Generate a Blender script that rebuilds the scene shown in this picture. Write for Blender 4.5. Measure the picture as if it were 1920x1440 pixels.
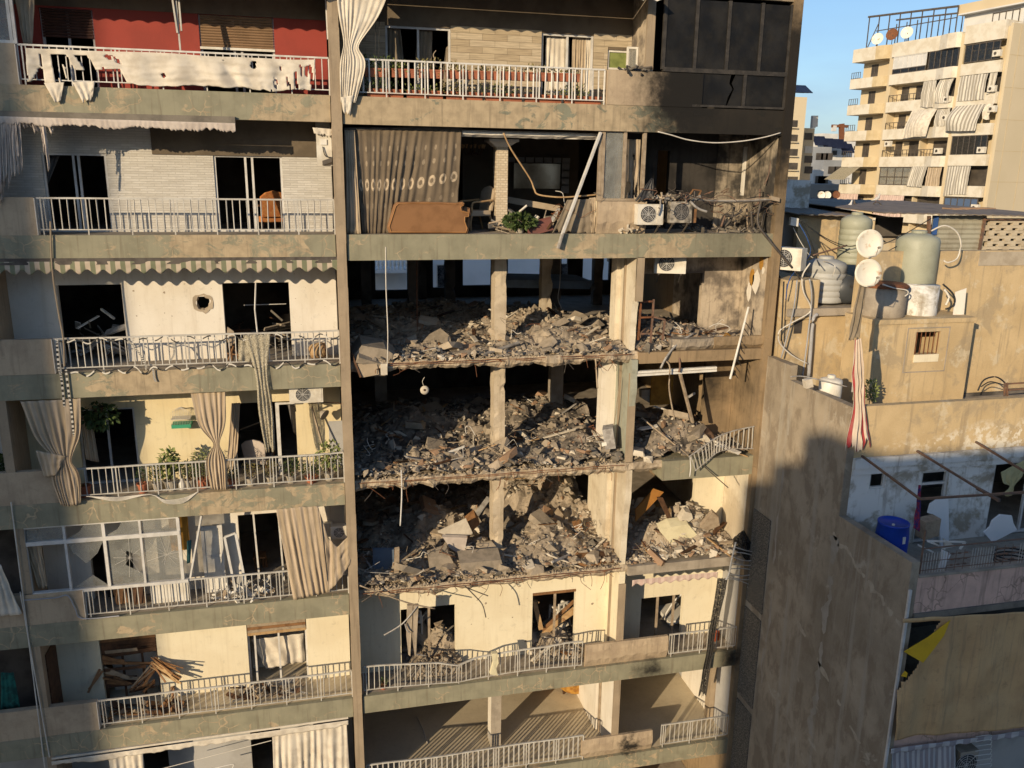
import bpy, bmesh, math, random
from mathutils import Vector, Matrix, noise
for o in list(bpy.data.objects): bpy.data.objects.remove(o)
S = bpy.context.scene
COL = S.collection
rnd = random.Random(7)
R = math.radians
# ------------------------------------------------------------------ camera, sky, sun, exposure
CZ = 24.0                                    # eye height above the street
CAM = Vector((0, -20, CZ))
FPX = 1560.0                                 # focal length in photo pixels (photo is 1920 wide)
PITCH, ROLL, YAW = -0.247919359, 0.0143260219, 0.233844032
FWD = Vector((math.sin(YAW)*math.cos(PITCH), math.cos(YAW)*math.cos(PITCH), math.sin(PITCH)))
_r0 = Vector((math.cos(YAW), -math.sin(YAW), 0)); _u0 = _r0.cross(FWD)
RT = math.cos(ROLL)*_r0 + math.sin(ROLL)*_u0
UP = -math.sin(ROLL)*_r0 + math.cos(ROLL)*_u0
cd = bpy.data.cameras.new('camera'); cam = bpy.data.objects.new('camera', cd); COL.objects.link(cam)
cd.sensor_fit = 'HORIZONTAL'; cd.sensor_width = 36; cd.lens = FPX/1920*36
cd.clip_start = .1; cd.clip_end = 6000
m = Matrix((RT, UP, -FWD)).transposed().to_4x4(); m.translation = CAM
cam.matrix_world = m; S.camera = cam
SUN_AZ, SUN_EL = R(45), R(14.5)              # light travels towards +X +Y and down
world = bpy.data.worlds.new('World'); S.world = world; world.use_nodes = True
wn = world.node_tree; wn.nodes.clear()
wo = wn.nodes.new('ShaderNodeOutputWorld'); bg = wn.nodes.new('ShaderNodeBackground')
sky = wn.nodes.new('ShaderNodeTexSky'); sky.sky_type = 'NISHITA'; sky.sun_disc = False
sky.sun_elevation = SUN_EL; sky.sun_rotation = R(225); sky.altitude = 60
sky.air_density = 1.0; sky.dust_density = 0.8; sky.ozone_density = 2.4
bg.inputs[1].default_value = SKYS = 0.102
tc = wn.nodes.new('ShaderNodeTexCoord'); mp = wn.nodes.new('ShaderNodeMapping'); mp.inputs[3].default_value = (4, 4, 14)
cn = wn.nodes.new('ShaderNodeTexNoise'); cn.inputs['Scale'].default_value = 1.3; cn.inputs['Detail'].default_value = 5
cr = wn.nodes.new('ShaderNodeValToRGB'); cr.color_ramp.elements[0].position = .30; cr.color_ramp.elements[0].color = (.25, .25, .25, 1); cr.color_ramp.elements[1].position = .75
sx = wn.nodes.new('ShaderNodeSeparateXYZ'); cb = wn.nodes.new('ShaderNodeMapRange')
cb.inputs[1].default_value = .22; cb.inputs[2].default_value = .0; cb.inputs[3].default_value = 0; cb.inputs[4].default_value = 1.0
mu = wn.nodes.new('ShaderNodeMath'); mu.operation = 'MULTIPLY'
mxs = wn.nodes.new('ShaderNodeMixRGB'); mxs.inputs[2].default_value = (2.3, 2.7, 4.0, 1)   # thin evening cloud low on the sky
wn.links.new(tc.outputs['Generated'], mp.inputs[0]); wn.links.new(mp.outputs[0], cn.inputs['Vector'])
wn.links.new(tc.outputs['Generated'], sx.inputs[0]); wn.links.new(sx.outputs['Z'], cb.inputs[0])
wn.links.new(cn.outputs[0], cr.inputs[0]); wn.links.new(cr.outputs[0], mu.inputs[0]); wn.links.new(cb.outputs[0], mu.inputs[1])
wn.links.new(mu.outputs[0], mxs.inputs[0]); wn.links.new(sky.outputs[0], mxs.inputs[1])
tint = wn.nodes.new('ShaderNodeMixRGB'); tint.blend_type = 'MULTIPLY'; tint.inputs[0].default_value = 1; tint.inputs[2].default_value = (.86, .94, 1.03, 1)
wn.links.new(mxs.outputs[0], tint.inputs[1]); wn.links.new(tint.outputs[0], bg.inputs[0]); wn.links.new(bg.outputs[0], wo.inputs[0])
SUN_DIR = Vector((math.sin(SUN_AZ)*math.cos(SUN_EL), math.cos(SUN_AZ)*math.cos(SUN_EL), -math.sin(SUN_EL)))
sl = bpy.data.lights.new('sun', 'SUN'); sl.energy = 3.45; sl.angle = R(0.4); sl.color = (1, .80, .54)
so = bpy.data.objects.new('sun', sl); COL.objects.link(so); so.location = (-40, -60, 60)
so.rotation_euler = SUN_DIR.to_track_quat('-Z', 'Y').to_euler()
S.view_settings.view_transform = 'Standard'; S.view_settings.look = 'None'
S.view_settings.exposure = 0.58; S.view_settings.gamma = 1; S.view_settings.use_curve_mapping = False
S.render.engine = 'CYCLES'; S.cycles.max_bounces = 5; S.cycles.diffuse_bounces = 3; S.cycles.glossy_bounces = 2; S.cycles.transparent_max_bounces = 6
# ------------------------------------------------------------------ measuring the place from the photo
def ray(px, py): return RT*((px-960)/FPX) - UP*((py-720)/FPX) + FWD
def pt(px, py, Y=0.0):
    d = ray(px, py); return CAM + d*((Y+20)/d.y)
def ptX(px, py, X):
    d = ray(px, py); return CAM + d*(X/d.x)
def ptZ(px, py, z):
    d = ray(px, py); return CAM + d*((z-CZ)/d.z)
def ptP(px, py, o, n):
    d = ray(px, py); return CAM + d*((o-CAM).dot(n)/d.dot(n))
# storey floors, top to bottom
ZA, ZB, ZC, ZD, ZE, ZF, ZG, ZH = [CZ+1.63-3.07*k for k in range(8)]
ZT = ZA+3.07
XL, XD, XF, XE = -6.86, 0.62, 8.0, 11.9      # left return wall, dividing pilaster, fin wall, end wall
YW = 1.1                                     # recessed wall plane
# ------------------------------------------------------------------ mesh builder
def tag(o, label=None, cat=None, group=None, kind=None):
    if label: o['label'] = label
    if cat: o['category'] = cat
    if group: o['group'] = group
    if kind: o['kind'] = kind
    return o
def wpos(o):
    p = Vector((0, 0, 0))
    while o: p = p + o.location; o = o.parent
    return p
def empty(name, loc, label=None, cat=None, group=None, parent=None):
    o = bpy.data.objects.new(name, None); COL.objects.link(o); o.empty_display_size = .2
    o.location = Vector(loc) - (wpos(parent) if parent else Vector((0, 0, 0))); o.parent = parent
    return tag(o, label, cat, group)
class MB:
    def __init__(s): s.v = []; s.f = []
    def add(s, vs, fs):
        b = len(s.v); s.v += [Vector(v) for v in vs]; s.f += [tuple(i+b for i in f) for f in fs]; return s
    def box(s, x0, x1, y0, y1, z0, z1):
        return s.add([(x0,y0,z0),(x1,y0,z0),(x1,y1,z0),(x0,y1,z0),(x0,y0,z1),(x1,y0,z1),(x1,y1,z1),(x0,y1,z1)],
                     [(0,3,2,1),(4,5,6,7),(0,1,5,4),(1,2,6,5),(2,3,7,6),(3,0,4,7)])
    def obox(s, c, a, b, d):
        c, a, b, d = Vector(c), Vector(a), Vector(b), Vector(d)
        vs = [c-a-b-d, c+a-b-d, c+a+b-d, c-a+b-d, c-a-b+d, c+a-b+d, c+a+b+d, c-a+b+d]
        if a.cross(b).dot(d) < 0: vs = vs[4:]+vs[:4]
        return s.add(vs, [(0,3,2,1),(4,5,6,7),(0,1,5,4),(1,2,6,5),(2,3,7,6),(3,0,4,7)])
    def bar(s, p, q, w, h=None, up=(0,0,1)):
        p, q = Vector(p), Vector(q); d = q-p; h = h or w
        if d.length < 1e-6: return s
        u = Vector(up)
        if abs(d.normalized().dot(u)) > .98: u = Vector((0,1,0))
        a = d.cross(u).normalized()*(w/2); b = a.cross(d).normalized()*(h/2)
        return s.obox((p+q)/2, a, b, d/2)
    def tube(s, pts, r, n=6, caps=True):
        pts = [Vector(p) for p in pts]; N = len(pts); rs = r if isinstance(r, (list, tuple)) else [r]*N
        t0 = (pts[1]-pts[0]).normalized(); ref = Vector((0,0,1)) if abs(t0.z) < .9 else Vector((1,0,0)); rings = []
        for i, p in enumerate(pts):
            t = (pts[min(i+1, N-1)]-pts[max(i-1, 0)])
            t = t.normalized() if t.length > 1e-9 else t0
            a = t.cross(ref)
            if a.length < 1e-4: a = t.cross(Vector((0,1,0)))
            a.normalize(); b = t.cross(a); rings.append([p+(a*math.cos(6.28318*k/n)+b*math.sin(6.28318*k/n))*rs[i] for k in range(n)])
        vs = [v for g in rings for v in g]; fs = []
        for i in range(N-1):
            for k in range(n): fs.append((i*n+k, i*n+(k+1)%n, (i+1)*n+(k+1)%n, (i+1)*n+k))
        if caps: fs += [tuple(range(n-1, -1, -1)), tuple(range((N-1)*n, N*n))]
        return s.add(vs, fs)
    def prism(s, poly, d):
        poly = [Vector(p) for p in poly]; d = Vector(d); n = len(poly)
        nrm = Vector((0,0,0))
        for i in range(n): nrm += poly[i].cross(poly[(i+1) % n])
        if nrm.dot(d) > 0: poly.reverse()
        return s.add(poly+[p+d for p in poly], [tuple(range(n)), tuple(range(2*n-1, n-1, -1))]+[(i, i+n, (i+1) % n+n, (i+1) % n) for i in range(n)])
    def lathe(s, c, prof, n=20, axis=(0,0,1), caps=True):
        c = Vector(c); ax = Vector(axis).normalized(); ref = Vector((1,0,0)) if abs(ax.x) < .9 else Vector((0,1,0))
        a = ax.cross(ref).normalized(); b = ax.cross(a); vs = []; fs = []
        for (r, h) in prof:
            for k in range(n): vs.append(c+ax*h+(a*math.cos(6.28318*k/n)+b*math.sin(6.28318*k/n))*r)
        m_ = len(prof)
        for i in range(m_-1):
            for k in range(n): fs.append((i*n+k, i*n+(k+1) % n, (i+1)*n+(k+1) % n, (i+1)*n+k))
        if caps: fs += [tuple(range(n-1, -1, -1)), tuple(range((m_-1)*n, m_*n))]
        return s.add(vs, fs)
    def sheet(s, g):
        nr, nc = len(g), len(g[0])
        return s.add([p for r in g for p in r], [(i*nc+j, i*nc+j+1, (i+1)*nc+j+1, (i+1)*nc+j) for i in range(nr-1) for j in range(nc-1)])
    def jitter(s, a, sc=3.0, axes=(1, 1, 1)):
        for i, v in enumerate(s.v):
            n = noise.noise_vector(v*sc); s.v[i] = Vector((v.x+n.x*a*axes[0], v.y+n.y*a*axes[1], v.z+n.z*a*axes[2]))
        return s
    def rough(s, x0, x1, y0, y1, z0, z1, a=.02, step=.16, seed=0):
        """upright block with chipped, uneven arrises"""
        n = max(3, int((z1-z0)/step)); vs = []; fs = []
        for i in range(n+1):
            z = lerp(z0, z1, i/n); ring = []
            for k, (x, y) in enumerate(((x0, y0), ((x0+x1)/2, y0), (x1, y0), (x1, y1), (x0, y1))):
                e = noise.noise_vector(Vector((x*3+seed, y*3, z*4.3))); c = max(0, noise.noise(Vector((x*5, y*5+seed, z*2.6)))-.25)*a*5 if k in (0, 2) else 0
                ring.append((x+e.x*a*.5+(c if x == x0 else -c if x == x1 else 0), y+e.y*a*.5+c, z))
            vs += ring
        for i in range(n):
            for k in range(5): fs.append((i*5+k, i*5+(k+1) % 5, (i+1)*5+(k+1) % 5, (i+1)*5+k))
        fs += [(4, 3, 2, 1, 0), tuple(n*5+k for k in range(5))]
        return s.add(vs, fs)
    def build(s, name, mat, parent=None, label=None, cat=None, group=None, kind=None, smooth=False, origin=None, thick=0):
        if not s.v: return None
        if origin is None:
            lo = [min(v[i] for v in s.v) for i in range(3)]; hi = [max(v[i] for v in s.v) for i in range(3)]
            origin = Vector(((lo[0]+hi[0])/2, (lo[1]+hi[1])/2, lo[2]))
        origin = Vector(origin)
        me = bpy.data.meshes.new(name); me.from_pydata([v-origin for v in s.v], [], s.f)
        if smooth: me.polygons.foreach_set('use_smooth', [True]*len(me.polygons))
        me.materials.append(M[mat] if isinstance(mat, str) else mat); me.update()
        o = bpy.data.objects.new(name, me); COL.objects.link(o)
        o.location = origin - (wpos(parent) if parent else Vector((0,0,0))); o.parent = parent
        if thick:
            md = o.modifiers.new('thickness', 'SOLIDIFY'); md.thickness = thick; md.offset = 0
        return tag(o, label, cat, group, kind)
def inst(name, src, loc, parent=None, rot=None, scale=None, label=None, cat=None, group=None):
    """another object on the same mesh data, at a world position"""
    o = bpy.data.objects.new(name, src.data); COL.objects.link(o)
    o.location = Vector(loc) - (wpos(parent) if parent else Vector((0,0,0))); o.parent = parent
    if rot is not None: o.rotation_euler = rot
    if scale is not None: o.scale = scale
    return tag(o, label, cat, group)
def copy_tree(o, parent=None, off=(0, 0, 0)):
    c = o.copy(); COL.objects.link(c); c.parent = parent
    if parent is None: c.location = o.location + Vector(off)
    for ch in list(o.children): copy_tree(ch, c)
    return c
def lerp(a, b, t): return a+(b-a)*t
def poly_at(P, t):
    """point at 0..1 along a polyline by index"""
    x = t*(len(P)-1); i = min(int(x), len(P)-2); return P[i].lerp(P[i+1], x-i)
def smooth_path(P, n=4):
    P = [Vector(p) for p in P]; out = []
    for i in range(len(P)-1):
        a, b, c, d = P[max(i-1, 0)], P[i], P[i+1], P[min(i+2, len(P)-1)]
        for k in range(n):
            t = k/n; out.append(.5*((2*b)+(c-a)*t+(2*a-5*b+4*c-d)*t*t+(3*b-a-3*c+d)*t*t*t))
    return out+[P[-1]]
# ------------------------------------------------------------------ materials
M = {}
class NT:
    def __init__(s, name):
        s.m = bpy.data.materials.new(name); s.m.use_nodes = True; s.t = s.m.node_tree
        s.b = s.t.nodes['Principled BSDF']; s.pos = s.n('ShaderNodeNewGeometry').outputs['Position']; M[name] = s.m
    def n(s, k): return s.t.nodes.new(k)
    def lk(s, a, b): s.t.links.new(a, b)
    def noise(s, scale, detail=4, rough=.55, dist=0, st=(1, 1, 1), vec=None):
        v = vec or s.pos
        if st != (1, 1, 1):
            mp = s.n('ShaderNodeMapping'); mp.inputs[3].default_value = st; s.lk(v, mp.inputs[0]); v = mp.outputs[0]
        t = s.n('ShaderNodeTexNoise'); t.inputs['Scale'].default_value = scale; t.inputs['Detail'].default_value = detail
        t.inputs['Roughness'].default_value = rough; t.inputs['Distortion'].default_value = dist; s.lk(v, t.inputs['Vector']); return t.outputs[0]
    def ramp(s, f, a, b, va=0, vb=1):
        r = s.n('ShaderNodeMapRange'); r.interpolation_type = 'SMOOTHSTEP'
        for i, x in enumerate((a, b, va, vb)): r.inputs[i+1].default_value = x
        s.lk(f, r.inputs[0]); return r.outputs[0]
    def math(s, op, a, b):
        r = s.n('ShaderNodeMath'); r.operation = op; r.use_clamp = False
        for i, x in enumerate((a, b)):
            if isinstance(x, (int, float)): r.inputs[i].default_value = x
            else: s.lk(x, r.inputs[i])
        return r.outputs[0]
    def mix(s, f, a, b, mode='MIX'):
        r = s.n('ShaderNodeMixRGB'); r.blend_type = mode
        for i, x in enumerate((f, a, b)):
            if isinstance(x, (int, float)): r.inputs[i].default_value = x
            elif isinstance(x, tuple): r.inputs[i].default_value = (*x[:3], 1)
            else: s.lk(x, r.inputs[i])
        return r.outputs[0]
    def bump(s, h, st=.3, d=.02):
        b = s.n('ShaderNodeBump'); b.inputs['Strength'].default_value = st; b.inputs['Distance'].default_value = d
        s.lk(h, b.inputs['Height']); s.lk(b.outputs[0], s.b.inputs['Normal'])
    def col(s, c):
        if isinstance(c, tuple): s.b.inputs['Base Color'].default_value = (*c[:3], 1)
        else: s.lk(c, s.b.inputs['Base Color'])
    def set(s, rough=.85, metal=0, spec=.3):
        s.b.inputs['Roughness'].default_value = rough; s.b.inputs['Metallic'].default_value = metal; s.b.inputs['Specular IOR Level'].default_value = spec
def near(t, c, r0, r1, sq=(1, 1, 1)):
    """1 close to point c, fading to 0 between r0 and r1: where a stain sits"""
    mp = t.n('ShaderNodeMapping'); mp.inputs[1].default_value = tuple(-c[i]/sq[i] for i in range(3)); mp.inputs[3].default_value = tuple(1/q for q in sq)
    t.lk(t.pos, mp.inputs[0]); l = t.n('ShaderNodeVectorMath'); l.operation = 'LENGTH'; t.lk(mp.outputs[0], l.inputs[0])
    if not hasattr(t, 'sn'): t.sn = t.math('MULTIPLY', t.math('SUBTRACT', t.noise(2.2, 4, .65), .5), 1.6)
    return t.ramp(t.math('ADD', l.outputs['Value'], t.sn), r1, r0)
SOOT = [((10.5, 0, ZA+.45), 1.7, 3.0, (1.1, 2, .95)), ((9.2, 0, ZA+.45), .55, 1.25, (1, 1, 1.1)), ((10.6, .8, ZB+1.4), .4, 2.6, (1, 1, .9)), ((10.4, 1, ZC+1.9), .1, 2.0, (1.1, 1, .8)), ((10.8, 1, ZD+1.9), .0, 1.7, (1, 1, .8)),
        ((9.0, 0, ZF-.35), .0, .9, (.9, 1, .55)), ((11.6, 0, ZF-.3), .0, 1.2, (.5, 1, .6)), ((8.6, 0, ZG+.2), .0, .5, (1, 1, 1))]
def soot(t, c, amt=.97):
    for a in SOOT:
        f = t.math('MULTIPLY', near(t, *a), amt); c = t.mix(f, c, (.010, .009, .008))
    return c
def plain(name, c, c2=None, sc=2.5, rough=.8, bump=.15, metal=0, fine=.12, lo=.4, hi=.65, streak=0, sooty=False, streakc=None, bs=40):
    t = NT(name); c2 = c2 or tuple(x*.72 for x in c)
    k = t.mix(t.ramp(t.noise(sc, 4, .6), lo, hi), c, c2)
    f = t.noise(bs, 2, .7); k = t.mix(fine, k, t.mix(f, (0, 0, 0), (1, 1, 1)), 'OVERLAY')
    if streak:
        s_ = t.ramp(t.noise(3.0, 4, .6, 0, (3.2, 3.2, .22)), .50, .72, 0, streak)
        k = t.mix(s_, k, streakc or tuple(x*.45 for x in c2))
    if streak: k = t.mix(t.ramp(t.noise(5.5, 5, .7, .5), .56, .70, 0, min(.45, streak*1.1)), k, tuple(x*.6 for x in c2))
    if sooty: k = soot(t, k)
    t.col(k); t.set(rough, metal)
    if bump: t.bump(f, bump, .01)
    return t
def peeling(name, paint, under, lo, hi, seed=0, sooty=True):
    t = NT(name)
    pc = t.mix(t.ramp(t.noise(2.2, 5), .35, .7), paint, tuple(x*.78 for x in paint))
    uc = t.mix(t.ramp(t.noise(4.0, 6, .6), .35, .7), under, tuple(x*.72 for x in under))
    off = t.n('ShaderNodeVectorMath'); off.operation = 'ADD'; off.inputs[1].default_value = (seed*7.3, seed*3.1, seed*1.7); t.lk(t.pos, off.inputs[0])
    msk = t.noise(2.3, 8, .68, .8, (1, 1, 1.4), off.outputs[0])
    big = t.noise(.42, 2, .5, 0, (1, 1, .8), off.outputs[0])
    f = t.ramp(t.math('ADD', msk, t.math('MULTIPLY', t.math('SUBTRACT', big, .5), .9)), lo, hi)
    wv = t.n('ShaderNodeVectorMath'); wv.operation = 'ADD'
    nv = t.n('ShaderNodeTexNoise'); nv.inputs['Scale'].default_value = 3; t.lk(t.pos, nv.inputs['Vector'])
    sc = t.n('ShaderNodeVectorMath'); sc.operation = 'SCALE'; sc.inputs['Scale'].default_value = .35; t.lk(nv.outputs['Color'], sc.inputs[0])
    t.lk(t.pos, wv.inputs[0]); t.lk(sc.outputs[0], wv.inputs[1])
    vo = t.n('ShaderNodeTexVoronoi'); vo.feature = 'DISTANCE_TO_EDGE'; vo.inputs['Scale'].default_value = 2.6; t.lk(wv.outputs[0], vo.inputs['Vector'])
    crk = t.math('MULTIPLY', t.ramp(vo.outputs['Distance'], .035, .012), t.ramp(t.noise(.9, 3, .5, 0, (1, 1, 1), off.outputs[0]), .5, .58))
    k = t.mix(t.math('MAXIMUM', f, crk), pc, uc)
    k = t.mix(t.ramp(t.noise(3.0, 4, .6, 0, (3.5, 3.5, .22), off.outputs[0]), .50, .74, 0, .5), k, (.13, .105, .07))
    fn = t.noise(60, 3, .7); k = t.mix(.14, k, t.mix(fn, (0, 0, 0), (1, 1, 1)), 'OVERLAY')
    if sooty: k = soot(t, k)
    t.col(k); t.set(.9); h = t.math('ADD', t.math('MULTIPLY', f, -.5), t.math('MULTIPLY', fn, .25)); t.bump(h, .35, .02)
GREEN, TAN = (.275, .258, .18), (.43, .34, .22)
peeling('fascia_a', GREEN, TAN, .50, .60, 0)
peeling('fascia_b', GREEN, TAN, .56, .64, 1)
peeling('fascia_c', GREEN, TAN, .66, .72, 2)
peeling('fascia_tan', (.22, .22, .16), TAN, .36, .44, 3)
plain('parapet', (.44, .345, .235), (.35, .27, .185), 1.6, .9, .25, streak=.35, sooty=True)
plain('pilaster', (.30, .235, .16), (.36, .28, .19), 1.2, .9, .2, streak=.5, streakc=(.16, .12, .08))
plain('end_wall', (.30, .215, .125), (.22, .16, .095), .9, .9, .25, streak=.5, sooty=True)
plain('concrete', (.36, .31, .245), (.27, .23, .18), 2.2, .92, .45, bs=25, streak=.25)
plain('concrete_dark', (.20, .175, .14), (.13, .115, .095), 2.0, .95, .5, bs=25)
plain('ceiling', (.33, .29, .23), (.22, .19, .15), 1.2, .9, .2, sooty=True)
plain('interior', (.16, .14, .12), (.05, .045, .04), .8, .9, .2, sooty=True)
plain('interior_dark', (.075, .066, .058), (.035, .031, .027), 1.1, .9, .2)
plain('plaster_white', (.72, .67, .58), (.66, .60, .50), .8, .85, .12, streak=.28, streakc=(.45, .38, .28))
plain('plaster_yellow', (.70, .60, .38), (.66, .55, .33), 1.0, .85, .12, streak=.3, streakc=(.42, .34, .2))
plain('plaster_cream', (.73, .66, .49), (.68, .60, .43), .8, .85, .12, streak=.28, streakc=(.5, .42, .28))
plain('plaster_fin', (.66, .59, .46), (.50, .42, .30), .9, .88, .2, streak=.35, streakc=(.36, .28, .18), sooty=True)
plain('plaster_burnt', (.47, .39, .29), (.15, .125, .10), 1.7, .92, .5, lo=.40, hi=.66, sooty=False, bs=18, streak=.5, streakc=(.07, .06, .05))
plain('plaster_char_shade', (.36, .30, .22), (.045, .04, .034), 1.2, .93, .5, lo=.36, hi=.60, bs=18, streak=.6, streakc=(.03, .027, .023))  # burnt plaster, darkened further to stand for shade in the end bay
plain('plaster_soot', (.05, .044, .038), (.02, .018, .016), 1.0, .93, .3, streak=.4)
plain('plaster_grey', (.40, .39, .37), (.33, .32, .30), 1.0, .9, .15)
plain('green_wall', (.34, .35, .28), (.28, .28, .22), 1.2, .8, .15, streak=.4, streakc=(.40, .33, .22))
plain('red_paint', (.30, .050, .035), (.26, .045, .032), 1.5, .75, .1)
plain('lintel_brown', (.16, .125, .085), (.115, .09, .062), 1.4, .9, .2)
plain('broken_edge', (.42, .345, .25), (.30, .235, .16), 5, .95, .8, bs=16, fine=.3)
plain('rust', (.20, .075, .03), (.11, .05, .028), 9, .8, .3)
plain('rubble_a', (.39, .32, .235), (.31, .255, .185), 4, .95, .5, bs=22)
plain('rubble_b', (.30, .25, .19), (.22, .185, .14), 4, .95, .5, bs=22)
plain('rubble_light', (.56, .50, .40), (.48, .42, .33), 4, .95, .4, bs=22)
plain('rubble_dark', (.17, .15, .12), (.10, .088, .072), 4, .95, .5, bs=22)
plain('rubble_brick', (.33, .21, .13), (.29, .19, .12), 5, .95, .5, bs=22)
plain('rubble_ground', (.38, .315, .235), (.22, .18, .135), 3, .97, .9, bs=30, fine=.35)
plain('rubble_ground_soot', (.27, .225, .175), (.06, .052, .043), 1.6, .97, .9, bs=30, fine=.35)
plain('pock', (.33, .265, .19), (.22, .175, .125), 8, .95, .5)
plain('wood', (.24, .125, .055), (.16, .08, .035), 6, .65, .2)
plain('wood_dark', (.10, .05, .025), (.06, .03, .016), 6, .7, .2)
plain('wood_pale', (.42, .28, .14), (.34, .21, .10), 6, .7, .2)
plain('wood_grey', (.34, .27, .19), (.25, .19, .13), 6, .85, .3)
plain('steel_white', (.62, .60, .55), (.50, .47, .42), 5, .5, .05)
plain('steel_rail', (.50, .48, .43), (.40, .37, .32), 4, .5, .05)
plain('aluminium', (.60, .58, .54), (.50, .48, .44), 4, .4, .05)
plain('steel_dark', (.10, .085, .07), (.06, .05, .042), 5, .6, .2)
plain('soot_metal', (.03, .027, .024), (.05, .044, .038), 5, .7, .1)
plain('steel_brown', (.13, .085, .062), (.20, .11, .07), 6, .6, .2)
plain('steel_ash', (.36, .34, .31), (.22, .2, .18), 6, .7, .2)
plain('cloth_white', (.63, .57, .47), (.52, .46, .37), 3, .95, .2, bs=70)
plain('cloth_tan', (.42, .335, .235), (.35, .275, .185), 2.2, .95, .2, bs=70)
plain('cloth_dust', (.24, .195, .14), (.185, .15, .105), 2, .95, .2, bs=70)
plain('cloth_pink', (.52, .45, .385), (.44, .375, .32), 3, .95, .2, bs=70)
plain('floor_tile', (.60, .51, .36), (.52, .435, .30), .7, .6, .05, streak=.2, streakc=(.3, .25, .17))
plain('leaf', (.075, .11, .03), (.045, .07, .022), 5, .6, 0)
plain('leaf_dry', (.20, .17, .06), (.13, .11, .045), 5, .7, 0)
plain('leaf_pale', (.22, .25, .08), (.14, .17, .05), 5, .6, 0)
plain('terracotta', (.36, .125, .065), (.28, .095, .05), 4, .8, .1)
plain('pot_grey', (.34, .30, .24), (.26, .23, .18), 4, .8, .1)
plain('black_plastic', (.03, .03, .032), (.05, .048, .045), 4, .5, .05)
plain('white_plastic', (.70, .67, .60), (.60, .56, .48), 3, .45, .03)
plain('ac_white', (.66, .62, .53), (.52, .47, .38), 3, .5, .03)
plain('ac_burnt', (.38, .34, .28), (.10, .09, .075), 5, .7, .2)
plain('leather', (.245, .125, .055), (.20, .10, .043), 3, .45, .06, fine=.08)
plain('leather_edge', (.42, .21, .08), (.34, .17, .06), 3, .5, .06)
plain('fabric_orange', (.44, .15, .045), (.50, .22, .07), 12, .8, .1)
plain('fabric_grey', (.16, .15, .14), (.10, .095, .09), 5, .9, .2)
plain('fabric_blue', (.13, .17, .22), (.10, .13, .17), 3, .9, .1)
plain('mattress', (.66, .60, .40), (.58, .52, .34), 3, .9, .2)
plain('white_building', (.74, .75, .75), (.68, .69, .69), .6, .8, .05)
plain('paving_bounce', (.24, .21, .17), (.29, .25, .20), .6, .9, .2)  # unseen dusty paving, lightened and warmed to bounce light up
# ------------------------------------------------------------------ special surfaces
def brick_mat(name, c1, c2, mort, sx, sz, mw=.012, bump=.5, rough=.8, off=.5, seed=0):
    t = NT(name)
    mp = t.n('ShaderNodeMapping'); mp.inputs[2].default_value = (R(-90), 0, 0); t.lk(t.pos, mp.inputs[0])
    b = t.n('ShaderNodeTexBrick'); b.inputs['Scale'].default_value = 1; b.inputs['Brick Width'].default_value = sx; b.inputs['Row Height'].default_value = sz
    b.inputs['Mortar Size'].default_value = mw; b.offset = off; b.inputs['Color1'].default_value = (*c1, 1); b.inputs['Color2'].default_value = (*c2, 1); b.inputs['Mortar'].default_value = (*mort, 1)
    t.lk(mp.outputs[0], b.inputs['Vector'])
    k = t.mix(t.ramp(t.noise(3, 6, .65, 0, (1, 1, 4)), .4, .7, 0, .5), b.outputs['Color'], mort)
    t.col(k); t.set(rough); t.bump(t.math('ADD', t.math('MULTIPLY', b.outputs['Fac'], -1), t.math('MULTIPLY', t.noise(14, 4, .6, 0, (1, 1, 3)), .8)), bump, .02)
brick_mat('ledger_stone', (.60, .57, .51), (.50, .47, .41), (.42, .39, .34), .32, .055, .004, .6)
brick_mat('ledger_small', (.66, .57, .43), (.54, .44, .31), (.44, .36, .26), .12, .06, .008, .5)
brick_mat('block_burnt', (.40, .335, .25), (.33, .275, .205), (.36, .30, .225), .4, .2, .012, .6)
for nm, c in (('tile_a', (.50, .405, .27)), ('tile_b', (.44, .35, .23)), ('tile_c', (.54, .445, .31))):
    t = NT(nm); w = t.noise(2.0, 5, .6, .2, (1.2, 1, 26)); t.col(t.mix(t.ramp(w, .35, .68), c, tuple(x*.68 for x in c))); t.set(.6); t.bump(w, .2, .006)
def glass(name, c, rough=.08, alpha=.35, spec=.5):
    t = NT(name); t.b.inputs['Alpha'].default_value = alpha; t.col(c); t.set(rough, 0, spec)
    d = t.noise(3, 5, .6); a = t.ramp(d, .3, .8, alpha*.7, min(1, alpha*1.5)); t.lk(a, t.b.inputs['Alpha'])
glass('glass_dirty', (.30, .30, .27), .25, .45)
glass('glass_dark', (.02, .022, .025), .08, .75)
t = NT('glass_soot'); k = t.mix(t.ramp(t.noise(1.3, 6, .6), .35, .75), (.007, .0065, .006), (.022, .02, .017)); t.col(k); t.set(.55, 0, .25); t.lk(t.ramp(t.noise(3, 4), .3, .8, .4, .75), t.b.inputs['Roughness'])
plain('column_plaster', (.50, .42, .31), (.38, .31, .22), 1.4, .92, .4, streak=.4, streakc=(.28, .22, .15), bs=25)
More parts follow.
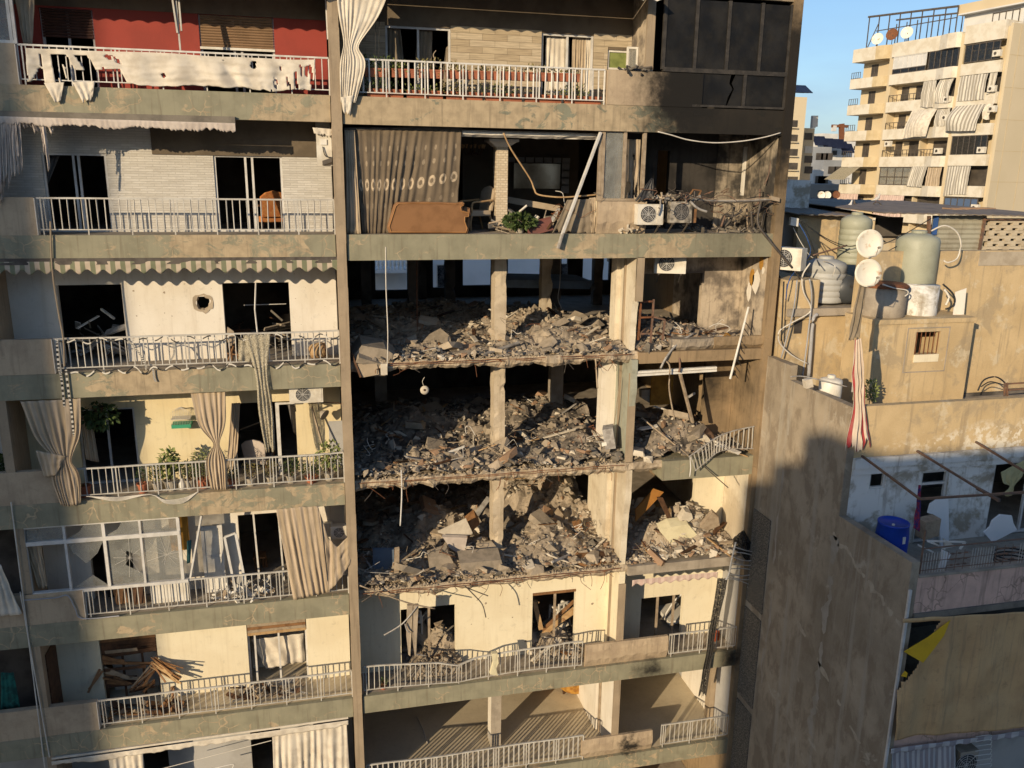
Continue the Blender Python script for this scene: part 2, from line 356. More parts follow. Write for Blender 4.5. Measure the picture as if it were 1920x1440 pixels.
# ------------------------------------------------------------------ the damaged apartment building
B = empty('apartment_building', (2.5, 5.5, 0), 'tall damaged apartment block with burnt and blown out floors on its right half', 'building')
def part(mb, name, mat, parent=B, **k): return mb.build(name, mat, parent, **k)
def bx(name, mat, x0, x1, y0, y1, z0, z1, parent=B, **k): return MB().box(x0, x1, y0, y1, z0, z1).build(name, mat, parent, **k)
def wall(name, mat, x0, x1, z0, z1, Y, ops=(), th=.16, parent=B, **k):
    mb = MB(); xs = sorted(set([x0, x1]+[min(max(o[i], x0), x1) for o in ops for i in (0, 1)]))
    for a, b in zip(xs, xs[1:]):
        if b-a < 1e-4: continue
        zs = [(z0, z1)]
        for o in ops:
            if o[0] <= a+1e-4 and o[1] >= b-1e-4:
                nz = []
                for (p, q) in zs:
                    if o[2] > p: nz.append((p, min(q, o[2])))
                    if o[3] < q: nz.append((max(p, o[3]), q))
                zs = [s for s in nz if s[1]-s[0] > 1e-4]
        for p, q in zs: mb.box(a, b, Y, Y+th, p, q)
    return mb.build(name, mat, parent, **k)
def op(pl, pr, top, floor, bot=None, Y=YW):
    a, b = pt(pl, top, Y), pt(pr, top, Y); return (a.x, b.x, floor if bot is None else pt((pl+pr)/2, bot, Y).z, (a.z+b.z)/2)
FL = [ZT, ZA, ZB, ZC, ZD, ZE, ZF, ZG, ZH]
FH = .57
# slabs
for i, z in enumerate(FL):
    bx('floor_slab', 'concrete', -11.5, XD-.1, .14, 11, z-.2, z)
    if z in (ZC, ZD, ZE): continue
    bx('floor_slab', 'concrete', XD+.1, XE-.15, .14, 11, z-.2, z)
def ragged(x0, x1, y0, y1, z0, z1, front=.10, name='floor_slab', mat='broken_edge', step=.09, low=.06, parent=B):
    """a slab whose front edge is broken: uneven in plan and along its lower edge"""
    n = max(2, int((x1-x0)/step)); vs = []; fs = []
    for i in range(n+1):
        x = x0+(x1-x0)*i/n; e = noise.fractal(Vector((x*1.3, z0, 3)), .9, 2.1, 5)
        e2 = noise.fractal(Vector((x*2.3, z0, 9)), .8, 2.1, 5); yf = y0+front*(.5+e*.8); b = z0+low*(e2)
        e3, e4 = noise.noise(Vector((x*6, z0, 1))), noise.noise(Vector((x*7, z0, 6)))
        vs += [(x, y1, z0), (x, yf+.10+front*.3*e3, b), (x, yf+front*.35*e4, b+(z1-b)*(.35+.12*e3)), (x, yf+.02*e2-front*.3*e3, b+(z1-b)*(.75+.1*e4)), (x, yf+.05+front*.3*e4, z1), (x, y1, z1)]
    for i in range(n):
        for k in range(6): a = i*6+k; c = i*6+(k+1) % 6; fs.append((a, a+6, c+6, c))
    fs += [(0, 1, 2, 3, 4, 5), tuple(n*6+k for k in (5, 4, 3, 2, 1, 0))]
    return MB().add(vs, fs).build(name, mat, parent)
for z, th in ((ZC, .27), (ZD, .29), (ZE, .26)):
    ragged(XD+.13, XF+.2, .03, .7, z-th, z-.004, .15, low=.10, step=.06)
    bx('floor_slab', 'concrete', XD+.1, XE-.15, .7, 11, z-.2, z-.002)
    MB().tube([(XD+.2, .06, z-.05)]+[(lerp(XD+.2, XF, i/30), .05+.02*rnd.random(), z-.05+.012*rnd.uniform(-1, 1)) for i in range(1, 31)], .011, 5).build('reinforcing_bar', 'rust', B)
    MB().tube([(XD+.9, .05, z-.09)]+[(lerp(XD+.9, XF-.4, i/30), .045+.03*rnd.random(), z-.10+.012*rnd.uniform(-1, 1)) for i in range(1, 31)], .009, 5).build('reinforcing_bar', 'rust', B)
# end bay slab fronts on the broken floors
bx('fascia', 'end_wall', XF+.2, XE-.12, 0, .7, ZC-.30, ZC-.003)
bx('fascia', 'fascia_c', 9.05, XE-.12, 0, .7, ZD-.56, ZD-.003); ragged(XF+.2, 9.05, .03, .7, ZD-.30, ZD-.004)
bx('fascia', 'concrete', XF+.2, XE-.12, 0.02, .7, ZE-.28, ZE-.003)
bx('floor_finish', 'floor_tile', XD+.1, XE-.17, .14, 11, ZG, ZG+.004)
for z in (ZF,): bx('floor_finish', 'floor_tile', XL, XD-.1, .14, 11, z, z+.004)
# fascias (painted bands), left block and right block
for z, mt in ((ZT, 'fascia_b'), (ZA, 'fascia_a'), (ZB, 'fascia_a'), (ZC, 'fascia_b'), (ZD, 'fascia_b'), (ZE, 'fascia_c'), (ZF, 'fascia_c'), (ZG, 'fascia_c'), (ZH, 'fascia_c')):
    MB().box(-11.5, XD-.13, 0, .14, z-FH, z+.004).jitter(.006, 5).build('fascia', mt, B)
for z, mt in ((ZT, 'fascia_tan'), (ZA, 'fascia_tan'), (ZB, 'fascia_a'), (ZF, 'fascia_c'), (ZG, 'fascia_c'), (ZH, 'fascia_c')):
    bx('fascia', mt, XD+.14, XE-.12, 0, .14, z-FH-(.03 if z in (ZA, ZB) else -.06), z+.004)
# pilaster between the blocks, wall behind it, end wall, left return wall
mbp = MB()
for i in range(60):
    z0, z1 = i*.52, i*.52+.52; mbp.box(XD-.115+.006*rnd.uniform(-1, 1), XD+.115+.006*rnd.uniform(-1, 1), -.07, .32, z0, z1-.0)
part(mbp, 'dividing_pilaster', 'pilaster')
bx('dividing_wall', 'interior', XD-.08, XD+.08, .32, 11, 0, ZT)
bx('end_wall', 'end_wall', XE-.14, XE+.1, -.05, 11.2, 0, ZT+.6)
for z, zz, mt in ((ZA, ZT, 'plaster_soot'), (ZB, ZA, 'plaster_char_shade'), (ZC, ZB, 'plaster_burnt'), (ZD, ZC, 'end_wall'), (ZE, ZD, 'plaster_fin'), (ZF, ZE, 'plaster_grey'), (ZG, ZF, 'plaster_grey')):
    bx('wall_lining', mt, XE-.16, XE-.138, .16, 6, z, zz-.21)
bx('return_wall', 'pilaster', -7.06, XL, 0.02, 11, 0, ZT)
# back walls: closed behind the standing rooms, mostly gone behind the gutted floors
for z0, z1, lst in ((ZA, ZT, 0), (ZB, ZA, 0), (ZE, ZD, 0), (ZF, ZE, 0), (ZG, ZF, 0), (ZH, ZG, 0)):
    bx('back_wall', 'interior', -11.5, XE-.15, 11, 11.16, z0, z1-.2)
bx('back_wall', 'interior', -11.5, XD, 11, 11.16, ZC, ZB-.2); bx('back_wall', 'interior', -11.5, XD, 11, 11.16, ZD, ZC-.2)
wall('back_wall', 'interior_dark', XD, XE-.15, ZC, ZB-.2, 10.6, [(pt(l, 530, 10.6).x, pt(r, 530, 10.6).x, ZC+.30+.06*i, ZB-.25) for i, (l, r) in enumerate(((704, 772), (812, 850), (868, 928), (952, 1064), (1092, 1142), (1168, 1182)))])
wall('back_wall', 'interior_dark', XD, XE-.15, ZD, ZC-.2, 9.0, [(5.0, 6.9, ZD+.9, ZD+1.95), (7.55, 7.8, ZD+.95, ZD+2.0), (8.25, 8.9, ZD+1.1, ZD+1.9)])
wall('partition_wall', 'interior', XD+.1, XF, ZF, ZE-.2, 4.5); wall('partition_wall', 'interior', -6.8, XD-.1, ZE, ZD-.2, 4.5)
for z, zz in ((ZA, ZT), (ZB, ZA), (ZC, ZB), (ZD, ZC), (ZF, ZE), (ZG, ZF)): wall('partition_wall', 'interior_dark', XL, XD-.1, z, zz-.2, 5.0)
# --- recessed walls, left block
wall('recessed_wall', 'red_paint', XL, XD-.13, ZA, ZT-.2, YW, [op(72, 172, 16, ZA), op(371, 512, 30, ZA)])
bx('lintel', 'lintel_brown', XL, XD-.13, YW-.02, YW, pt(300, 22, YW).z, ZT-.2)
bw = pt(300, 288, YW).z
wall('recessed_wall', 'ledger_stone', XL, XD-.13, ZB, ZA-.2, YW, [op(76, 198, 287, ZB), op(399, 528, 291, ZB)])
bx('lintel', 'lintel_brown', pt(283, 260, YW).x, pt(592, 260, YW).x, YW-.025, YW, bw-.02, ZA-.2)
wall('recessed_wall', 'plaster_white', XL, XD-.13, ZC, ZB-.2, YW, [op(105, 227, 534, ZC), op(416, 541, 530, ZC), op(368, 392, 556, 0, 583)])
wall('recessed_wall', 'plaster_yellow', XL, XD-.13, ZD, ZC-.2, YW, [op(142, 251, 766, ZD), op(437, 553, 754, ZD)])
wall('recessed_wall', 'plaster_white', XL, XD-.13, ZE, ZD-.2, YW, [op(165, 245, 1010, ZE), op(445, 562, 962, ZE)])
wall('recessed_wall', 'plaster_cream', XL, XD-.13, ZF, ZE-.2, YW, [op(184, 292, 1192, ZF), op(461, 574, 1166, ZF)])
wall('recessed_wall', 'plaster_grey', XL, XD-.13, ZG, ZF-.2, YW, [op(262, 312, 1380, ZG), op(468, 525, 1360, ZG)])
# --- recessed walls, right block
wall('recessed_wall', 'lintel_brown', XD+.1, XF, ZA, ZT-.2, YW, [op(722, 845, 50, ZA), op(1016, 1114, 64, ZA), op(1140, 1182, 94, 0, 131)])
wall('recessed_wall', 'plaster_cream', XD+.1, XF, ZF, ZE-.2, YW, [op(751, 854, 1138, ZF), op(999, 1080, 1108, ZF)])
# fin wall between main rooms and the end bay
for z, zz, mt in ((ZA, ZT, 'plaster_burnt'), (ZC, ZB, 'plaster_fin'), (ZD, ZC, 'green_wall'), (ZE, ZD, 'plaster_fin'), (ZF, ZE, 'plaster_cream'), (ZG, ZF, 'plaster_white'), (ZH, ZG, 'plaster_white')):
    mb = MB()
    if z in (ZC, ZD, ZE):      # its lower front edge is bitten off
        n = 22; L = []
        for i in range(n+1):
            k = i/n; zc = lerp(z, zz-.2, k); bite = (.30 if z == ZC else .16)*max(0, 1-k*1.55)**.35 if k < .64 else 0
            L.append(.02+bite+.05*noise.noise(Vector((0, zc*3, 1))))
        mb.prism([(XF, y, lerp(z, zz-.2, i/n)) for i, y in enumerate(L)]+[(XF, 1.15, zz-.2), (XF, 1.15, z)], (.17, 0, 0))
    else: mb.box(XF, XF+.17, .145, YW+.05, z, zz-.2)
    part(mb, 'fin_wall', mt)
for z, zz, d0, d1 in ((ZC, ZB, 1.15, 1.55), (ZD, ZC, 1.15, 1.5), (ZE, ZD, 1.15, 2.8), (ZF, ZE, 1.3, 1.6), (ZG, ZF, 1.3, 3.9)):
    if z == ZD: bx('pier', 'plaster_white', XF-.42, XF+.16, 1.15, 1.45, z, zz-.2)
    else: bx('pier', 'plaster_fin' if z != ZG else 'plaster_white', XF-.12, XF+.17, d0, d1, z, zz-.2)
    bx('pier_moulding', 'wood_grey' if z == ZG else 'pilaster', XF-.05, XF-.002, .72 if z != ZG else 1.16, .80 if z != ZG else 1.27, z, zz-.2)
# round-the-corner strip on the fin fronts
for z, zz in ((ZA, ZT), (ZD, ZC), (ZF, ZE), (ZG, ZF)): bx('fin_edge', 'pilaster', XF-.02, XF+.19, .10, .142, z+.01, zz-FH)
bx('fin_edge', 'pilaster', XF-.0, XF+.2, .0, .06, ZC+1.35, ZB-FH-.01)
# end bay back walls
wall('recessed_wall', 'plaster_soot', XF+.17, XE-.17, ZB, ZA-.2, 1.9, [(9.2, 9.55, ZB, ZB+2.1)])
bx('burnt_panel', 'plaster_char_shade', pt(1345, 300, 1.88).x, XE-.18, 1.86, 1.899, ZB, ZA-.3)
wall('recessed_wall', 'plaster_burnt', XF+.17, XE-.17, ZC, ZB-.2, YW+.35, [(XF+.17, pt(1318, 515, YW+.35).x, ZC, pt(1300, 512, YW+.35).z)])
bx('beam', 'concrete', XF+.17, XE-.17, YW+.3, YW+.349, ZB-.62, ZB-.42)
wall('recessed_wall', 'end_wall', XF+.17, XE-.17, ZD, ZC-.2, YW+.35, [(XF+.17, pt(1322, 715, YW+.35).x, ZD, ZC-.45)])
wall('recessed_wall', 'plaster_cream', XF+.17, XE-.17, ZE, ZD-.2, YW+.35, [(XF+.17, pt(1304, 905, YW+.35).x, ZE, ZD-.35)])
wall('recessed_wall', 'plaster_cream', XF+.17, XE-.17, ZF, ZE-.2, YW, [op(1203, 1282, 1118, ZF)])
bx('wall_facing', 'plaster_white', XE-.19, XE-.162, 1.3, 3.3, ZG, ZF-.21); bx('pier', 'pilaster', XE-.34, XE-.165, .95, 1.25, ZG, ZF-.2)
# columns
for z, zz in ((ZC, ZB), (ZD, ZC), (ZE, ZD), (ZG, ZF)):
    mb = MB().box(4.55, 4.86, 1.2, 1.65, z, zz-.2) if z == ZG else MB().rough(4.55, 4.86, 1.2, 1.65, z, zz-.2, .035, .12, z)
    part(mb, 'column', 'column_plaster' if z != ZG else 'plaster_white')
    if z == ZG: bx('column_facing', 'concrete', 4.552, 4.858, 1.185, 1.199, z+.01, zz-.21)
for x, y in ((6.75, 4.6), (2.9, 6.8), (4.3, 8.0), (6.0, 8.4), (7.9, 7.5), (1.5, 8.5), (3.6, 10.2), (9.6, 8.0)):
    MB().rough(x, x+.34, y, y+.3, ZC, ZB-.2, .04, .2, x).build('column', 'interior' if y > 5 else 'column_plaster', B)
for x, y in ((6.95, 4.0), (1.8, 7.5)): bx('column', 'concrete', x, x+.4, y, y+.3, ZD, ZC-.2)
# parapets
for z in (ZA, ZB, ZC, ZD, ZE, ZF, ZG):
    MB().box(-11.5, -5.78, .01, .16, z+.006, z+.80).jitter(.008, 4).build('parapet', 'parapet', B)
    bx('parapet_crack_lime', 'plaster_white', -5.779, -5.765, .005, .165, z+.01, z+.79)
bx('parapet', 'parapet', pt(1138, 190, 0).x, pt(1316, 190, 0).x, -.01, .14, ZA+.01, ZA+.80)
ragged(pt(1120, 430, .0).x, pt(1212, 430, 0).x, .0, .13, ZB+.006, ZB+.80, .02, 'parapet', 'parapet', .05, 0)
for z, t1 in ((ZF, 1253), (ZG, 1235)):
    ragged(pt(1098, 1250, 0).x, pt(t1, 1215, 0).x, .0, .14, z+.006, z+(.72 if z == ZF else .66), .012, 'parapet', 'parapet', .06, 0)
ragged(10.35, XE-.13, .0, .14, ZC+.006, ZC+.34, .02, 'parapet', 'end_wall', .06, 0)
ragged(9.1, 10.4, .05, .5, ZC+.004, ZC+.30, .12, 'broken_parapet', 'rubble_b', .06, 0)
# --- railings: each baluster its own piece
BAL = {}; BARS = [0]
def baluster_mesh(h, w, mat):
    k = (round(h, 3), w, mat)
    if k not in BAL:
        me = bpy.data.meshes.new('baluster'); mb = MB().box(-w/2, w/2, -w/2, w/2, 0, h); me.from_pydata(mb.v, [], mb.f); me.materials.append(M[mat]); BAL[k] = me
    return BAL[k]
def railing(x0, x1, z, Y=.07, h=.79, low=.12, gap=.148, w=.019, mat='steel_rail', post=6, top=.036, bend=None, limit=300):
    """bend(x) -> (dy, dz_top, dz_low) for the twisted lengths"""
    bend = bend or (lambda x: (0, 0, 0)); n = max(1, round((x1-x0)/gap)); P = []
    mb = MB(); N = max(2, int((x1-x0)/.25))
    def tp(x): a = bend(x); return Vector((x, Y+a[0], z+h+a[1]))
    def lw(x): a = bend(x); return Vector((x, Y+a[0]*.3, z+low+a[2]))
    for i in range(N):
        a, b = lerp(x0, x1, i/N), lerp(x0, x1, (i+1)/N)
        mb.bar(tp(a), tp(b), .042, top); mb.bar(lw(a), lw(b), .03, .022)
    for i in range(0, n+1, post):
        x = lerp(x0, x1, min(1, (i+.5)/n)); mb.bar((x, Y, z), tp(x), .026, .026)
    r = mb.build('railing', mat, B); rest = MB()
    for i in range(n+1):
        x = lerp(x0, x1, i/n)+rnd.uniform(-.006, .006); a, b = lw(x), tp(x); tl = rnd.uniform(-.012, .012)
        if BARS[0] < limit:
            o = bpy.data.objects.new('baluster', baluster_mesh(1.0, w, mat)); COL.objects.link(o); o.parent = r
            o.location = a-wpos(r); d = b-a+Vector((tl, rnd.uniform(-.01, .01), 0)); o.rotation_euler = d.to_track_quat('Z', 'Y').to_euler(); o.scale = (1, 1, d.length); BARS[0] += 1
        else: rest.bar(a, b, w)
    if rest.v: rest.build('baluster_run', mat, r, kind='stuff')
    return r
def wob(a, s): return lambda x: (a*noise.noise(Vector((x*s, 1, 0))), a*.35*noise.noise(Vector((x*s, 5, 0))), a*.3*noise.noise(Vector((x*s, 9, 0))))
xl, xr = -5.74, XD-.13
railing(xl, xr, ZB, bend=wob(.02, .6)); railing(xl, xr, ZC, bend=wob(.05, .8)); railing(xl+.02, xr, ZD, bend=wob(.05, .7), h=.78)
railing(XD+.18, pt(1134, 190).x, ZA, w=.030, gap=.145, mat='steel_white', h=.80, low=.10)
def bentF(x):
    g = math.exp(-((x-3.35)/.33)**2); d = math.exp(-((x-6.6)/.5)**2)
    return (-.05*g+.04*math.sin(x*1.7), -.13*g+.05*math.sin(x*1.1+.8)+.06*d, -.03*g+.03*math.sin(x*1.4))
railing(XD+.18, pt(1092, 1245).x, ZF, bend=bentF, gap=.14); railing(xl, xr, ZF, bend=wob(.04, .7)); railing(xl, xr, ZE, bend=wob(.04, .9))
railing(xl, xr, ZA, mat='steel_white')
railing(pt(1256, 1215).x, XE-.15, ZF, h=.74); railing(XD+.18, pt(1094, 1410).x, ZG, h=.83, bend=wob(.06, .5), w=.034); railing(pt(1240, 1390).x, XE-.15, ZG, h=.78)
railing(xl, xr, ZG)
# ------------------------------------------------------------------ next-door building on the right, its roof and the blocks across the street
def z_(r): return CZ+r
t = NT('ochre_wall'); a = t.mix(t.ramp(t.noise(.8, 6, .6), .35, .65), (.54, .41, .235), (.45, .335, .185))
a = t.mix(t.ramp(t.noise(1.1, 7, .68, .4), .50, .60, 0, .65), a, (.33, .265, .175)); a = t.mix(t.ramp(t.noise(1.5, 7, .68, 0, (1, 1, 1)), .56, .64, 0, .7), a, (.56, .48, .34))
a = t.mix(t.ramp(t.noise(3, 4, .6, 0, (2.2, 2.2, .16)), .52, .70, 0, .55), a, (.26, .205, .135)); a = t.mix(t.math('MULTIPLY', t.ramp(t.noise(4, 5, .7), .46, .56), near(t, (17, -3.85, z_(-6.2)), .3, 1.0, (4.5, 1, .6))), a, (.68, .62, .50)); f = t.noise(34, 3, .7)
t.col(t.mix(.15, a, t.mix(f, (0, 0, 0), (1, 1, 1)), 'OVERLAY')); t.set(.92); t.bump(f, .3, .012)
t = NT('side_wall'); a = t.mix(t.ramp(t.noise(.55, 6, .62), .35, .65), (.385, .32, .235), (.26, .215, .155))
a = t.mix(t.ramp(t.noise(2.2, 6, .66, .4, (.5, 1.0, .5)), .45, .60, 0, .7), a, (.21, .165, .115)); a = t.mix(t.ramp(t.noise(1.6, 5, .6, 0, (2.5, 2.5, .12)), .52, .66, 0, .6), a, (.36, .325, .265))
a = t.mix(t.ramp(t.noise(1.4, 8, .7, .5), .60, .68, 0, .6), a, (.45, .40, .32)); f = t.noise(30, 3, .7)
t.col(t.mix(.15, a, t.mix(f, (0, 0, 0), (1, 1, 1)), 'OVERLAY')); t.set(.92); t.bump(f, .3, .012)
t = NT('white_wall_stained'); a = t.mix(t.ramp(t.noise(1.3, 7, .65, .3), .46, .60), (.70, .69, .65), (.36, .32, .25))
a = t.mix(t.ramp(t.noise(2.5, 4, .6, 0, (2.4, 2.4, .2)), .55, .72, 0, .6), a, (.24, .20, .15)); f = t.noise(30, 3, .7); t.col(a); t.set(.9); t.bump(f, .3, .012)
peeling('pink_fascia', (.64, .43, .34), (.38, .26, .20), .70, .72, 5, False)
plain('tarp', (.60, .38, .18), (.52, .32, .15), 1.1, .75, .12, streak=.45, streakc=(.24, .17, .10))
plain('tarp_yellow', (.70, .42, .02), (.60, .35, .02), 2, .55, .08)
plain('tank_green', (.34, .345, .265), (.29, .295, .22), 1.5, .5, .03); plain('tank_grey', (.40, .40, .38), (.33, .33, .31), 1.5, .5, .03)
plain('tank_black', (.05, .055, .06), (.035, .038, .042), 1.5, .4, .03); plain('barrel_blue', (.010, .045, .36), (.014, .05, .30), 1.5, .35, .02)
plain('dish_white', (.70, .66, .56), (.42, .25, .12), 3.2, .5, .03, lo=.58, hi=.72); plain('corrugated', (.36, .34, .26), (.30, .27, .20), 2, .6, .1, streak=.4)
plain('roof_sheet', (.22, .18, .14), (.16, .13, .105), 1.5, .7, .1); plain('screen_block', (.50, .43, .32), (.42, .35, .25), 3, .9, .2); plain('pvc_grey', (.34, .34, .35), (.28, .28, .28), 2, .5, .02)
plain('cable_black', (.02, .02, .02), (.03, .03, .03), 2, .6, 0); plain('cable_white', (.62, .58, .5), (.5, .46, .4), 2, .6, 0); plain('cable_blue', (.04, .10, .30), (.03, .08, .22), 2, .6, 0)
plain('canvas_dark', (.12, .105, .09), (.09, .08, .07), 2, .9, .1)
t = NT('pebble'); v = t.n('ShaderNodeTexVoronoi'); v.inputs['Scale'].default_value = 38; t.lk(t.pos, v.inputs['Vector']); k = t.mix(t.ramp(v.outputs['Distance'], .1, .6), (.32, .28, .22), (.09, .08, .065)); t.col(k); t.set(.9); t.bump(v.outputs['Distance'], -.6, .02)
N = empty('neighbour_building', (20, 0, 0), 'ochre stained lower block on the right with a cluttered roof and hanging tarpaulin', 'building')
def nb(name, mat, *a, **k): return bx(name, mat, *a, parent=N, **k)
NX, NY, NB = 11.9, -3.85, -6.4
TOP = z_(-5.11); FLR = z_(-8.71)
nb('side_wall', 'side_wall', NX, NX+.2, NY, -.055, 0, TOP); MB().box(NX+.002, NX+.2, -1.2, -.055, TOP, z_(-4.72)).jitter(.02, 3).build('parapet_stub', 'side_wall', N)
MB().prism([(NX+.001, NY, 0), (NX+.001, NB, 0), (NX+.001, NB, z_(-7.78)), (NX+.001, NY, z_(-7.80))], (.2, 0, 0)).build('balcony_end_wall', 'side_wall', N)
for k in range(3): MB().box(NX-.03, NX, -1.0+.02*k, -.09, z_(-12.0-3.07*k), z_(-9.15-3.07*k)).build('pebble_panel', 'pebble', N)
def stain_strip(name, p, q, w, mat, seed, brk=.25):
    """lime or plaster run with a ragged outline, a few millimetres proud of the side wall; p, q = (y, z)"""
    n = 70; L = []; d = Vector((0, q[0]-p[0], q[1]-p[1])); s_ = Vector((0, -d.z, d.y)).normalized(); mb = MB(); pv = None
    for i in range(n+1):
        k = i/n; c = Vector((NX-.004, p[0], p[1]))+d*k+s_*.12*noise.fractal(Vector((k*6, seed, 0)), .8, 2, 4); ww = w*(.55+1.1*noise.fractal(Vector((k*9, seed, 5)), .7, 2, 5)); cur = None if ww < w*brk else (c-s_*ww*.5, c+s_*ww*(.5+.5*noise.noise(Vector((k*25, seed, 8)))))
        if pv and cur: mb.add([pv[0], cur[0], cur[1], pv[1]], [(0, 1, 2, 3)])
        pv = cur
    mb.build(name, mat, N, kind='stuff')
plain('lime_run', (.42, .36, .275), (.34, .285, .21), 3, .95, .3); plain('grey_run', (.36, .32, .265), (.30, .265, .21), 2, .95, .3); plain('dark_run', (.13, .10, .07), (.17, .13, .085), 2, .95, .3)
stain_strip('lime_run', (-3.7, z_(-8.3)), (-6.35, z_(-9.3)), .16, 'lime_run', 1); stain_strip('lime_run', (-1.5, z_(-10.6)), (-6.35, z_(-13.2)), .13, 'lime_run', 2, .45)
stain_strip('grey_run', (-3.82, z_(-8.35)), (-3.75, z_(-13.9)), .26, 'grey_run', 4, .1); stain_strip('grey_run', (-1.35, z_(-5.6)), (-1.3, z_(-14)), .12, 'grey_run', 6, .3); stain_strip('lime_run', (-1.9, z_(-13.6)), (-4.2, z_(-15.2)), .12, 'lime_run', 7, .4)
wall('parapet_wall', 'ochre_wall', NX+.2, 32, z_(-6.36), TOP, NY, parent=N, th=.18)
MB().box(NX+.2, 32, NY-.10, NY+.18, z_(-6.62), z_(-6.365)).jitter(.02, 3).build('ledge', 'white_wall_stained', N); nb('ledge', 'white_wall_stained', NX+.2, 32, NY-.05, NY+.18, z_(-6.78), z_(-6.625))
def nop(l, r, tp, b, Y=NY): p, q = pt(l, tp, Y), pt(r, b, Y); return (p.x, pt(r, tp, Y).x, q.z, p.z)
w1, w2, w3 = nop(1634, 1664, 878, 915), nop(1730, 1781, 884, 1010), nop(1868, 1990, 865, 1003)
wall('facade_wall', 'white_wall_stained', NX+.2, 32, FLR-.2, z_(-6.785), NY, [w1, (w2[0], w2[1], FLR, w2[3]), (w3[0], w3[1], FLR, w3[3])], parent=N)
nb('inner_wall', 'interior', NX+.2, 32, NY+3.2, NY+3.3, FLR-3, z_(-5.9)); nb('inner_wall', 'interior', NX+.2, NX+.3, NY+.17, NY+3.2, FLR-3, z_(-5.9))
nb('terrace_slab', 'concrete', NX+.2, 32, NY+.18, 12, z_(-6.2), z_(-6.0)); nb('balcony_slab', 'concrete', NX+.2, 32, NB+.15, NY+3.2, FLR-.2, FLR)
def frame(mb, x0, x1, y, z0, z1, w=.05, d=.06, mids=(), hm=()):
    mb.box(x0, x0+w, y, y+d, z0, z1).box(x1-w, x1, y, y+d, z0, z1).box(x0+w, x1-w, y, y+d, z1-w, z1).box(x0+w, x1-w, y, y+d, z0, z0+w)
    for k in mids: mb.box(k-w/2, k+w/2, y+.005, y+d-.005, z0+w, z1-w)
    for h in hm: mb.box(x0+w, x1-w, y+.01, y+d-.01, h-w/2, h+w/2)
    return mb
w_ = frame(MB(), *w1[:2], NY+.04, *w1[2:], .05).build('window', 'aluminium', N); frame(MB(), w2[0], w2[1], NY+.04, FLR, w2[3], .06, .07, (), (w2[3]-.35,)).build('door_frame', 'aluminium', N)
frame(MB(), w3[0], w3[1], NY+.04, FLR, w3[3], .06, .07, (lerp(w3[0], w3[1], .55),)).build('door_frame', 'aluminium', N)
MB().box(NX+.2, 32, NB, NB+.15, z_(-8.98), z_(-8.15)).build('fascia', 'pink_fascia', N); MB().box(NX+.2, 32, NB-.04, NB+.15, z_(-9.12), z_(-8.985)).jitter(.02, 4).build('ledge', 'concrete_dark', N)
MB().box(NX+.2, 32, NB-.03, NB+.15, z_(-8.145), z_(-8.09)).jitter(.015, 5).build('ledge', 'concrete', N)
# wrought rail
mb = MB(); x0, x1, zl, zh = NX+.25, 18.5, z_(-8.02), z_(-7.52); mb.tube([(x0, NB+.06, zh), (x1, NB+.06, zh)], .018).bar((x0, NB+.06, zl), (x1, NB+.06, zl), .014).bar((x0, NB+.06, zl+.2), (x1, NB+.06, zl+.2), .010).tube([(x0+.02, NB+.06, z_(-8.1)), (x0+.02, NB+.06, z_(-7.1))], .02)
rl = mb.build('railing', 'steel_brown', N); mb = MB()
for i in range(90):
    x = x0+.06+i*.068; k = (i//9) % 2
    if k == 0 or i % 3 == 0: MB().bar((x, NB+.06, z_(-8.1)), (x, NB+.06, zh-.11), .009).build('bar', 'steel_rail' if k == 0 else 'steel_brown', rl)
for c in range(5):
    xa = x0+.06+(9+18*c)*.068
    for q in range(3): MB().bar((xa, NB+.055, zl+.06+q*.13), (xa+.55, NB+.055, zl+.06+q*.13), .010).build('bar', 'steel_brown', rl)
    for j in range(3):
        for q in range(3): mb.obox((xa+.11+j*.17, NB+.055, zl+.06+q*.13), (.03, 0, 0), (0, .012, 0), (0, 0, .016))
mb.build('knots', 'steel_brown', rl, kind='stuff')
# lower balcony front behind the tarpaulin
nb('floor_slab', 'concrete', NX+.2, 32, NB+.1, NY+3, z_(-12.3), z_(-12.1)); nb('fascia', 'pink_fascia', NX+.2, 32, NB+.06, NB+.2, z_(-12.45), z_(-12.05))
nb('facade_wall', 'plaster_grey', NX+.2, 32, NY, NY+.15, 0, z_(-12.3)); nb('facade_wall', 'interior_dark', NX+.2, 32, NY+1.5, NY+1.6, z_(-12.1), z_(-9.1))
nb('edge_pipe', 'aluminium', NX-.0, NX+.06, NB-.05, NB-.001, 0, z_(-8.4))
# --- rooftop rooms
YA, YB_, YT = -1.8, -.2, -.6
ra = (pt(1640, 610, YA).x, pt(1826, 610, YA).x); za = pt(1735, 606, YA).z
rw = nop(1720, 1768, 622, 666, YA)
rw = (pt(1719, 622, YA).x, pt(1765, 622, YA).x, pt(1740, 664, YA).z, pt(1740, 622, YA).z)
wall('roof_room', 'ochre_wall', ra[0], ra[1], z_(-6), za, YA, [rw], .2, N); nb('roof_room_body', 'ochre_wall', ra[0], ra[1], YA+.9, YT-.001, z_(-6), za-.002); nb('roof_room_side', 'ochre_wall', ra[0], ra[0]+.2, YA+.2, YA+.9, z_(-6), za-.004); nb('roof_room_side', 'ochre_wall', ra[1]-.2, ra[1], YA+.2, YA+.9, z_(-6), za-.004)
nb('roof_slab', 'ochre_wall', ra[0]-.04, ra[1]+.04, YA-.04, YT-.002, za, za+.12)
mb = MB()
for i in range(6): x = lerp(rw[0]+.05, rw[1]-.05, i/5); mb.tube([(x, YA+.03, rw[2]), (x, YA+.03, rw[3])], .012, 6)
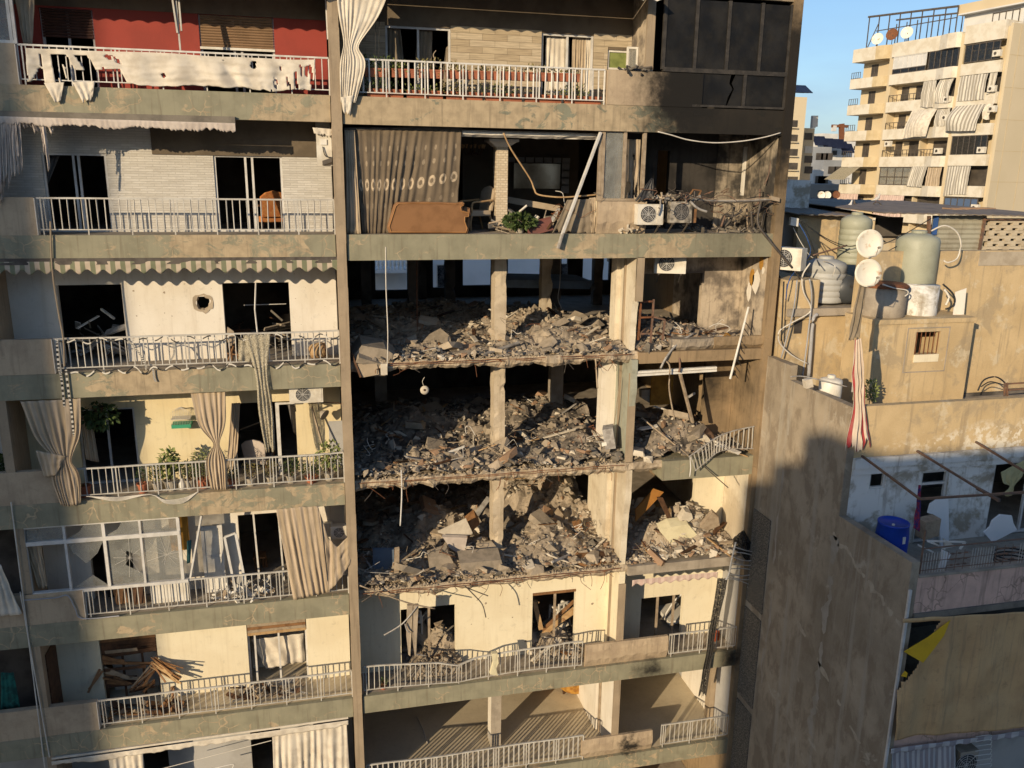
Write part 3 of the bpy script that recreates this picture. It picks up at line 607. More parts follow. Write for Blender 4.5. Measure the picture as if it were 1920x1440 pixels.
mb.build('window_bars', 'rust', N); frame(MB(), rw[0]-.28, rw[1]+.26, YA-.012, rw[2]-.48, rw[3]+.12, .03, .012).build('window_surround', 'concrete', N)
MB().box(rw[0], rw[1], YA-.03, YA+.1, rw[2]-.2, rw[2]).jitter(.01).build('window_sill', 'plaster_cream', N)
rb = (pt(1476, 530, YB_).x, pt(1622, 600, YB_).x); zb = pt(1540, 577, YB_).z
nb('roof_room', 'ochre_wall', rb[0], rb[1], YB_, 3.5, z_(-6), zb); MB().box(rb[0], rb[0]+.95, YB_-.06, 3, zb-.3, pt(1500, 525, YB_).z).jitter(.02, 3).build('block_upstand', 'ochre_wall', N)
MB().box(pt(1490, 600, YB_).x, pt(1504, 600, YB_).x, YB_-.02, YB_, pt(1500, 625, YB_).z, pt(1500, 582, YB_).z).build('window', 'interior_dark', N)
nb('roof_wall', 'ochre_wall', ra[0]+.3, 32, YT, YT+.25, z_(-6), pt(1850, 470, YT).z); nb('roof_wall_cap', 'lime_run', pt(1836, 480, YT).x, 32, YT-.02, YT, pt(1850, 498, YT).z, pt(1850, 472, YT).z)
nb('roof_slab', 'concrete', NX+.3, 40, YT+.25, 14, z_(-3.6), z_(-3.4)); nb('gap_wall', 'interior_dark', rb[1], ra[0]+.3, YT, YT+.1, z_(-6), z_(-3.5))
# upper roof sheds behind
SY = 3.2
nb('shed_wall', 'ochre_wall', pt(1497, 420, SY).x, pt(1594, 420, SY).x, SY, SY+.2, z_(-3.4), pt(1540, 404, SY).z)
sh = MB(); a, b = pt(1750, 405, SY-1.4), pt(1838, 485, SY-1.4); nr = 9
for i in range(nr): z0 = lerp(b.z, a.z, i/nr); sh.prism([(a.x, SY-1.4, z0), (a.x, SY-1.43, z0+.07), (a.x, SY-1.4, z0+.16), (a.x, SY-1.36, z0+.16), (a.x, SY-1.36, z0)], (b.x-a.x, 0, 0))
sh.build('corrugated_wall', 'corrugated', N)
# pierced block screen: every block a piece
c0, c1 = pt(1846, 414, SY-1.4), pt(1935, 473, SY-1.4); scr = nb('block_screen', 'interior_dark', c0.x, c1.x+2, SY-1.2, SY-1.15, c1.z, c0.z); rows = 6; bh = (c0.z-c1.z)/rows
for r_ in range(rows):
    z0 = c1.z+r_*bh
    for i in range(9):
        x = c0.x+i*.42+(.21 if r_ % 2 else 0); MB().box(x, x+.20, SY-1.42, SY-1.3, z0+.03, z0+bh-.06).build('block', 'screen_block', scr)
        MB().box(x-.0, x+.42, SY-1.40, SY-1.3, z0+bh-.06, z0+bh+.03).build('block', 'screen_block', scr)
mb = MB(); mb.bar((c0.x-.1, SY-1.45, c1.z-.9), (c0.x-.05, SY-1.45, c0.z+.1), .07).bar((c0.x-.1, SY-1.45, c1.z), (c1.x+2, SY-1.45, c1.z), .06).bar((c0.x-.1, SY-1.45, c0.z+.05), (c1.x+2, SY-1.45, c0.z+.05), .06); mb.build('screen_frame', 'steel_brown', N)
rs = MB(); rp = [pt(1495, 401, SY-.3), pt(1600, 404, SY-.3), pt(1660, 402, SY-.3)]
for (l, r, y0, y1, Yf, Yb) in ((1496, 1665, 402, 393, SY-.4, SY+6), (1660, 2010, 400, 388, SY-1.8, SY+8)):
    a, b = pt(l, y0, Yf), pt(r, y0+4, Yf); n_ = int((b.x-a.x)/.16)
    zr = a.z; g = [[Vector((lerp(a.x, b.x, i/n_), Yf, zr+.025*(i % 2)-.10*i/n_)) for i in range(n_+1)], [Vector((lerp(a.x, b.x, i/n_)+1.5, Yb, zr+.15+.025*(i % 2)-.1*i/n_)) for i in range(n_+1)]]
    MB().sheet(g).build('roof_sheet', 'roof_sheet', N, thick=.03)
MB().bar(pt(1742, 405, SY-1.6), pt(1740, 480, SY-1.6), .08).build('shed_post', 'steel_brown', N); MB().box(pt(1748, 440, SY-1.5).x, pt(1756, 440, SY-1.5).x, SY-1.5, SY-1.45, pt(1750, 440, SY-1.5).z, pt(1750, 405, SY-1.5).z).build('blue_jamb', 'cable_blue', N)
nb('shed_wall', 'block_burnt', pt(1650, 450, SY+.5).x, pt(1745, 450, SY+.5).x, SY+.5, SY+.6, z_(-3.4), pt(1700, 437, SY+.5).z); nb('shed_back', 'canvas_dark', pt(1642, 440, SY+.3).x, pt(1690, 440, SY+.3).x, SY+.3, SY+.4, pt(1660, 443, SY+.3).z, pt(1660, 407, SY+.3).z)
nb('low_wall', 'ochre_wall', pt(1640, 470, 1.5).x, pt(1720, 470, 1.5).x, 1.5, 1.7, z_(-3.4), pt(1680, 455, 1.5).z)
# --- blocks across the street (behind the photographer): they throw the shade at both sides
ob = empty('opposite_block', (-10, -52, 0), 'flat roofed concrete block across the street behind the viewpoint', 'building')
for a in ((-33.6, -32.3, z_(8.1)), (-32.3, -31.0, z_(8.63)), (-31.0, -30.0, z_(9.4)), (-30.0, 14, z_(8.7))): bx('roof_block', 'plaster_grey', a[0], a[1]-.002, -60, -45, 0, a[2], ob)
ot = empty('opposite_tower', (-79, -52, 0), 'tall concrete tower across the street to the left behind the viewpoint', 'building')
bx('tower_wall', 'plaster_grey', -92, -65.6, -60, -45, 0, 52, ot); bx('roof_room', 'plaster_grey', -86, -76, -56, -50, 52, 55, ot)
# --- the white building seen through the gutted floors
wb = empty('white_rear_building', (6, 32, 0), 'white building behind seen through the gutted floors', 'building')
bx('wall', 'white_building', -20, 30, 32, 40, 0, ZB+1, wb)
for x in (2.0, 7.4, 15.0, 19.0):
    for z in (ZC+.6, ZD+.5): f_ = MB().box(x, x+1.0, 31.96, 32, z, z+1.5).build('window', 'glass_dark', wb); frame(MB(), x, x+1.0, 31.93, z, z+1.5, .06, .03).build('frame', 'white_plastic', f_)
mb = MB().box(2.6, 5.6, 30.4, 32, ZC-1.4, ZC-1.2).box(2.6, 5.6, 30.4, 30.5, ZC-.4, ZC-.3)
mb.build('balcony', 'white_building', wb)
for i in range(12): MB().lathe((2.75+i*.24, 30.45, ZC-1.2), [(.05, 0), (.03, .15), (.08, .35), (.03, .6), (.05, .8)], 8).build('baluster', 'white_plastic', wb)
# ------------------------------------------------------------------ far buildings
plain('stone_cream', (.64, .59, .49), (.55, .49, .38), .9, .85, .1, fine=.1, bs=8); plain('plaster_ochre_far', (.56, .46, .30), (.52, .42, .27), .15, .85, .05); plain('stone_ochre', (.52, .42, .26), (.46, .36, .21), 1.2, .85, .1)
plain('far_panel', (.57, .48, .33), (.53, .445, .30), .1, .85, .05); plain('far_dark', (.05, .043, .036), (.09, .075, .06), .6, .5, 0); plain('far_white', (.60, .585, .55), (.5, .49, .46), .3, .8, 0)
plain('solar', (.015, .018, .035), (.02, .024, .045), .5, .25, 0); plain('far_grey', (.30, .31, .32), (.24, .25, .26), .2, .8, 0); plain('far_blue', (.10, .16, .25), (.08, .12, .2), .2, .6, 0)
def striped(name, c1, c2, k, axis=0, rough=.95):
    t = NT(name); uv = t.n('ShaderNodeUVMap'); sp = t.n('ShaderNodeSeparateXYZ'); t.lk(uv.outputs[0], sp.inputs[0])
    w = t.n('ShaderNodeMath'); w.operation = 'PINGPONG'; w.inputs[1].default_value = 1; m_ = t.math('MULTIPLY', sp.outputs[axis], k*2); t.lk(m_, w.inputs[0])
    f = t.ramp(w.outputs[0], .46, .54); c = t.mix(f, c1, c2); c = t.mix(t.ramp(t.noise(2.5, 5, .6), .45, .75, 0, .35), c, tuple(x*.55 for x in c1)); t.col(c); t.set(rough); t.bump(t.noise(80, 2), .15, .004)
striped('stripe_far', (.58, .54, .46), (.30, .27, .22), 9); striped('stripe_green', (.46, .38, .29), (.17, .18, .11), 34); striped('stripe_red', (.56, .47, .38), (.31, .04, .045), 3.5)
striped('stripe_tan', (.44, .35, .25), (.36, .28, .185), 5); striped('stripe_pink', (.60, .47, .40), (.52, .38, .33), 14); striped('stripe_grey', (.50, .48, .47), (.30, .27, .28), 12)
def cloth(name, top, bot, mat, folds=6, amp=.05, nu=40, nv=14, pinch=None, parent=None, billow=0, ragged_=0, tear=None, seed=0, nrm=(0, -1, 0), thick=.004, kpinch=None, **kw):
    """hanging cloth between a top and a bottom polyline (world points); pinch=(v, width) gathers it at a tie"""
    rr = random.Random(seed+11); ph = [rr.uniform(0, 6.28) for _ in range(3)]; nr = Vector(nrm); g = []; keep = {}
    for j in range(nv+1):
        v = j/nv; row = []
        for i in range(nu+1):
            u = i/nu; a, b = poly_at(top, u), poly_at(bot, u)
            if ragged_: b = b+(a-b)*ragged_*max(0, noise.fractal(Vector((u*9+seed, seed*1.3, 0)), .8, 2, 4)+.15)
            wl = 1.0
            p = a.lerp(b, v)
            if pinch:
                c = poly_at(top, .5).lerp(poly_at(bot, .5), v) if pinch[2] is None else poly_at(pinch[2], v); w = 1-(1-pinch[1])*math.exp(-((v-pinch[0])/pinch[3])**2); p = c+(p-c)*w; wl = min(1, w)**.7
            nz = noise.noise(Vector((u*folds*.45, v*.7, seed*1.7))); f = math.sin(u*folds*6.283+ph[0]+.5*math.sin(v*3+ph[1])+3.2*nz)*(.25+.8*abs(noise.noise(Vector((u*folds*.6, v*.9, seed+9)))))+.75*noise.noise(Vector((u*folds*1.9, v*1.6, seed+4)))+.7*noise.noise(Vector((u*3.1+v*2, v*5, seed+6)))+.25*noise.noise(Vector((u*folds*4, v*9+u*6, seed+2)))
            p = p+nr*(amp*.8*wl*f*(.35+.65*min(1, v*2.5+.15))+billow*math.sin(v*3.14)*(.6+.4*math.sin(u*5+seed)))+Vector((0, 0, 1))*(amp*.3*noise.noise(Vector((u*6, v*4, seed+3))))
            row.append(p)
        g.append(row)
    nc = nu+1; fs = []; vs = [p for r_ in g for p in r_]
    for j in range(nv):
        for i in range(nu):
            if tear and tear((i+.5)/nu, (j+.5)/nv): continue
            fs.append((j*nc+i, j*nc+i+1, (j+1)*nc+i+1, (j+1)*nc+i))
    o = MB().add(vs, fs).build(name, mat, parent, smooth=True, thick=thick, **kw); me = o.data; uvl = me.uv_layers.new(name='UVMap')
    for l in me.loops: uvl.data[l.index].uv = ((l.vertex_index % nc)/nu, 1-(l.vertex_index//nc)/nv)
    return o
bt = ray(300, 322); bt.z = 0; bt.normalize(); bn = Vector((-bt.y, bt.x, 0)); BO = pt(1848, 380, 60); BO.z = CZ
def lb(s, d, z): return BO+bt*s+bn*d+Vector((0, 0, z))
def lbox(mb, s0, s1, d0, d1, z0, z1): return mb.obox((lb(s0, d0, z0)+lb(s1, d1, z1))/2, bt*((s1-s0)/2), bn*((d1-d0)/2), Vector((0, 0, (z1-z0)/2)))
FB = empty('far_apartment_block', lb(11, -6, -24), 'cream stone apartment block with stacked balconies and striped curtains in the distance', 'building')
def lp(name, mat, *a, parent=FB, **k): return lbox(MB(), *a).build(name, mat, parent, **k)
lp('core', 'plaster_ochre_far', .3, 22, -14, -1.6, -24, 15.9); lp('side_wall', 'far_panel', 0, .3, -16, -.25, -24, 16.2)
for k in range(12): lp('panel_joint', 'stone_ochre', -.02, 0, -16, -.26, -20+k*3.3, -20+k*3.3+.05)
for k in range(5): lp('panel_joint', 'stone_ochre', -.022, 0, -1.5-k*3, -1.45-k*3, -24, 16)
for s0, s1, d in ((5.6, 6.1, .0), (15.9, 16.5, -.3), (.3, .6, -.3), (10.4, 10.6, -.5)): lp('pier', 'plaster_ochre_far', s0, s1, -1.6, d, -24, 15.9)
ZBOT = [14.5, 11.25, 8.0, 4.75, 1.45, -1.98, -5.2]
for i, zb_ in enumerate(ZBOT):
    h = 1.6 if i == 0 else 1.22
    lp('balcony_band', 'stone_cream', 6.1, 15.95, -1.6, .0, zb_, zb_+h); mb = MB(); mb.prism([lb(6.1, 0, zb_), lb(9.0, 0, zb_), lb(7.6, .45, zb_), lb(6.4, .45, zb_)], (0, 0, h)); mb.build('balcony_band', 'stone_cream', FB)
    lp('balcony_band', 'stone_cream', .65, 5.6, -1.6, .12, zb_+(.1 if i else .2), zb_+h+(.1 if i else .5))
    lp('balcony_band', 'stone_cream', 18.4, 22.2, -1.6, .25, zb_, zb_+h); pr = [lb(18.4, .25, zb_)]+[lb(18.4-1.9*math.sin(k*.314)-.0, .25-1.0*(1-math.cos(k*.314)), zb_) for k in range(1, 6)]+[lb(16.5, -1.6, zb_), lb(18.4, -1.6, zb_)]
    MB().prism(pr, (0, 0, h)).build('balcony_band', 'stone_ochre', FB)
    if i < 6:
        z0, z1 = ZBOT[i+1]+1.22, zb_
        f_ = lp('window', 'far_dark', 19.5, 20.6, -1.62, -1.55, z0-.6, z1-.3); lbox(MB(), 20.0, 20.1, -1.56, -1.52, z0-.6, z1-.3).build('frame', 'steel_dark', f_)
        mb = MB(); lbox(mb, 20.6, 22.15, .15, .2, z0+.75, z0+.8); lbox(mb, 20.6, 22.15, .15, .2, z0+.02, z0+.08)
        for q in range(5): lbox(mb, 20.6+q*.37, 20.66+q*.37, .15, .2, z0, z0+.8)
        mb.build('railing', 'steel_dark', FB)
def glaz(s0, s1, z0, z1, n, d=-.1, mat='glass_dark', fr='steel_dark', hm=None):
    w = lp('window', mat, s0, s1, d-.05, d, z0, z1); mb = MB()
    for q in range(n+1): s = lerp(s0, s1, q/n); lbox(mb, s-.05, s+.05, d, d+.05, z0, z1)
    lbox(mb, s0, s1, d, d+.06, z1-.1, z1); lbox(mb, s0, s1, d, d+.06, z0, z0+.1)
    if hm: lbox(mb, s0, s1, d, d+.06, hm-.06, hm+.06)
    mb.build('frame', fr, w)
def rail2(s0, s1, z0, n):
    mb = MB(); lbox(mb, s0, s1, -.2, -.14, z0+.75, z0+.82)
    for q in range(n+1): s = lerp(s0, s1, q/n); lbox(mb, s-.03, s+.03, -.2, -.14, z0, z0+.8)
    mb.build('railing', 'steel_dark', FB)
OZ = [(ZBOT[i+1]+1.22, ZBOT[i]) for i in range(6)]
glaz(1.0, 5.3, OZ[0][0]+.2, OZ[0][1]+.1, 5, .05); glaz(6.3, 10.3, *OZ[0], 5); glaz(10.7, 15.6, OZ[0][0]+.6, OZ[0][1], 7, -.1, 'far_white', 'aluminium'); glaz(10.7, 15.6, OZ[0][0], OZ[0][0]+.6, 4)
for i in (1, 2, 3): lp('opening', 'far_dark', 11, 15.2, -1.62, -1.57, OZ[i][0]-.9, OZ[i][1]-.2); rail2(10.7, 15.8, OZ[i][0], 8); lp('soffit_wall', 'plaster_ochre_far', 13, 14, -1.56, -1.5, OZ[i][0]-.8, OZ[i][1]-.3)
glaz(.9, 5.4, OZ[3][0], OZ[3][1]+.1, 6, .05); lp('opening', 'far_dark', 7, 9.4, -1.62, -1.55, OZ[3][0]-.9, OZ[3][1]-.3); rail2(6.3, 10.3, OZ[3][0], 9); glaz(10.9, 15.7, *OZ[4], 4, -.1, 'glass_dirty', 'steel_dark', lerp(*OZ[4], .45))
lp('opening', 'far_dark', 6.4, 10.2, -1.3, -1.2, *OZ[4]); lp('opening', 'far_dark', .8, 5.4, -1.3, -1.2, *OZ[4]); lp('opening', 'far_dark', 6.4, 15.8, -1.3, -1.2, *OZ[5]); glaz(1, 5.4, OZ[5][0], OZ[5][1], 5, .0, 'far_blue'); lp('opening', 'far_dark', .8, 5.4, -1.3, -1.2, *OZ[1]); lp('opening', 'far_dark', 6.4, 10.2, -1.3, -1.2, *OZ[1])
def fcurt(s0, s1, z1, z0, mat, label, d=.15, bil=.1, sk=0, seed=0, rg=0):
    cloth('curtain', [lb(s1, d, z1), lb(s0, d, z1)], [lb(s1+sk, d+bil, z0+.2*math.sin(seed)), lb((s0+s1)/2+sk, d+bil, z0), lb(s0+sk, d+bil, z0)], mat, 7, .12, 30, 8, nrm=bn, seed=seed, billow=bil, thick=0, label=label, cat='curtain', group='curtains on the far apartment block')
C_ = ' on the far block'
fcurt(8.6, 10.4, 11.2, 8.2, 'stripe_far', 'narrow striped curtain beside the balcony, second storey'+C_, seed=1); fcurt(6.2, 8.1, 11.2, 8.5, 'stripe_far', 'striped curtain blown over a wall unit, second storey'+C_, seed=2, bil=.4); fcurt(1.9, 5.4, 11.3, 8.6, 'stripe_far', 'wide striped curtain on the right bay, second storey'+C_, seed=3); fcurt(.8, 1.7, 11.3, 9.2, 'stripe_far', 'short striped curtain end on the right bay, second storey'+C_, seed=4)
fcurt(8.0, 11.6, 8.0, 4.9, 'cloth_white', 'large white curtain billowing out, third storey from the top'+C_, seed=5, bil=.7, sk=.5); fcurt(6.2, 7.9, 8.0, 6.0, 'stripe_far', 'striped curtain right of the billowing white one, third storey'+C_, seed=6, bil=.3); fcurt(1.6, 5.5, 8.1, 5.3, 'stripe_far', 'pale striped curtain blown outward on the right bay, third storey'+C_, seed=7, bil=.7, sk=.4); fcurt(.7, 1.6, 8.1, 6.4, 'cloth_white', 'short white curtain on the right bay, third storey from the top'+C_, seed=8, bil=.3)
fcurt(8.3, 10.6, 1.5, -.9, 'stripe_far', 'striped curtain hanging slack over the parapet, fifth storey'+C_, seed=9, sk=.4); fcurt(6.2, 8.2, 1.4, -.8, 'stripe_tan', 'brown striped curtain, fifth storey'+C_, seed=10); fcurt(2.4, 5.5, 1.5, -1.6, 'stripe_far', 'long striped curtain on the right bay, fifth storey'+C_, seed=11); fcurt(11.2, 15.8, -2, -4.6, 'stripe_pink', 'pale curtain on the sixth storey, just above the roof sheds'+C_, seed=12); fcurt(18.6, 22.2, -2, -4.9, 'stripe_pink', 'pale curtain low on the curved balcony stack'+C_, seed=13, d=.3)
cloth('awning', [lb(22.3, .2, 1.4), lb(18.9, .2, 1.4)], [lb(23, 2.2, -.2), lb(19.4, 2.2, -.2)], 'stripe_green', 2, .03, 24, 6, nrm=bn, thick=0, label='green striped awning jutting from the curved balconies of the far block', cat='awning')
for i, (s, z) in enumerate(((1.0, 12.9), (1.0, 9.3), (.6, 7.2), (6.6, 8.6), (6.9, 2.9), (6.5, 6.6), (1.2, 2.9), (14.5, 3.9), (.9, -3.3))):
    a_ = lbox(MB(), s-.45, s+.45, .15, .55, z, z+.65).build('air_conditioner', 'ac_white', label='small white air conditioner on the far block, '+['top of the right bay', 'under the short striped curtain end', 'at the corner of the third storey', 'by the blown-up curtain', 'by the potted plants on the fourth storey', 'right of the billowing white curtain', 'below the dark glazing', 'inside the open fourth storey balcony', 'above the roof sheds'][i], cat='air conditioner', group='air conditioners on the far block')
    MB().lathe(lb(s+.1, .56, z+.32), [(.17, 0), (.17, .02)], 12, bn).build('fan_grille', 'far_dark', a_)
# penthouse and roof frame
lp('penthouse', 'far_white', .5, 8, -12, -2.2, 15.9, 18.2); lp('penthouse_roof', 'plaster_ochre_far', -.5, 8.6, -13, -1.6, 18.4, 19.4); glaz(1.0, 4.2, 16.6, 17.9, 4, -2.1, 'far_white'); lp('roof_edge', 'far_white', -.5, 8.2, -13, -1.3, 18.2, 18.35)
mb = MB()
for q in range(9): s = lerp(8.2, 21.6, q/8); lbox(mb, s-.05, s+.05, -1.3, -1.2, 16, lerp(19.2, 20.1, q/8)); lbox(mb, s-.04, s+.04, -6, -5.9, 16, 19.6)
mb.bar(lb(8.2, -1.25, 19.2), lb(21.8, -1.25, 20.1), .22); mb.bar(lb(8.2, -6, 19.2), lb(21.8, -6, 20.1), .18); mb.bar(lb(8.2, -1.25, 18), lb(20.2, -1.25, 18.2), .1); mb.bar(lb(21.4, -1.25, 16.4), lb(20, -1.25, 19), .08)
mb.build('pergola_frame', 'steel_dark', FB)
for i in range(4): MB().lathe(lb(3+i*1.2, -5, 19.4), [(.5, 0), (.5, 1.0), (.3, 1.2)], 12).build('water_tank', 'tank_grey', label='roof tank %s along the penthouse of the far block' % ['rightmost', 'second from right', 'third from right', 'leftmost'][i], cat='water tank', group='tanks on the far penthouse')
for i, (s, z, mt) in enumerate(((19.2, 17.1, 'dish_white'), (16.9, 17.3, 'rust'), (14.6, 17.2, 'dish_white'))):
    d_ = MB().lathe(lb(s, -.6, z), [(.0, -.12), (.5, -.06), (.72, .06)], 16, bn+Vector((0, -.6, .3)), caps=False).build('satellite_dish', mt, label=['round white', 'rust stained round', 'tilted white'][i]+' satellite dish on the roof edge of the far block', cat='satellite dish', group='dishes on the far roof', smooth=True); MB().bar(lb(s, -.7, 16), lb(s, -.7, z), .06).build('pole', 'steel_dark', d_)
# tan block between, distant city, crane
def farbox(name, mat, l, r, ty, by, Y, dep, label, cat='building', par=None):
    a, b = pt(l, ty, Y), pt(r, ty, Y); return MB().box(a.x, b.x, Y, Y+dep, 0 if by is None else pt(l, by, Y).z, a.z).build(name, mat, par, label=label, cat=cat)
tb = farbox('tan_apartment_block', 'far_panel', 1400, 1514, 178, None, 75, 12, 'plain tan block with a column of windows beside the burnt corner')
for k, y in enumerate((232, 259, 286, 312, 338)): f_ = farbox('window', 'far_dark', 1478, 1496, y-7, y+6, 74.9, .1, None, None, tb); farbox('sill', 'far_panel', 1477, 1497, y+6, y+8, 74.6, .4, None, None, f_)
for k in range(3): a = pt(1492+k*8, 176, 75); MB().obox((a.x, 75.5, a.z+.6), (.9, 0, 0), (0, .9, .5), (0, .02, -.03)).build('solar_panel', 'solar', tb)
tb2 = farbox('annex_block', 'plaster_ochre_far', 1508, 1528, 240, None, 80, 10, 'narrow ochre annex with balconies and an antenna on its roof')
for k, y in enumerate((255, 280, 298, 318)): farbox('balcony_opening', 'far_dark' if k != 1 else 'stripe_far', 1510, 1524, y-6, y+7, 79.9, .1, None, None, tb2)
MB().bar(pt(1524, 240, 81), pt(1526, 217, 81), .5).bar(pt(1529, 238, 81), pt(1530, 217, 81), .4).build('antenna', 'far_white', tb2)
cityl = [(1524, 1560, 275, 120, 'far_grey', 'grey blue house with pitched roof in the city gap'), (1545, 1590, 300, 110, 'far_grey', 'grey house with long window band in the city gap'), (1530, 1600, 270, 190, 'far_white', 'white block carrying solar panels in the city gap'), (1540, 1572, 250, 260, 'far_white', 'distant white rounded block on the skyline'), (1570, 1640, 262, 230, 'far_white', 'low white block beside the crane'), (1520, 1600, 345, 95, 'far_grey', 'shaded low grey block above the solar row'), (1526, 1545, 318, 105, 'far_white', 'small pale house left of the grey ones')]
for l, r, ty, Y, mt, lab in cityl:
    o = farbox('city_house', mt, l, r, ty, None, Y, 12, lab); tag(o, group='houses in the far city gap')
    for q in range(3):
        a = pt(lerp(l, r, .2+.25*q), ty+12, Y-.1); MB().box(a.x, a.x+1.4, Y-.1, Y, a.z-1.2, a.z).build('window', 'far_dark', o)
for k, (x, y) in enumerate(((1537, 264), (1553, 268), (1565, 269), (1577, 270), (1588, 278))):
    a = pt(x, y, 185); p = empty('solar_array', a, 'tilted dark solar array on white roofs of the city gap, number %s from the left' % ['one', 'two', 'three', 'four', 'five'][k], 'solar panels', 'solar arrays in the city gap')
    for c in range(3): MB().obox((a.x+c*1.25-1.2, 185, a.z), (.6, 0, 0), (0, 1, 1.2), (0, .05, -.04)).build('panel', 'solar', p)
a, b = pt(1522, 388, 60), pt(1572, 376, 60); p = empty('solar_row', (a.x, 60, a.z), 'row of tilted solar panels on the roof just above the sheds', 'solar panels')
for c in range(6): x = lerp(a.x, b.x, (c+.5)/6); MB().obox((x, 60, (a.z+b.z)/2), ((b.x-a.x)/12.6, 0, 0), (0, .35, .55), (0, .04, -.03)).build('panel', 'solar', p)
MB().box(a.x-2, b.x+2, 60.5, 68, 0, a.z-.1).build('low_roof_building', 'far_grey', label='low flat roofed building under the solar row', cat='building')
for i, (x, y, mt) in enumerate(((1540, 366, 'dish_white'), (1551, 366, 'dish_white'), (1568, 365, 'rust'), (1544, 372, 'dish_white'))): a = pt(x, y, 62); MB().lathe(a, [(0, -.08), (.28, -.03), (.42, .05)], 12, (-.3, -1, .2), False).build('satellite_dish', mt, label=['leftmost white', 'third, cream', 'rust coloured', 'second and lowest white'][i]+' dish above the solar row', cat='satellite dish', group='dishes above the solar row')
cr_ = empty('tower_crane', pt(1578, 300, 400), 'thin tower crane on the skyline', 'crane'); a = pt(1578, 232, 400); b = pt(1578, 320, 400); MB().bar(b, a, 2.2).build('mast', 'rust', cr_); MB().bar(pt(1560, 236, 400), pt(1590, 237, 400), 1.4).build('jib', 'rust', cr_); MB().box(pt(1561, 236, 400).x, pt(1567, 236, 400).x, 399, 401, a.z-4, a.z-1).build('counterweight', 'far_white', cr_)
# roof stub next to the burnt corner
rs_ = MB().box(pt(1470, 340, 6).x, pt(1521, 340, 6).x, 6, 9, z_(-3.4), pt(1490, 338, 6).z).jitter(.05, 1.2).build('roof_stairhouse', 'white_wall_stained', N)
nb('roof_wall', 'plaster_grey', 12.05, pt(1503, 430, 4).x, 4, 4.2, z_(-3.4), pt(1490, 400, 4).z)
# ------------------------------------------------------------------ things on the left block
CR = {1: (0, 0), 2: (620, 0), 3: (1260, 0), 4: (0, 470), 5: (620, 470), 6: (1260, 470), 7: (0, 945), 8: (620, 945), 9: (1260, 945)}
def P(n, x, y, Y=0.0): return pt(CR[n][0]+x*.34375, CR[n][1]+y*.34375, Y)
def PX(n, x, y, X): return ptX(CR[n][0]+x*.34375, CR[n][1]+y*.34375, X)
def PZ(n, x, y, Z): return ptZ(CR[n][0]+x*.34375, CR[n][1]+y*.34375, Z)
t = NT('net'); t.col((.46, .41, .30)); t.set(.7); t.b.inputs['Alpha'].default_value = .55; t.lk(t.ramp(t.noise(30, 4, .6), .35, .65, .25, .85), t.b.inputs['Alpha'])
t = NT('net_black'); t.col((.03, .028, .025)); t.set(.6); t.lk(t.ramp(t.noise(26, 4, .6), .32, .55, .35, .95), t.b.inputs['Alpha'])
striped('ribbon', (.62, .58, .50), (.02, .02, .02), 18); striped('slat_brown', (.17, .105, .058), (.105, .062, .034), 13, 1)
def strip(name, path, w, mat, parent=None, side=(0, 0, 1), n=4, **kw):
    p = smooth_path(path, n); sd = Vector(side)*w/2; N_ = len(p)
    o = MB().add([x for a in p for x in (a-sd, a+sd)], [(2*i, 2*i+1, 2*i+3, 2*i+2) for i in range(N_-1)]).build(name, mat, parent, thick=.003, **kw); uv = o.data.uv_layers.new(name='UVMap')
    for l in o.data.loops: uv.data[l.index].uv = ((l.vertex_index//2)/(N_-1), l.vertex_index % 2)
    return o
def air_con(p, label, w=.80, h=.55, d=.30, mat='ac_white', face=(0, -1, 0), fx=-.12, group=None, burnt=False, bracket=True):
    """outdoor unit; p is the middle of its bottom front edge"""
    p = Vector(p); f = Vector(face).normalized(); s = Vector((-f.y, f.x, 0)); u = Vector((0, 0, 1)); r = empty('air_conditioner', p, label, 'air conditioner', group)
    mb = MB().obox(p-f*(d/2)+u*(h/2), s*(w/2), f*(d/2), u*(h/2)); c = mb.build('casing', mat, r); fc = p+u*(h*.52)+s*(fx*w)
    MB().lathe(fc+f*.002, [(h*.40, 0), (h*.40, .012)], 20, f).build('fan_recess', 'black_plastic', r)
    g = MB()
    for q in range(5): rr_ = h*(.08+.08*q); g.tube([fc+f*.016+(s*math.cos(a*.3307)+u*math.sin(a*.3307))*rr_ for a in range(20)], .004, 4, False)
    for a in range(8): g.bar(fc+f*.016, fc+f*.016+(s*math.cos(a*.785)+u*math.sin(a*.785))*h*.40, .007)
    g.build('fan_grille', 'steel_ash' if burnt else 'aluminium', r)
    b_ = MB().obox(p+u*(h*.5)+s*(w*.36)+f*.004, s*(w*.10), f*.004, u*(h*.42)); b_.build('side_panel', mat, r)
    if bracket:
        b_ = MB()
        for k in (-.35, .35): b_.bar(p+s*(k*w)-u*.02+f*.05, p+s*(k*w)-u*.02-f*(d+.1), .035).bar(p+s*(k*w)-u*.02, p+s*(k*w)-u*.3-f*(d+.05), .03)
        b_.build('bracket', 'steel_dark', r)
    return r
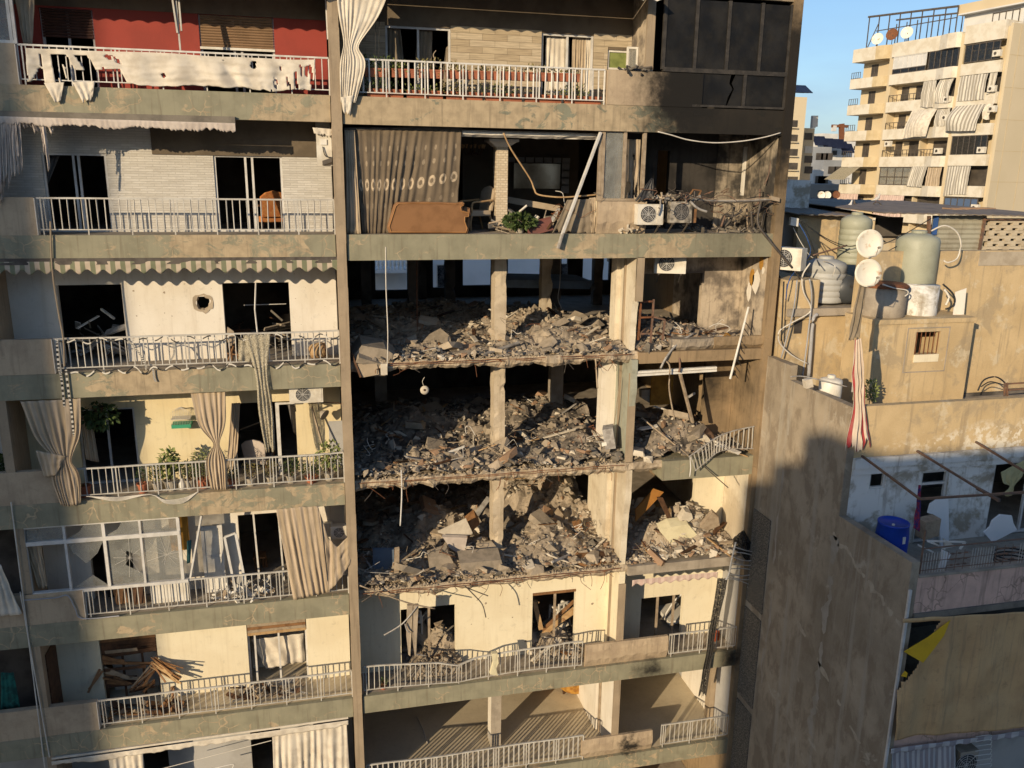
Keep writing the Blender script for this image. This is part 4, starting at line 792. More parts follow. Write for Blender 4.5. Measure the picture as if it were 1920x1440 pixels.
def leaves(c, rad, n, size, rs, up=.4, droop=0):
    mb = MB(); c = Vector(c)
    for i in range(n):
        while True:
            v = Vector((rs.uniform(-1, 1), rs.uniform(-1, 1), rs.uniform(-1, 1)))
            if v.length < 1: break
        p = c+Vector((v.x*rad[0], v.y*rad[1], v.z*rad[2])); d = (Vector((v.x, v.y, v.z*.5+up))+Vector((rs.uniform(-.7, .7), rs.uniform(-.7, .7), rs.uniform(-.7, .7)))).normalized(); d.z -= droop; d.normalize()
        s = size*rs.uniform(.6, 1.3); w = d.cross(Vector((rs.uniform(-1, 1), rs.uniform(-1, 1), rs.uniform(-1, 1)))).normalized()*s*.3; k = d.cross(w).normalized()*s*.12
        mb.add([p, p+d*s*.45+w+k, p+d*s, p+d*s*.45-w+k], [(0, 1, 2), (0, 2, 3)])
    return mb
def plant(p, label, pr=.13, ph=.2, h=.5, spread=.25, n=160, size=.09, mat='leaf', pot='terracotta', group=None, seed=0, up=.4, droop=0, long=False):
    rs = random.Random(seed); p = Vector(p); r = empty('potted_plant', p, label, 'plant', group)
    MB().lathe(p, [(pr*.72, 0), (pr*.95, ph*.86), (pr*1.06, ph*.86), (pr*1.06, ph), (pr*.92, ph), (pr*.88, ph*.9)], 14).build('pot', pot, r)
    st = MB()
    for i in range(6):
        a = rs.uniform(0, 6.28); q = p+Vector((math.cos(a)*spread*.6, math.sin(a)*spread*.6, ph+h*rs.uniform(.5, .95))); st.tube([p+Vector((0, 0, ph*.8)), (p+q)/2+Vector((0, 0, ph*.5)), q], [.009, .007, .003], 5)
    st.build('stems', 'wood_dark', r, kind='stuff'); leaves(p+Vector((0, 0, ph+h*.55)), (spread, spread*.8, h*.5), int(n*1.8), size*.72, rs, up, droop).build('foliage', mat, r, kind='stuff')
    return r
def pane(poly, mat='glass_dirty', parent=B, th=.006): return MB().prism(poly, (0, th, 0)).build('pane', mat, parent)
def win(o, Y, mids=(), mat='aluminium', w=.05, hm=(), parent=B): return frame(MB(), o[0], o[1], Y, o[2], o[3], w, .06, [lerp(o[0], o[1], k) for k in mids], hm).build('window_frame', mat, parent)
# ---- storey A: red wall, roller shutter, torn canvas on the rail
o1, o2 = op(72, 172, 16, ZA), op(371, 512, 30, ZA)
def shutter(o, z0, z1, mat, Y): 
    mb = MB(); n = max(3, int((z1-z0)/.055))
    for i in range(n): a = lerp(z0, z1, i/n); mb.prism([(o[0]+.03, Y, a), (o[0]+.03, Y-.014, a+.02), (o[0]+.03, Y, a+.05), (o[0]+.03, Y+.01, a+.05), (o[0]+.03, Y+.01, a)], (o[1]-o[0]-.06, 0, 0))
    return mb.build('roller_shutter', mat, B, kind='stuff')
plain('shutter_tan', (.24, .15, .085), (.20, .125, .07), 3, .6, .05); plain('shutter_dark', (.085, .04, .028), (.065, .03, .02), 3, .6, .05)
shutter(o2, P(1, 1290, 262, YW).z, o2[3], 'shutter_tan', YW+.03); shutter(o1, P(1, 370, 205, YW).z, o1[3], 'shutter_dark', YW+.03); win(o2, YW+.06, (.45, .55)); win(o1, YW+.06, (.5,)); MB().box(o2[0], o2[1], YW-.01, YW+.03, P(1, 1290, 275, YW).z, P(1, 1290, 262, YW).z).build('shutter_edge', 'white_plastic', B)
def torn_a(u, v):
    n1 = noise.noise(Vector((u*34, v*2.2, 4)))
    if u < .30 and v > .12: return (noise.noise(Vector((u*40, v*1.2, 1))) > -.05 and not (.05 < u < .09)) or (v > .55 and u > .13)
    if u > .80 and v > .15: return noise.noise(Vector((u*55, v*1.5, 2))) > .12
    return n1 > .52 and v > .1
cloth('torn_canvas', [P(1, x, y, -.0) for x, y in ((140, 262), (500, 275), (1000, 295), (1380, 318), (1720, 325))], [P(1, x, y, -.05) for x, y in ((150, 450), (500, 468), (900, 470), (1300, 480), (1480, 500), (1710, 495))], 'cloth_white', 9, .06, 170, 30, tear=torn_a, ragged_=.12, seed=3, label='long torn white canvas tied along the top left balcony rail', cat='canvas')
for i, (a, b, c, d) in enumerate(((240, 350, 452, 560), (395, 520, 448, 565))): cloth('canvas_scrap', [P(1, a, c, -.06), P(1, b, c-4, -.06)], [P(1, a+60, d, -.08), P(1, (a+b)/2+20, d-20*i, -.08), P(1, b-20, d-10, -.08)], 'cloth_white', 2, .03, 16, 10, seed=20+i, ragged_=.4 if i else .1, label=['left of two white canvas scraps hanging below the red balcony', 'split white canvas scrap hanging right of the other below the red balcony'][i], cat='canvas')
ap = empty('folded_awning', P(1, 975, 290, .1), 'folded steel awning arms in front of the red wall', 'awning arms')
for i, (a, b) in enumerate((((935, -40), (968, 180)), ((955, -40), (985, 285)), ((970, -60), (990, 170)))): MB().bar(P(1, *a, .25+.05*i), P(1, *b, .2), .035).build('arm', 'steel_rail', ap)
MB().bar(P(1, 1778, -20, .3), P(1, 1790, 215, .3), .05).build('pole', 'aluminium', label='grey pole at the right end of the red balcony', cat='pole')
ef = empty('aluminium_enclosure', P(1, 30, 245, .05), 'aluminium balcony enclosure at the top left edge', 'window'); frame(MB(), P(1, -300, 100).x, P(1, 75, 100).x, .03, ZA+.8, ZT-.6, .06, .06, (P(1, 45, 100).x,)).build('frame', 'aluminium', ef); MB().box(P(1, -300, 100).x, P(1, 60, 100).x, .06, .07, ZA+.85, ZT-.65).build('pane', 'glass_dirty', ef)
cloth('curtain', [P(1, 70, -60, .3), P(1, 190, -60, .3)], [P(1, 130, 250, .3), P(1, 175, 250, .3)], 'cloth_tan', 3, .05, 16, 10, seed=31, label='narrow tan curtain gathered beside the dark shutters of the top left balcony', cat='curtain')
# ---- storey B: stone wall, torn awning, wall unit
o1, o2 = op(76, 198, 287, ZB), op(399, 528, 291, ZB); win(o1, YW+.03, (.48, .56)); win(o2, YW+.03, (.46, .56))
aw = empty('torn_awning', P(1, 600, 640, -.1), 'white torn awning strip with ragged fringe under the upper left slab', 'awning')
MB().bar(P(1, -60, 622, -.02), P(1, 1283, 655, -.02), .12, .14).build('leak_block', 'concrete_dark', aw)  # dark box behind the valance, shaped to stop light leaking under the slab
fr = [P(1, lerp(-60, 1283, i/160), lerp(632, 672, i/160), -.11) for i in range(161)]; cloth('valance', fr, [p-Vector((0, 0, .16+.05*rnd.random())) for p in fr], 'cloth_pink', 40, .008, 320, 4, parent=aw, ragged_=.55, seed=5)
hs = [0]
for i in range(25):
    x = -20+i*16.5 if i < 17 else -24+(i-17)*14; L = lerp(1150, 880, (i % 17/10)**1.2)*rnd.uniform(.9, 1.0) if i < 8 or i > 16 else rnd.uniform(690, 760)
    if i in (14, 15): L = (850, 940)[i-14]
    cloth('strip', [P(1, x, 650, -.1), P(1, x+15, 650, -.1)], [P(1, x+6+(i % 17)*2, L, -.02-.06*(i > 16)), P(1, x+18+(i % 17)*2, L-30, -.02-.06*(i > 16))], 'cloth_pink', 1, .05, 6, 16, parent=aw, seed=40+i, ragged_=.12)
ag = air_con(P(1, 1772, 905, .25), 'tall white wall unit with hanging cables beside the stone wall', .34, .72, .3, 'ac_white', fx=0); 
for o in list(ag.children):
    if o.name.split('.')[0] in ('fan_grille', 'fan_recess', 'side_panel', 'bracket'): bpy.data.objects.remove(o)
MB().obox(P(1, 1765, 775, .24), (.07, 0, 0), (0, .02, 0), (0, 0, .06)).build('socket_box', 'white_plastic', ag); MB().tube(smooth_path([P(1, 1760, 800, .22), P(1, 1775, 850, .2), P(1, 1815, 860, .2)]), .012).build('cable', 'cable_black', ag); MB().obox(P(1, 1785, 880, .2), (.11, 0, .04), (0, .05, 0), (0, 0, .05)).build('bracket_plate', 'steel_dark', ag)
cloth('canvas_scrap', [P(1, 1705, 695, .15), P(1, 1825, 705, .15)], [P(1, 1715, 735, .15), P(1, 1820, 750, .15)], 'cloth_white', 3, .02, 20, 5, seed=9, ragged_=.5, label='short scrap of white awning above the wall unit', cat='canvas')
def armchair(p, rz, label, mat='fabric_orange', sc=1.0, tilt=(0, 0, 0), wood='wood_dark'):
    r = empty('armchair', p, label, 'chair'); r.rotation_euler = (tilt[0], tilt[1], rz); r.scale = (sc,)*3
    def ch(nm, mt, mb, sm=False):
        me = bpy.data.meshes.new(nm); me.from_pydata(mb.v, [], mb.f); me.materials.append(M[mt]); o = bpy.data.objects.new(nm, me); COL.objects.link(o); o.parent = r; md = o.modifiers.new('bevel', 'BEVEL'); md.width = .02; md.segments = 2; return o
    ch('seat', mat, MB().box(-.3, .3, -.3, .28, .36, .50)); ch('backrest', mat, MB().prism([(-.28, .26, .48), (.28, .26, .48), (.32, .34, .95), (.2, .36, 1.05), (0, .37, 1.1), (-.2, .36, 1.05), (-.32, .34, .95)], (0, .08, .0)))
    for s in (-1, 1):
        ch('armrest', wood, MB().tube(smooth_path([(s*.32, .3, .75), (s*.34, 0, .72), (s*.34, -.25, .70), (s*.32, -.3, .6), (s*.3, -.28, .45)]), .03)); ch('leg', wood, MB().tube(smooth_path([(s*.27, -.27, .38), (s*.3, -.32, .2), (s*.27, -.3, 0)]), .03)); ch('leg', wood, MB().tube(smooth_path([(s*.26, .26, .38), (s*.27, .32, .2), (s*.27, .38, 0)]), .03))
    return r
armchair(P(1, 1475, 1265, 2.2)+Vector((0, 0, -.12)), R(200), 'orange patterned armchair behind the right window of the stone wall', sc=1.05)
cloth('curtain', [pt(84, 292, 1.5), pt(112, 292, 1.5)], [pt(82, 345, 1.5), pt(90, 345, 1.5)], 'fabric_grey', 3, .04, 14, 8, seed=13, label='dark curtain corner inside the left window of the stone wall', cat='curtain')
# ---- storey C: white wall with blast hole, scalloped awning, festooned rail
hc = P(4, 1108, 285, YW); mb = MB(); n = 22; vi, vo_, vm = [], [], []
for i in range(n):
    a = 6.283*i/n; k = noise.noise(Vector((math.cos(a)*1.7, math.sin(a)*1.7, 2))); ri, ro = .135+.05*k, .235+.07*noise.noise(Vector((math.cos(a)*2, math.sin(a)*2, 7)))
    vi.append(hc+Vector((math.cos(a)*ri, .09, math.sin(a)*ri))); vm.append(hc+Vector((math.cos(a)*(ri+.03), -.004, math.sin(a)*(ri+.03)))); vo_.append(hc+Vector((math.cos(a)*ro, -.012+.012*k, math.sin(a)*ro)))
mb.add(vi+vm+vo_, [(i, (i+1) % n, n+(i+1) % n, n+i) for i in range(n)]+[(n+i, n+(i+1) % n, 2*n+(i+1) % n, 2*n+i) for i in range(n)]); mb.build('blast_hole_rim', 'rubble_a', B, label='ragged round blast hole in the white wall')
o1, o2 = op(105, 227, 534, ZC), op(416, 541, 530, ZC)
vt = [P(4, lerp(-20, 1852, i/30), lerp(62, 50, i/30), -.04) for i in range(31)]; vb = []
for i in range(241): u = i/240; p = poly_at(vt, u); vb.append(p-Vector((0, .0, .225+.055*math.cos(u*6.283*21)+.03*noise.noise(Vector((u*8, 1, 0))))))
cloth('scalloped_awning', vt, vb, 'stripe_green', 9, .015, 240, 6, seed=2, label='green and cream striped awning valance with scalloped edge above the holed wall', cat='awning')
MB().bar(vt[0]+Vector((0, .08, .0)), vt[-1]+Vector((0, .08, .0)), .16, .14).build('awning_box', 'steel_dark', label='dark awning housing enlarged to block light under the slab above the holed wall', cat='awning')  # awning box made bigger to close a lit gap below the slab
MB().tube(smooth_path([P(4, 275, -160, -.05), P(4, 285, 100, -.05), P(4, 318, 330, -.04), P(4, 345, 480, -.03), P(4, 352, 630, -.04)]), .018, 6).build('facade_rope', 'pilaster', label='long vertical cord hanging down the left facade', cat='cord')
MB().tube([P(4, 1395, 175, .9), P(4, 1390, 320, .85), P(4, 1405, 460, .8)], .02, 6).build('bent_mullion', 'aluminium', label='bent white window bar in the right opening of the holed wall', cat='bar')
MB().bar(P(4, 1330, 297, 2.0), P(4, 1560, 290, 2.2), .02).build('curtain_rail', 'aluminium', label='fallen rail inside the right opening of the holed wall', cat='bar')
rib = empty('ribbon_festoon', P(4, 900, 650, -.03), 'black and white festoon ribbon strung along the balcony of the holed wall', 'ribbon')
strip('strand', [P(4, lerp(300, 1870, i/26), lerp(480, 455, i/26)+(25 if i % 2 else 0)+rnd.uniform(-8, 8), -.02) for i in range(27)], .03, 'ribbon', rib); strip('strand', [P(4, lerp(320, 1870, i/30), lerp(655, 600, i/30)+(22 if i % 2 else 0)+rnd.uniform(-8, 14), -.04) for i in range(31)], .035, 'ribbon', rib)
for xs in (((310, 500), (320, 640), (335, 700), (350, 850)), ((360, 650), (375, 780), (390, 880), (400, 990), (410, 1020)), ((835, 645), (840, 690), (850, 715)), ((700, 490), (760, 560), (800, 640)), ((945, 500), (950, 560), (930, 600))): strip('strand', [P(4, x, y, -.05) for x, y in xs], .045, 'ribbon', rib, (1, 0, 0))
cloth('hanging_net', [P(4, 1320, 460, -.03), P(4, 1480, 455, -.03)], [P(4, 1450, 1100, -.1), P(4, 1500, 1095, -.1)], 'net', 4, .07, 24, 40, seed=8, ragged_=.08, pinch=(.35, .55, None, .25), label='dusty translucent plastic sheet hanging from the balcony over the one below', cat='plastic sheet')
cloth('plastic_sheet', [P(4, 1300, 480, .0), P(4, 1400, 470, .0)], [P(4, 1300, 600, .04), P(4, 1400, 610, .04)], 'net', 3, .05, 16, 10, seed=18, label='crumpled plastic sheet against the rail of the holed wall balcony', cat='plastic sheet')
def heap(name, c, rad, n, mats, label, seed=0, cat='debris', group=None, sz=1.0):
    rs = random.Random(seed); r = empty(name, c, label, cat, group); c = Vector(c)
    for i in range(n):
        p = c+Vector((rs.uniform(-1, 1)*rad[0], rs.uniform(-1, 1)*rad[1], abs(rs.gauss(0, .4))*rad[2])); d = Vector((rs.uniform(-1, 1), rs.uniform(-.6, .6), rs.uniform(-.5, .5))).normalized(); L = rs.uniform(.12, .4)*sz; w = rs.uniform(.02, .16)*sz
        MB().bar(p-d*L, p+d*L, w, rs.uniform(.012, .06), (rs.uniform(-1, 1), rs.uniform(-1, 1), 1)).build('piece', rs.choice(mats), r)
    return r
heap('debris_heap', (o1[0]+.7, 1.6, ZC+.1), (.6, .4, .9), 34, ('rubble_b', 'wood_dark', 'white_plastic', 'rubble_dark', 'steel_ash'), 'heap of broken furniture in the left opening of the holed wall', 1); heap('debris_heap', (o2[0]+.75, 2.2, ZC+.1), (.7, .5, .9), 26, ('rubble_b', 'rubble_dark', 'wood_dark'), 'dark debris heap in the right opening of the holed wall', 2)
hw = empty('overturned_chair', P(4, 1255, 590, .5), 'overturned wooden chair at the balcony rail of the holed wall', 'chair'); MB().prism([P(4, x, y, .55) for x, y in ((1240, 415), (1275, 440), (1285, 500), (1250, 530), (1235, 480))], (0, .05, 0)).build('seat', 'wood_grey', hw)
for a, b in (((1250, 520), (1270, 600)), ((1275, 520), (1245, 600)), ((1285, 540), (1300, 590)), ((1240, 560), (1310, 570))): MB().bar(P(4, *a, .5), P(4, *b, .4), .035).build('leg', 'wood', hw)
dr = empty('wicker_drum', P(4, 1740, 590, .5), 'overturned brown wicker stool by the pilaster on the holed wall balcony', 'stool'); MB().lathe(P(4, 1690, 560, .55), [(.15, 0), (.2, .1), (.2, .3), (.15, .42)], 14, (1, .1, .25)).build('body', 'wood_pale', dr); MB().lathe(P(4, 1770, 545, .55), [(.21, 0), (.21, .03)], 14, (1, .1, .25)).build('rim', 'wood_dark', dr)
# ---- storey D: yellow wall, gathered curtains, plants, bird cage
cloth('gathered_curtain', [P(4, 110, 822, -.03), P(4, 250, 818, -.03), P(4, 440, 805, -.03)], [P(4, 330, 1385, -.12), P(4, 385, 1395, -.12), P(4, 440, 1375, -.12)], 'stripe_tan', 8, .055, 64, 40, pinch=(.55, .42, [P(4, 265, 820, -.05), P(4, 300, 1000, -.07), P(4, 350, 1140, -.1), P(4, 370, 1250, -.12), P(4, 385, 1390, -.12)], .13), seed=4, label='tan curtain gathered in a knot at the left end of the plant balcony', cat='curtain')
cloth('curtain_swag', [P(4, 195, 1090, -.1), P(4, 360, 1120, -.13)], [P(4, 240, 1235, -.1), P(4, 300, 1230, -.2), P(4, 340, 1160, -.14)], 'stripe_tan', 3, .05, 24, 12, seed=14, label='drooping fold beside the knot of the left tan curtain', cat='curtain')
cloth('gathered_curtain', [P(4, 1040, 775, .12), P(4, 1140, 768, .12), P(4, 1230, 770, .12)], [P(4, 1150, 1300, -.06), P(4, 1195, 1305, -.06), P(4, 1240, 1300, -.06)], 'stripe_tan', 6, .05, 48, 36, pinch=(.52, .25, [P(4, 1135, 775, .1), P(4, 1170, 950, .05), P(4, 1185, 1050, 0), P(4, 1190, 1150, 0), P(4, 1195, 1300, -.06)], .13), seed=6, label='tan curtain gathered in a knot in the middle of the plant balcony', cat='curtain')
cloth('curtain', [P(4, 1262, 832, .9), P(4, 1310, 830, .9)], [P(4, 1235, 1200, .5), P(4, 1290, 1200, .5)], 'stripe_tan', 3, .04, 20, 20, seed=7, label='slim tan curtain hanging behind the middle knotted curtain', cat='curtain'); cloth('curtain', [P(4, 440, 900, .9), P(4, 500, 900, .9)], [P(4, 470, 1140, .9), P(4, 540, 1155, .9)], 'stripe_tan', 3, .04, 20, 14, seed=17, label='shaded curtain inside the left opening of the plant balcony', cat='curtain'); cloth('curtain', [P(4, 1570, 840, 1.3), P(4, 1615, 840, 1.3)], [P(4, 1600, 990, 1.3), P(4, 1615, 1000, 1.3)], 'fabric_grey', 2, .03, 12, 8, seed=19, label='dark curtain at the right edge of the plant balcony doorway', cat='curtain')
o1, o2 = op(142, 251, 766, ZD), op(437, 553, 754, ZD); win(o1, YW+.05, (.5,)); MB().box(P(4, 1500, 830, .9).x, P(4, 1520, 830, .9).x, .9, .95, ZD, P(4, 1510, 830, .9).z).box(P(4, 1520, 830, .9).x, P(4, 1610, 830, .9).x, .9, .95, P(4, 1510, 830, .9).z-.05, P(4, 1510, 830, .9).z).build('door_frame', 'steel_white', B)
air_con(P(4, 1672, 830, .25), 'white air conditioner hung under the slab above the plant balcony', .80, .42, .32, fx=-.1); 
cg = empty('bird_cage', P(4, 990, 965, .95), 'green based wire bird cage on the yellow wall', 'bird cage'); ca, cb_ = P(4, 942, 960, .9), P(4, 1040, 870, .9); MB().box(ca.x, cb_.x, .72, 1.05, ca.z, ca.z+.09).build('base', plain('cage_green', (.05, .30, .17), (.04, .25, .14), 3, .5, 0).m, cg); mb = MB()
for i in range(13): x = lerp(ca.x, cb_.x, i/12); [mb.tube([(x, y, ca.z+.09), (x, y, cb_.z), (lerp(ca.x, cb_.x, .5), .88, cb_.z+.10)], .003, 4) for y in (.73, 1.04)]
mb.build('wires', 'steel_white', cg, kind='stuff'); MB().box(ca.x, cb_.x, .73, 1.04, ca.z+.22, ca.z+.23).build('perch', 'steel_white', cg)
pd = [((40, 1190), .16, .3, .7, .38, 420, .12, 'leaf', 'pot_grey', 'dense leafy shrub behind the parapet at the left end of the plant balcony', .9), ((460, 1305), .15, .28, .05, .1, 12, .05, 'leaf_dry', 'terracotta', 'bare terracotta pot behind the left end of the plant rail', .3), ((780, 1300), .13, .24, .4, .12, 60, .07, 'leaf', 'terracotta', 'sparse plant in a terracotta pot left of the tall rubber plant', .3), ((860, 1290), .12, .22, .4, .16, 120, .08, 'leaf', 'pot_grey', 'small bushy plant in a grey pot beside the tall rubber plant', .35), ((935, 1290), .17, .26, .75, .2, 150, .17, 'leaf_pale', 'pot_grey', 'tall pale leaved plant below the bird cage', .35), ((1040, 1290), .13, .24, .45, .22, 170, .08, 'leaf', 'pot_grey', 'bushy plant right of the tall pale plant', .35), ((1115, 1285), .16, .22, .75, .28, 260, .06, 'leaf_pale', 'terracotta', 'fine leaved shrub in a bright terracotta pot by the middle curtain', .4), ((1270, 1275), .11, .18, .3, .14, 80, .07, 'leaf', 'terracotta', 'low plant in a small terracotta pot right of the middle curtain', .3), ((1370, 1270), .13, .2, .4, .22, 150, .06, 'leaf_dry', 'pot_grey', 'dry tangled plant under the hanging plastic sheet', .3), ((1480, 1265), .12, .2, .38, .2, 130, .06, 'leaf_dry', 'pot_grey', 'grey green plant right of the hanging plastic sheet', .3), ((1590, 1260), .13, .2, .42, .22, 160, .07, 'leaf', 'pot_grey', 'bushy plant in front of the white door frame', .3), ((1700, 1255), .16, .16, .3, .25, 130, .08, 'leaf', 'terracotta', 'low spreading plant in a long orange trough', .25), ((1800, 1255), .15, .22, .8, .3, 120, .16, 'leaf_pale', 'pot_grey', 'large drooping pale leaved plant at the right end of the plant balcony', .3)]
for i, (c, pr_, ph_, h_, sp_, n_, sz_, mt_, po_, lab, Y_) in enumerate(pd):
    q = P(4, *c, Y_); q.z = ZD+.005; plant(q, lab, pr_, ph_, h_, sp_, n_, sz_, mt_, po_, 'plants on the yellow walled balcony', 60+i, droop=.5 if sz_ > .15 else 0)
q = P(4, 540, 900, .6); hp = empty('hanging_plant', q, 'dark leafy plant hanging in the left doorway of the plant balcony', 'plant'); leaves(q+Vector((0, 0, 0)), (.42, .2, .3), 260, .14, random.Random(5), .1, .6).build('foliage', 'leaf', hp, kind='stuff'); MB().lathe(q+Vector((0, 0, .1)), [(.08, 0), (.13, .12)], 10).build('basket', 'wood_dark', hp)
q = P(4, 995, 1300, .35); q.z = ZD+.005; jg = MB().lathe(q, [(.07, 0), (.085, .04), (.085, .18), (.04, .24), (.04, .28)], 12).build('watering_can', 'white_plastic', label='small white watering can among the pots', cat='can', smooth=True)
cc = armchair(P(4, 1415, 1150, 1.9)+Vector((0, 0, -.35)), R(165), 'carved pink upholstered chair inside the plant balcony doorway', 'cloth_pink', 1.0, wood='wood')
MB().bar(P(4, 1310, 975, 1.8), P(4, 1430, 930, 1.9), .06, .02).build('fallen_board', 'wood_grey', label='pale board slanting inside the plant balcony doorway', cat='board')
wc = MB()
for k in range(5): wc.tube(smooth_path([P(4, 470+k*4, 1340, -.02), P(4, 640, 1345+k*5, -.03), P(4, 820, 1330, -.03), P(4, 900, 1360+k*4, -.04), P(4, 1000, 1350+k*6, -.04), P(4, 1080, 1315, -.02)]), .008, 5)
wc.build('cable_bundle', 'cable_white', label='bundle of pale cables sagging under the plant balcony rail', cat='cable', kind='stuff')
wr = empty('wall_lamp', P(4, 1740, 900, .9), 'broken lamp and wires at the right end of the yellow wall', 'lamp'); MB().lathe(P(4, 1750, 880, .8), [(.05, 0), (.13, .1), (.15, .14)], 12, (.6, -.5, -.4)).build('shade', 'pot_grey', wr); MB().bar(P(4, 1700, 850, .9), P(4, 1765, 1080, .7), .04).build('pole', 'wood_grey', wr); MB().tube(smooth_path([P(4, 1680, 835, .7), P(4, 1780, 828, .5), P(4, 1860, 835, .5), P(4, 1870, 870, .5)]), .012).build('wire', 'wood_dark', wr)
for i, (l, r, c) in enumerate(((1700, 1880, 'cloth_white'),)): pass
bx('stained_patch', 'plaster_grey', P(4, 1790, 900, YW).x, P(4, 1875, 900, YW).x, YW-.006, YW, ZD+.1, P(4, 1800, 930, YW).z)
# ---- storey E: glazed enclosure
en = empty('glazed_enclosure', P(7, 590, 440, .05), 'smashed aluminium glazed balcony enclosure with cracked panes', 'window')
Ye = .04; ux = [P(7, x, y, Ye).x for x, y in ((150, 300), (375, 330), (590, 330), (785, 310), (992, 290))]; zt, zm, z0_ = P(7, 780, 90, Ye).z, P(7, 780, 172, Ye).z, P(7, 780, 432, Ye).z
mb = MB()
for i, x in enumerate(ux): w = .045 if i % 2 else .06; mb.box(x-w, x+w*.2, Ye, Ye+.08, z0_, zt)
mb.build('upright', 'aluminium', en); MB().box(ux[0], ux[-1], Ye-.01, Ye+.09, zm-.05, zm+.05).build('transom', 'aluminium', en); MB().box(ux[0]-.15, ux[-1]+.1, Ye-.02, Ye+.10, z0_-.08, z0_-.001).build('sill', 'aluminium', en); MB().box(ux[0], ux[-1], Ye-.01, Ye+.09, zt, zt+.05).build('head', 'aluminium', en)
def pn(pts, mt='glass_dirty'): MB().prism([Vector((lerp(a[0], a[1], .5) if 0 else a[0], Ye+.04, a[1])) for a in pts], (0, .008, 0)).build('pane', mt, en)
for i in range(4):
    a, b = ux[i]+.03, ux[i+1]-.06; pn([(a, zm+.06), (b, zm+.06), (b, zt-.01), (lerp(a, b, .5), zt-.02), (lerp(a, b, .35), zm+.2)] if i in (1, 2) else [(a, zm+.06), (b, zm+.06), (b, zt-.01), (a, zt-.01)])
a, b = ux[1]+.03, ux[2]-.06; pn([(a, zm-.06), (b, zm-.06), (lerp(a, b, .8), lerp(zm, z0_, .3)), (lerp(a, b, .45), lerp(zm, z0_, .5)), (lerp(a, b, .1), lerp(zm, z0_, .25))]); pn([(a, z0_+.02), (b, z0_+.02), (lerp(a, b, .6), lerp(z0_, zm, .25))])
a, b = ux[2]+.03, ux[3]-.06; pn([(a, zm-.06), (b, zm-.06), (b, lerp(zm, z0_, .45)), (lerp(a, b, .55), lerp(zm, z0_, .3)), (lerp(a, b, .5), lerp(zm, z0_, .6)), (b, lerp(zm, z0_, .8)), (b, z0_+.02), (a, z0_+.02)]); a, b = ux[3]+.03, ux[4]-.06; pn([(a, zm-.06), (b, zm-.06), (b, z0_+.02), (a, z0_+.02)])
cm = MB(); rs = random.Random(3)
for (a, b) in ((ux[2], ux[3]), (ux[3], ux[4])):
    c = Vector((lerp(a, b, .6), Ye+.035, lerp(zm, z0_, .45)))
    for k in range(11): an = k*.571+rs.uniform(-.2, .2); L = rs.uniform(.2, .55); e = c+Vector((math.cos(an)*L, 0, math.sin(an)*L)); e.x = min(max(e.x, a+.04), b-.07); e.z = min(max(e.z, z0_+.02), zm-.06); cm.bar(c, e, .006, .004)
cm.build('cracks', 'white_plastic', en, kind='stuff')
cloth('curtain', [P(7, 110, 140, .2), P(7, 215, 140, .2)], [P(7, 210, 460, .2), P(7, 260, 460, .2)], 'stripe_tan', 4, .06, 24, 20, seed=21, label='tan curtain at the left end of the glazed enclosure', cat='curtain'); cloth('curtain', [P(7, -60, 330, -.05), P(7, 5, 330, -.05)], [P(7, -40, 620, -.1), P(7, 120, 600, -.1)], 'cloth_white', 4, .06, 24, 16, seed=22, label='pale cloth hanging at the far left beside the glazed enclosure', cat='curtain')
bx('door_panel', 'interior_dark', ux[1]+.5, ux[2]-.1, YW-.01, YW-.001, ZE, ZE+1.5)
ld = empty('leaning_door', P(7, 1170, 520, .75), 'white panelled door leaning beside the glazed enclosure', 'door'); da, db = P(7, 1095, 115, .9), P(7, 1240, 515, .8); MB().box(da.x, db.x, .82, .86, ZE+.01, da.z).build('leaf', 'white_plastic', ld); frame(MB(), da.x, db.x, .795, ZE+.02, da.z, .07, .025, (), (lerp(ZE, da.z, .55),)).build('moulding', 'aluminium', ld)
for i, (a, b, Y0, Y1, lab) in enumerate((((1100, 60), (1040, 400), .1, .15, 'slanting aluminium post at the right end of the glazed enclosure'), ((1225, 180), (1290, 500), .4, .3, 'left leg of the bent aluminium frame leaning on the balcony'), ((1285, 160), (1340, 440), .4, .3, 'right leg of the bent aluminium frame leaning on the balcony'), ((1225, 180), (1285, 158), .4, .4, 'top bar of the bent aluminium frame leaning on the balcony'))): MB().bar(P(7, *a, Y0), P(7, *b, Y1), .06 if i else .12, .04).build('aluminium_bar', 'aluminium', label=lab, cat='bar')
bx('orange_panel', plain('orange_paint', (.48, .24, .04), (.4, .2, .035), 3, .8, .05).m, P(7, 920, 100, .95).x, P(7, 1025, 100, .95).x, .95, .97, ZE+1.2, ZD-.3); cloth('cloth_scrap', [P(7, 1020, 200, .3), P(7, 1045, 195, .3)], [P(7, 1018, 325, .3), P(7, 1038, 320, .3)], plain('teal', (.05, .16, .17), (.04, .13, .14), 3, .9, .1).m, 2, .04, 10, 8, seed=24, label='teal cloth hanging at the end of the glazed enclosure', cat='cloth')
for i, (l, r, mt) in enumerate(((610, 700, 'wood'), (705, 800, 'wood_dark'))): MB().obox(P(7, (l+r)/2, 470, .6), (.14, 0, .02), (0, .06, .02), (-.05, .05, .3)).build('cabinet_door', mt, label=['reddish brown', 'dark brown'][i]+' cabinet door lying behind the rail under the cracked panes', cat='board')
MB().box(P(7, 825, 460, .5).x, P(7, 1025, 460, .5).x, .5, .56, ZE+.01, P(7, 900, 440, .5).z).build('white_board', 'white_plastic', label='white board standing behind the rail right of the cabinet doors', cat='board')
o2 = op(445, 562, 962, ZE); mb = MB()
for k in (.28, .68): mb.bar((lerp(o2[0], o2[1], k), YW+.05, ZE), (lerp(o2[0], o2[1], k)-.05, YW+.05, o2[3]), .045)
